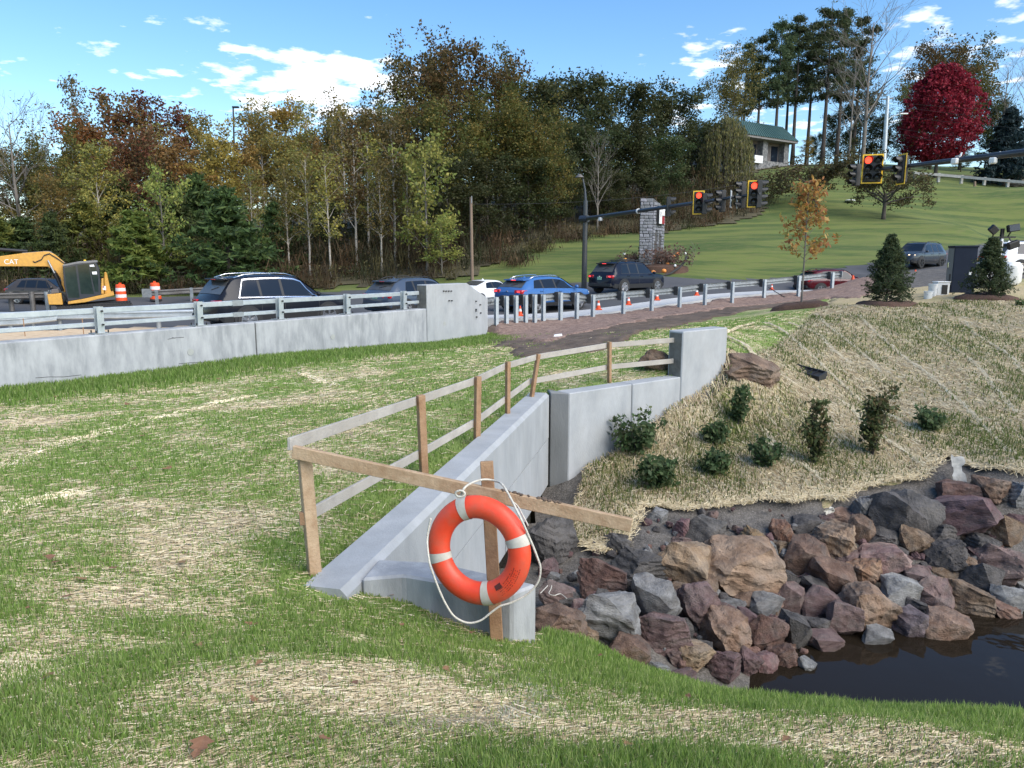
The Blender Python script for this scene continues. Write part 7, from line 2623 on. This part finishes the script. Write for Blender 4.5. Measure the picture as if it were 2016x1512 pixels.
CN = dict(dark='dark grey', grey='pale grey', tan='tan', brown='rusty brown', maroon='maroon', pink='pinkish', orange='orange', purple='purple-grey')
RL = [(1087, 1074, 92, 108, 'dark', 'at the culvert mouth under the barrier board'), (1188, 1153, 92, 72, 'brown', 'below the barrier end with a split face'), (1099, 1183, 74, 54, 'maroon', 'beside the wing wall with thin line lying on it'), (1149, 1203, 54, 48, 'pink', 'small, between the maroon and the layered grey one'), (1099, 1243, 100, 86, 'brown', 'against the end of the near wing wall'),
      (1198, 1225, 122, 104, 'grey', 'large and layered, right of the wing wall'), (1293, 1193, 94, 104, 'grey', 'upright, right of the large layered one'), (1347, 1118, 106, 98, 'tan', 'large angular one in mid slope left'), (1263, 1123, 114, 62, 'dark', 'flat shadowed slab under the straw tongue'), (1380, 1203, 76, 98, 'maroon', 'steep faced, under the large tan one'), (1310, 1258, 98, 74, 'maroon', 'low, below the upright grey one'),
      (1236, 1290, 84, 62, 'brown', 'at the grass edge below the layered one'), (1367, 1288, 76, 66, 'tan', 'squarish, close to the water on the left'), (1430, 1253, 86, 96, 'tan', 'large, left end of the waterline'), (1384, 1049, 72, 64, 'dark', 'soil covered, below the straw edge left'), (1345, 1042, 30, 42, 'pink', 'small pale one just below the straw edge'), (1295, 1017, 34, 27, 'grey', 'small pale one on the soil by the barrier end'),
      (1469, 1128, 152, 112, 'tan', 'the largest, half soil covered, in mid slope'), (1441, 1193, 54, 34, 'grey', 'small flat one below the largest'), (1501, 1195, 76, 46, 'grey', 'greenish, below the largest on its right'), (1555, 1186, 60, 64, 'maroon', 'half soil covered, right of the greenish grey one'), (1617, 1198, 80, 64, 'maroon', 'broad one in the middle of the slope'), (1706, 1209, 98, 96, 'tan', 'big square block just above the water'), (1665, 1228, 64, 76, 'maroon', 'pointed one beside the big square block'),
      (1637, 1140, 90, 76, 'brown', 'angular with a pale top left of the orange one'), (1706, 1135, 80, 74, 'orange', 'bright orange in mid slope'), (1744, 1114, 90, 68, 'pink', 'long, above the orange one'), (1589, 1100, 80, 64, 'brown', 'tilted, half buried in mid slope'), (1648, 1076, 80, 84, 'tan', 'leaning slab in the upper slope'), (1541, 1048, 44, 38, 'orange', 'small one on bare soil'), (1483, 1067, 54, 44, 'orange', 'half buried above the largest'),
      (1758, 1028, 98, 92, 'dark', 'large slab near the top of the slope'), (1699, 1004, 36, 58, 'grey', 'narrow pale one at the straw edge'), (1806, 1018, 86, 94, 'dark', 'long slab right of the large slab at the top'), (1799, 1066, 60, 64, 'brown', 'below the long slab in the upper slope'), (1906, 1028, 122, 92, 'maroon', 'large block high on the right'), (1895, 975, 76, 46, 'brown', 'flat one right under the grey fabric'), (1954, 963, 70, 66, 'brown', 'knobbly one at the top right'),
      (1978, 1052, 66, 56, 'brown', 'reddish, below the knobbly one on the right'), (1974, 1114, 108, 96, 'maroon', 'large one cut by the right edge'), (1868, 1100, 96, 66, 'dark', 'covered in soil, right of centre'), (1806, 1152, 66, 70, 'maroon', 'upright in the lower right'), (1771, 1178, 80, 70, 'grey', 'rounded one above the purple block'), (1847, 1181, 70, 80, 'maroon', 'tall one above the tan stone in the water'), (1909, 1192, 96, 66, 'brown', 'long one at the right waterline'), (1981, 1207, 60, 36, 'tan', 'pale, standing in the water at the far right'),
      (1863, 1240, 94, 56, 'tan', 'pale orange, lying in the water'), (1787, 1233, 74, 64, 'purple', 'standing at the waterline in the middle'), (1727, 1258, 60, 36, 'grey', 'flat one in the water under the big square block'), (1620, 1272, 86, 42, 'maroon', 'flat one dipping into the water'), (1562, 1247, 66, 80, 'dark', 'blackish, at the waterline left'), (1513, 1247, 76, 80, 'brown', 'reddish upright at the waterline left'), (1544, 1296, 66, 42, 'brown', 'low one in the water left'), (1476, 1302, 60, 64, 'maroon', 'at the left end of the water'), (1431, 1316, 60, 58, 'maroon', 'partly behind the near grass'),
      (1508, 1309, 44, 48, 'pink', 'small upright one at the left end of the water'), (1589, 1309, 40, 30, 'grey', 'small flat one in the water'), (2012, 978, 40, 50, 'grey', 'bluish at the right edge near the top'), (1933, 1147, 76, 60, 'dark', 'soil covered, low on the right'), (1696, 1049, 50, 54, 'brown', 'small reddish under the narrow pale one'), (1737, 1066, 64, 44, 'dark', 'small shadowed one under the large slab'), (1540, 1152, 54, 62, 'dark', 'soil covered between the largest and the tilted one'),
      (1992, 1182, 56, 54, 'grey', 'at the right edge above the water'), (1465, 1227, 50, 44, 'maroon', 'small dark one above the left waterline'), (1605, 1234, 64, 50, 'dark', 'half hidden in mid waterline'), (1290, 1330, 60, 40, 'grey', 'peeping over the grass below the culvert'), (1150, 1300, 70, 44, 'dark', 'in the shade beside the wing wall foot'), (1340, 1340, 60, 36, 'maroon', 'peeping over the near grass on the left'), (1420, 1100, 50, 50, 'dark', 'wedged behind the largest'), (1250, 1175, 60, 50, 'dark', 'behind the upright grey one'), (1330, 1170, 50, 44, 'brown', 'wedged under the large angular tan one'),
      (1600, 1160, 54, 44, 'dark', 'wedged left of the angular brown one'), (1680, 1180, 50, 40, 'dark', 'wedged above the pointed maroon one'), (1850, 1060, 60, 50, 'dark', 'soil covered left of the large block on the right'), (1900, 1120, 60, 46, 'brown', 'half buried right of centre'), (1940, 1080, 54, 44, 'dark', 'wedged under the large block on the right'), (1760, 1090, 50, 34, 'dark', 'flat one above the long pinkish one'), (1220, 1075, 50, 44, 'dark', 'under the hanging straw tongue'), (2050, 1060, 80, 80, 'maroon', 'just outside the right edge'), (2060, 1160, 90, 80, 'brown', 'low, just outside the right edge')]
for u, v, w_, h_, c, lab in RL:
    if u > 2030:
        continue
    boulder(u, v, w_, h_, c, CN[c] + ' boulder ' + lab)
# middling stones filling the gaps right up to the straw edge
R = np.random.RandomState(31)
cnt = 0
while cnt < 95:
    u, v = R.uniform(1080, 2016), R.uniform(985, 1320)
    lo = 1335 if u < 1500 else 1300 - (u - 1500) * .16
    hi_ = np.interp(u, [1080, 1250, 1450, 1650, 1850, 2016], [1090, 1050, 1030, 1010, 955, 960])
    if not hi_ < v < lo:
        continue
    w_ = R.uniform(30, 62)
    c = ('dark', 'brown', 'maroon', 'tan', 'grey', 'brown', 'dark', 'maroon')[R.randint(8)]
    o = boulder(u, v, w_, w_ * R.uniform(.6, .95), c, 'middling ' + CN[c] + ' stone ' + ('under the straw edge ' if v < hi_ + 60 else 'low by the water ' if v > lo - 70 else 'in mid slope ') + [t_ for k_, t_ in ((0, 'beside the culvert mouth'), (1230, 'near the layered grey boulder'), (1400, 'near the largest tan boulder'), (1560, 'near the leaning tan slab'), (1690, 'near the big square tan block'), (1800, 'near the tall maroon boulder'), (1910, 'near the right edge')) if u >= k_][-1], group='middling riprap stones', name='stone')
    o['category'] = 'stone'
    o.location.y += .12
    o.location.z -= .05
    cnt += 1
# small broken stone wedged between the boulders
R = np.random.RandomState(77)
fill = []
cnt = 0
while cnt < 420:
    u, v = R.uniform(1075, 2016), R.uniform(1000, 1310)
    lo = 1330 if u < 1500 else 1300 - (u - 1500) * .17
    hi_ = np.interp(u, [1075, 1250, 1650, 1850, 2016], [1040, 1010, 985, 920, 930])
    if hi_ < v < lo:
        p = hit(u, v, 'L', 5.2)
        fill.append(p)
        cnt += 1
fm = MB()
for p in fill:
    s_ = R.uniform(.03, .12)
    k = R.randint(16)
    me = rock_me[k]
    Rm_ = Matrix.Rotation(R.uniform(0, 6), 3, 'Z') @ Matrix.Rotation(R.uniform(-.5, .5), 3, 'X')
    o0 = len(fm.v)
    fm.v += [tuple(p + Rm_ @ (q.co * s_ * 1.3)) for q in me.vertices]
    for pl in me.polygons:
        fm.f.append(tuple(i + o0 for i in pl.vertices))
    fm.mi += [int(R.randint(4))] * len(me.polygons)
fo = fm.build('rubble', [M['rock_grey'], M['rock_brown'], M['rock_maroon'], M['rock_dark']], kind='stuff', smooth=30)

# the two big field boulders by the tall end block and the open drain
boulder(1478, 732, 96, 56, 'brown', 'big flat-topped boulder on the slope right of the tall concrete end block', group='field boulders', sink=.3)
b2 = boulder(1292, 717, 76, 46, 'brown', 'big flat-topped boulder behind the barrier boards left of the tall concrete end block', side='U', group='field boulders')
p = hit(1586, 738, 'L', 8)
dg = thing('drain_inlet', 'black plastic drain inlet sunk into the straw slope', 'drain', (p.x, p.y, p.z))
dirx = Vector((.55, -.8, -.1)).normalized()
diry = Vector((.8, .55, .25)).normalized()
q = [p - dirx * .42 - diry * .16, p + dirx * .42 - diry * .16, p + dirx * .42 + diry * .16, p - dirx * .42 + diry * .16]
for a, b_ in zip(q, q[1:] + q[:1]):
    MB().bar(a + Vector((0, 0, .06)), b_ + Vector((0, 0, .06)), .04, .10).build('rim', M['black_plastic'], dg)
MB().hexa([k_ + Vector((0, 0, z)) for z in (-.05, .065) for k_ in q]).build('dark_liner', M['black_plastic'], dg)
for k in range(5):
    c = q[0].lerp(q[1], (k + .6) / 6)
    e_ = q[3].lerp(q[2], (k + .6) / 6)
    MB().bar(c + Vector((0, 0, .09)), e_ + Vector((0, 0, .09)), .02, .02).build('grate_bar', M['steel_dark'], dg)

# scraps of filter fabric on the bank
def fabric(u, v, w_, h_, label, seed):
    p = hit(u, v + h_ / 2, 'L', 5.2)
    s_ = p.y / F
    mb = MB()
    r2 = random.Random(seed)
    nx, ny = 5, 9
    for j in range(ny):
        for i in range(nx):
            x = (i / (nx - 1) - .5) * w_ * s_ * (1 + .3 * math.sin(j * 1.3))
            y = j / (ny - 1)
            mb.v.append((p.x + x + r2.uniform(-.015, .015), p.y + .02 * r2.uniform(-1, 1) + .35 * y * h_ * s_, p.z + .03 + y * h_ * s_ * .9 + r2.uniform(-.03, .03)))
    for j in range(ny - 1):
        for i in range(nx - 1):
            a = j * nx + i
            mb.f.append((a, a + 1, a + nx + 1, a + nx))
            mb.mi.append(0)
    return tag(mb.build('fabric_scrap', M['fabric_grey'] if w_ > 20 else M['ring_band'], smooth=60), label, 'fabric', 'scraps on the bank')


fabric(1889, 925, 24, 56, 'torn grey-white filter fabric sticking out of the bank top', 1)
fabric(1635, 1012, 18, 16, 'small white scrap on the bare soil above the leaning slab', 2)
fabric(1623, 1098, 10, 18, 'small white scrap beside the tilted brown boulder', 3)
# a loose line dropped on the maroon boulder by the wing wall
pl = [hit(u, v, 'L', 5.2) for u, v in ((1062, 1195), (1075, 1180), (1085, 1168), (1082, 1185), (1078, 1195), (1088, 1200), (1100, 1196), (1112, 1205))]
_ll = rope('loose_line', [p + Vector((0, -.25, .28)) for p in pl], .005, None)
tag(_ll, 'thin pale line tangled on the boulder beside the wing wall', 'line')

# ------------------------------------------------------------------ shrubs on the slope
SHP = [(.07, .12, .045), (.055, .09, .038), (.10, .145, .06), (.13, .155, .07)]
SHT = [(.10, .125, .05), (.13, .145, .055), (.08, .10, .04), (.17, .13, .065)]


def shrub(u, vt, vb, w_, label, seed, tall=False, pal=SHP, n=420, leaf=.055):
    p = hit(u, vb, 'L', 5.2)
    s_ = p.y / F
    H, Wd = (vb - vt) * s_, w_ * s_
    g = Grow(seed)
    ns = 7 if tall else 14
    for k in range(ns):
        a = k * 2.4
        sp_ = (.12 if tall else .75)
        d = Vector((math.cos(a) * sp_ * g.r.uniform(.3, 1), math.sin(a) * sp_ * g.r.uniform(.3, 1), 1))
        g.limb(Vector((g.r.gauss(0, .02), g.r.gauss(0, .02), 0)), d, H * g.r.uniform(.6, 1.0), .010, 1, 5, wig=.10, sides=4, sub_len=(.22 if tall else .35), sub_ang=.9, tip_from=.2, min_r=.003)
    tp = g.tips
    o = finish('shrub', g, [leaf_cloud(tp, int(n * 1.5), Wd * .11, leaf, pal, seed, elong=1.7)], 'bark_dark', 'leaf_plain')
    o.location = p
    return tag(o, label, 'shrub', 'shrubs planted on the slope')


shrub(1452, 758, 838, 46, 'bushy upright shrub below the flat-topped boulder', 201, True, n=650)
shrub(1405, 828, 876, 52, 'low spreading shrub left in the middle row', 202, n=520)
shrub(1407, 892, 936, 60, 'rounded dark shrub near the straw edge', 203, n=800, leaf=.062)
shrub(1504, 866, 924, 44, 'small shrub with a few thin upper twigs in the front row', 204, n=420)
shrub(1604, 780, 918, 46, 'tall narrow shrub standing over the straw in the centre', 205, True, SHT, n=900)
shrub(1716, 762, 900, 66, 'tallest loose shrub right of the narrow one', 206, True, SHT, n=800)
shrub(1830, 804, 852, 46, 'low round shrub alone on the right of the slope', 207, n=520)
shrub(1252, 812, 896, 52, 'leafy shrub against the far wing wall with one tall twig', 208, n=620, leaf=.062)
shrub(1290, 900, 966, 66, 'low dark shrub on the slope corner near the culvert', 209, n=760, leaf=.062)
shrub(2008, 590, 604, 16, 'tiny green plant at the right edge of the embankment top', 210, n=120)

# ------------------------------------------------------------------ grass and straw
mat('grass_blade', (1, 1, 1), rough=.55, tint=True, two=.5, spec=.3)
mat('straw_fibre', (1, 1, 1), rough=.8, tint=True, spec=.2)


def scatter_near(n, ymin, ymax, seed, p=1.0):
    """points on the lawn, thinning with distance as 1 / y^(1+p)"""
    R = np.random.RandomState(seed)
    t = R.rand(n)
    y = ymin * (ymax / ymin) ** t if p == 1.0 else (ymin ** (1 - p) + t * (ymax ** (1 - p) - ymin ** (1 - p))) ** (1 / (1 - p))
    x = (R.rand(n) * 2 - 1) * (y * .74 + .5)
    return x, y, R


def blades(name, x, y, z, R, hgt, wid, pal, lean=.5, seed=0, parent=None):
    n = len(x)
    az = R.rand(n) * 6.283
    h = hgt * R.uniform(.55, 1.3, n)
    w = wid * R.uniform(.7, 1.3, n)
    ld = R.rand(n) * 6.283
    ln = h * lean * R.rand(n)
    dx, dy = np.cos(az) * w / 2, np.sin(az) * w / 2
    b0 = np.stack([x - dx, y - dy, z - .01], 1)
    b1 = np.stack([x + dx, y + dy, z - .01], 1)
    mx, my = np.cos(ld) * ln * .35, np.sin(ld) * ln * .35
    m0 = np.stack([x - dx * .8 + mx, y - dy * .8 + my, z + h * .6], 1)
    m1 = np.stack([x + dx * .8 + mx, y + dy * .8 + my, z + h * .6], 1)
    t_ = np.stack([x + np.cos(ld) * ln, y + np.sin(ld) * ln, z + h], 1)
    v = np.stack([b0, b1, m1, m0, t_], 1).reshape(-1, 3)
    k = np.arange(n)[:, None] * 5
    f = np.concatenate([k + np.array([[0, 1, 2]]), k + np.array([[0, 2, 3]]), k + np.array([[3, 2, 4]])])
    pal = np.array(pal)
    c = pal[R.randint(0, len(pal), n)] * R.uniform(.75, 1.25, (n, 1))
    return np_mesh(name, v, f, M['grass_blade'], kind='stuff', colors=np.repeat(c, 5, 0))


GPAL = [(.25, .365, .08), (.20, .31, .065), (.32, .42, .12), (.39, .45, .17), (.17, .26, .055)]
U_IN = lambda x, y: in_poly(x, y, U_POLY)
x, y, R = scatter_near(420000, 1.55, 27, 1, 1.25)
g_ = green_lawn(x, y)
keep = U_IN(x, y) & (R.rand(len(x)) < np.clip((g_ - .18) * 1.9, .14, 1.0)) & ~((x > .2) & (y > 7.0) & (y < 11.9))
x, y, g_ = x[keep], y[keep], g_[keep]
z = ground(x, y, 'U')
tall = np.where(g_ > .62, 1.35, 1.0)
crest, _ = dist_line(x, y, [(0.15, 4.45), (1.0, 4.05), (1.9, 3.7), (3, 3.5), (6, 3.35)])
tall = tall * (1 + .25 * np.exp(-(crest / .3) ** 2))
wallf, _ = dist_line(x, y, [(-1.4, 4.9), (-0.8, 4.98), (0.1, 4.7)])
tall = tall * np.where(wallf < .22, .55, 1)
blades('grass', x, y, z, R, .037 * tall, .0018 + .00095 * y, GPAL)
# along the foot of the parapet
R2 = np.random.RandomState(3)
n = 26000
i_ = R2.uniform(-1.2, 5.8, n)
o_ = np.abs(R2.normal(0, 1.1, n)) + .02
x = PA.x + RD.x * i_ * 2.44 + RN.x * o_
y = PA.y + RD.y * i_ * 2.44 + RN.y * o_
blades('grass', x, y, ground(x, y, 'U'), R2, .13, .014 + .0004 * y, [(c[0] * .8, c[1] * .85, c[2] * .8) for c in GPAL])


def fibres(name, x, y, zf, R, length, width, pal, ang, spread, lift=.012):
    n = len(x)
    a = ang + R.normal(0, spread, n)
    L = length * R.uniform(.5, 1.4, n)
    dx, dy = np.cos(a) * L / 2, np.sin(a) * L / 2
    z0, z1 = zf(x - dx, y - dy) + lift * R.uniform(.2, 1.6, n), zf(x + dx, y + dy) + lift * R.uniform(.2, 1.6, n)
    wx, wy = -np.sin(a) * width / 2, np.cos(a) * width / 2
    v = np.stack([np.stack([x - dx - wx, y - dy - wy, z0], 1), np.stack([x + dx - wx, y + dy - wy, z1], 1), np.stack([x + dx + wx, y + dy + wy, z1 + width * .5], 1), np.stack([x - dx + wx, y - dy + wy, z0 + width * .5], 1)], 1).reshape(-1, 3)
    f = np.arange(4 * n).reshape(-1, 4)
    pal = np.array(pal)
    c = pal[R.randint(0, len(pal), n)] * R.uniform(.8, 1.2, (n, 1))
    return np_mesh(name, v, f, M['straw_fibre'], kind='stuff', colors=np.repeat(c, 4, 0))


SPAL = [(.60, .50, .32), (.68, .58, .39), (.50, .41, .25), (.72, .64, .46), (.43, .34, .21), (.30, .23, .14)]
x, y, R = scatter_near(260000, 1.55, 27, 4, 1.25)
g_ = green_lawn(x, y)
keep = U_IN(x, y) & (R.rand(len(x)) < np.clip(1.0 - g_ * 1.15, .18, 1)) & ~((x > .2) & (y > 4.6) & (y < 11.9))
x, y = x[keep], y[keep]
ang = np.where(R.rand(len(x)) < .5, .55, R.rand(len(x)) * 3.14)
fibres('loose_straw', x, y, lambda a, b: ground(a, b, 'U'), R, .045 + .007 * y, .0012 + .0006 * y, [(c[0] * .9, c[1] * .89, c[2] * .87) for c in SPAL], ang, .3)
# seams where two straw rolls meet, a ridge of piled straw from the wing wall to the camera
seams = [([(1057, 1290), (1060, 1340), (1045, 1390), (980, 1425), (880, 1440), (780, 1430)], .045, 3600), ([(0, 1010), (60, 990), (150, 975)], .08, 380), ([(0, 925), (100, 880), (250, 840), (420, 795), (500, 780)], .08, 600), ([(20, 1300), (90, 1340), (170, 1460)], .05, 900), ([(0, 1345), (90, 1330)], .04, 500), ([(590, 735), (660, 760)], .06, 300)]
for pts, sg, n_ in seams:
    P = [hit(u, v, 'U') for u, v in pts]
    R = np.random.RandomState(n_)
    seg = R.randint(0, len(P) - 1, n_)
    t_ = R.rand(n_)
    A = np.array([tuple(p) for p in P])
    xy = A[seg] * (1 - t_)[:, None] + A[seg + 1] * t_[:, None]
    x, y = xy[:, 0] + R.normal(0, sg, n_), xy[:, 1] + R.normal(0, sg, n_)
    a = np.arctan2(A[seg + 1][:, 1] - A[seg][:, 1], A[seg + 1][:, 0] - A[seg][:, 0])
    fibres('straw_ridge', x, y, lambda a_, b_: ground(a_, b_, 'U'), R, .10, .0018 + .0009 * y, [(c[0] * 1.15, c[1] * 1.15, c[2] * 1.15) for c in SPAL[:4]], a, .6, .012)
# straw and thin grass on the embankment
R = np.random.RandomState(8)
n = 150000
yy = 10 * (27 / 10) ** R.rand(n)
xx = R.uniform(.05, .78, n) * yy
keep = in_poly(xx, yy, MAT_POLY)
xx, yy = xx[keep], yy[keep]
g_ = green_slope(xx, yy)
k1 = R.rand(len(xx)) < np.clip(1.05 - g_ * 1.2, .15, 1)
zL = lambda a, b: ground(a, b, 'L') + .05
fibres('slope_straw', xx[k1], yy[k1], zL, R, .17, .003 + .0005 * yy[k1], [(c[0] * .80, c[1] * .78, c[2] * .74) for c in SPAL], STREAK + np.where(R.rand(k1.sum()) < .25, R.rand(k1.sum()) * 3, 0), .25, .018)
k2 = R.rand(len(xx)) < np.clip((g_ - .28) * 1.7, .03, .9)
blades('slope_grass', xx[k2], yy[k2], zL(xx[k2], yy[k2]), R, .09, .005 + .0009 * yy[k2], [(.12, .165, .045), (.15, .19, .05), (.10, .135, .04), (.19, .20, .07)])
# overlapping roll edges run down the slope as pale lines
for k_, (pa_, pb_) in enumerate((((1430, 668), (1560, 760)), ((1500, 640), (1780, 850)), ((1600, 622), (1730, 740)), ((1690, 625), (2000, 900)), ((1820, 640), (2016, 820)), ((1560, 640), (1680, 720)), ((1380, 690), (1480, 640)), ((1640, 790), (1800, 920)), ((1500, 860), (1600, 950)), ((1900, 640), (2016, 740)))):
    A0, B0 = hit(*pa_, 'L', 8), hit(*pb_, 'L', 8)
    R3 = np.random.RandomState(40 + k_)
    n3 = int(160 * (B0 - A0).length)
    t3 = R3.rand(n3)
    a3 = math.atan2(B0.y - A0.y, B0.x - A0.x)
    wob = .12 * np.sin(t3 * 7 + k_)
    fibres('slope_seam', A0.x + (B0.x - A0.x) * t3 + R3.normal(0, .022, n3) + wob, A0.y + (B0.y - A0.y) * t3 + R3.normal(0, .022, n3), zL, R3, .16, .010, SPAL[:4], a3, .22, .025)
# thick torn edge of the straw mat above the stones
A = np.array([tuple(p) for p in EDGE])
n_ = 6500
seg = R.randint(0, len(A) - 1, n_)
t_ = R.rand(n_)
xy = A[seg] * (1 - t_)[:, None] + A[seg + 1] * t_[:, None]
x, y = xy[:, 0] + R.normal(0, .07, n_), xy[:, 1] + np.abs(R.normal(0, .13, n_)) - .04
a = np.arctan2(A[seg + 1][:, 1] - A[seg][:, 1], A[seg + 1][:, 0] - A[seg][:, 0])
fibres('straw_fringe', x, y, lambda a_, b_: ground(a_, b_, 'L') + .03, R, .13, .007, [(c[0] * .82, c[1] * .8, c[2] * .76) for c in SPAL[:4]], a, .9, .035)

# fallen leaves on the lawn
lf = MB()
pts = [(0, 0), (.2, .16), (.36, .10), (.42, .3), (.62, .22), (.7, .42), (1, 0), (.7, -.42), (.62, -.22), (.42, -.3), (.36, -.10), (.2, -.16)]
lf.v = [(x_ - .5, y_, .12 * abs(y_) + .1 * (x_ - .5) ** 2) for x_, y_ in pts] + [(0, 0, -.02)]
lf.f = [(i, (i + 1) % 12, 12) for i in range(12)]
lf.mi = [0] * 12
mat('dead_leaf', (.17, .085, .035), (.25, .14, .07), 6, .8, objrand=.4)
leaf0 = None
LEAVES = [(395, 1500, .10), (48, 792, .16), (110, 785, .12), (850 - 740, 1120, .09), (360, 1120, .10), (285, 752, .13), (100, 1110, .09), (655, 810, .1), (545, 768, .2), (280, 865, .12), (265, 930, .11), (165, 885, .11), (330, 930, .11), (160, 1150, .08), (505, 1240, .06), (792, 1240, .05), (770, 1180, .05), (490, 1240, .05), (395, 1285, .06), (1236, 1482, .035), (1545, 1475, .03), (1355, 1382, .04), (640, 1470, .035), (95, 1350, .06), (135, 1185, .08), (880, 1330, .05), (700, 1360, .03), (500, 1395, .03), (510, 1320, .04), (1180, 1300, .05), (930, 1255, .05), (225, 1130, .07), (60, 1210, .05), (250, 800, .13), (430, 750, .14), (600, 745, .12), (700, 790, .1), (560, 840, .1)]
for k, (u, v, s_) in enumerate(LEAVES):
    p = hit(u, v, 'U')
    if leaf0 is None:
        leaf0 = lf.build('fallen_leaf', M['dead_leaf'], world=False)
        o = leaf0
    else:
        o = leaf0.copy()
        col.objects.link(o)
    o.location = p + Vector((0, 0, .03 + .1 * s_))
    sz_ = max(s_, .045)
    o.scale = (sz_,) * 3
    o.rotation_euler = (rnd.uniform(-.25, .25), rnd.uniform(-.25, .25), rnd.uniform(0, 6.28))
    tag(o, 'large brown fallen leaf at the bottom edge of the photo' if k == 0 else 'dry brown fallen leaf on the lawn ' + ('close to the bridge parapet' if v < 870 else 'left of the timber barrier' if v < 1160 and u < 600 else 'in front of the near wing wall' if u > 680 and v < 1340 else 'low in the foreground' if v > 1340 else 'in the left foreground'), 'leaf', 'fallen leaves on the lawn')
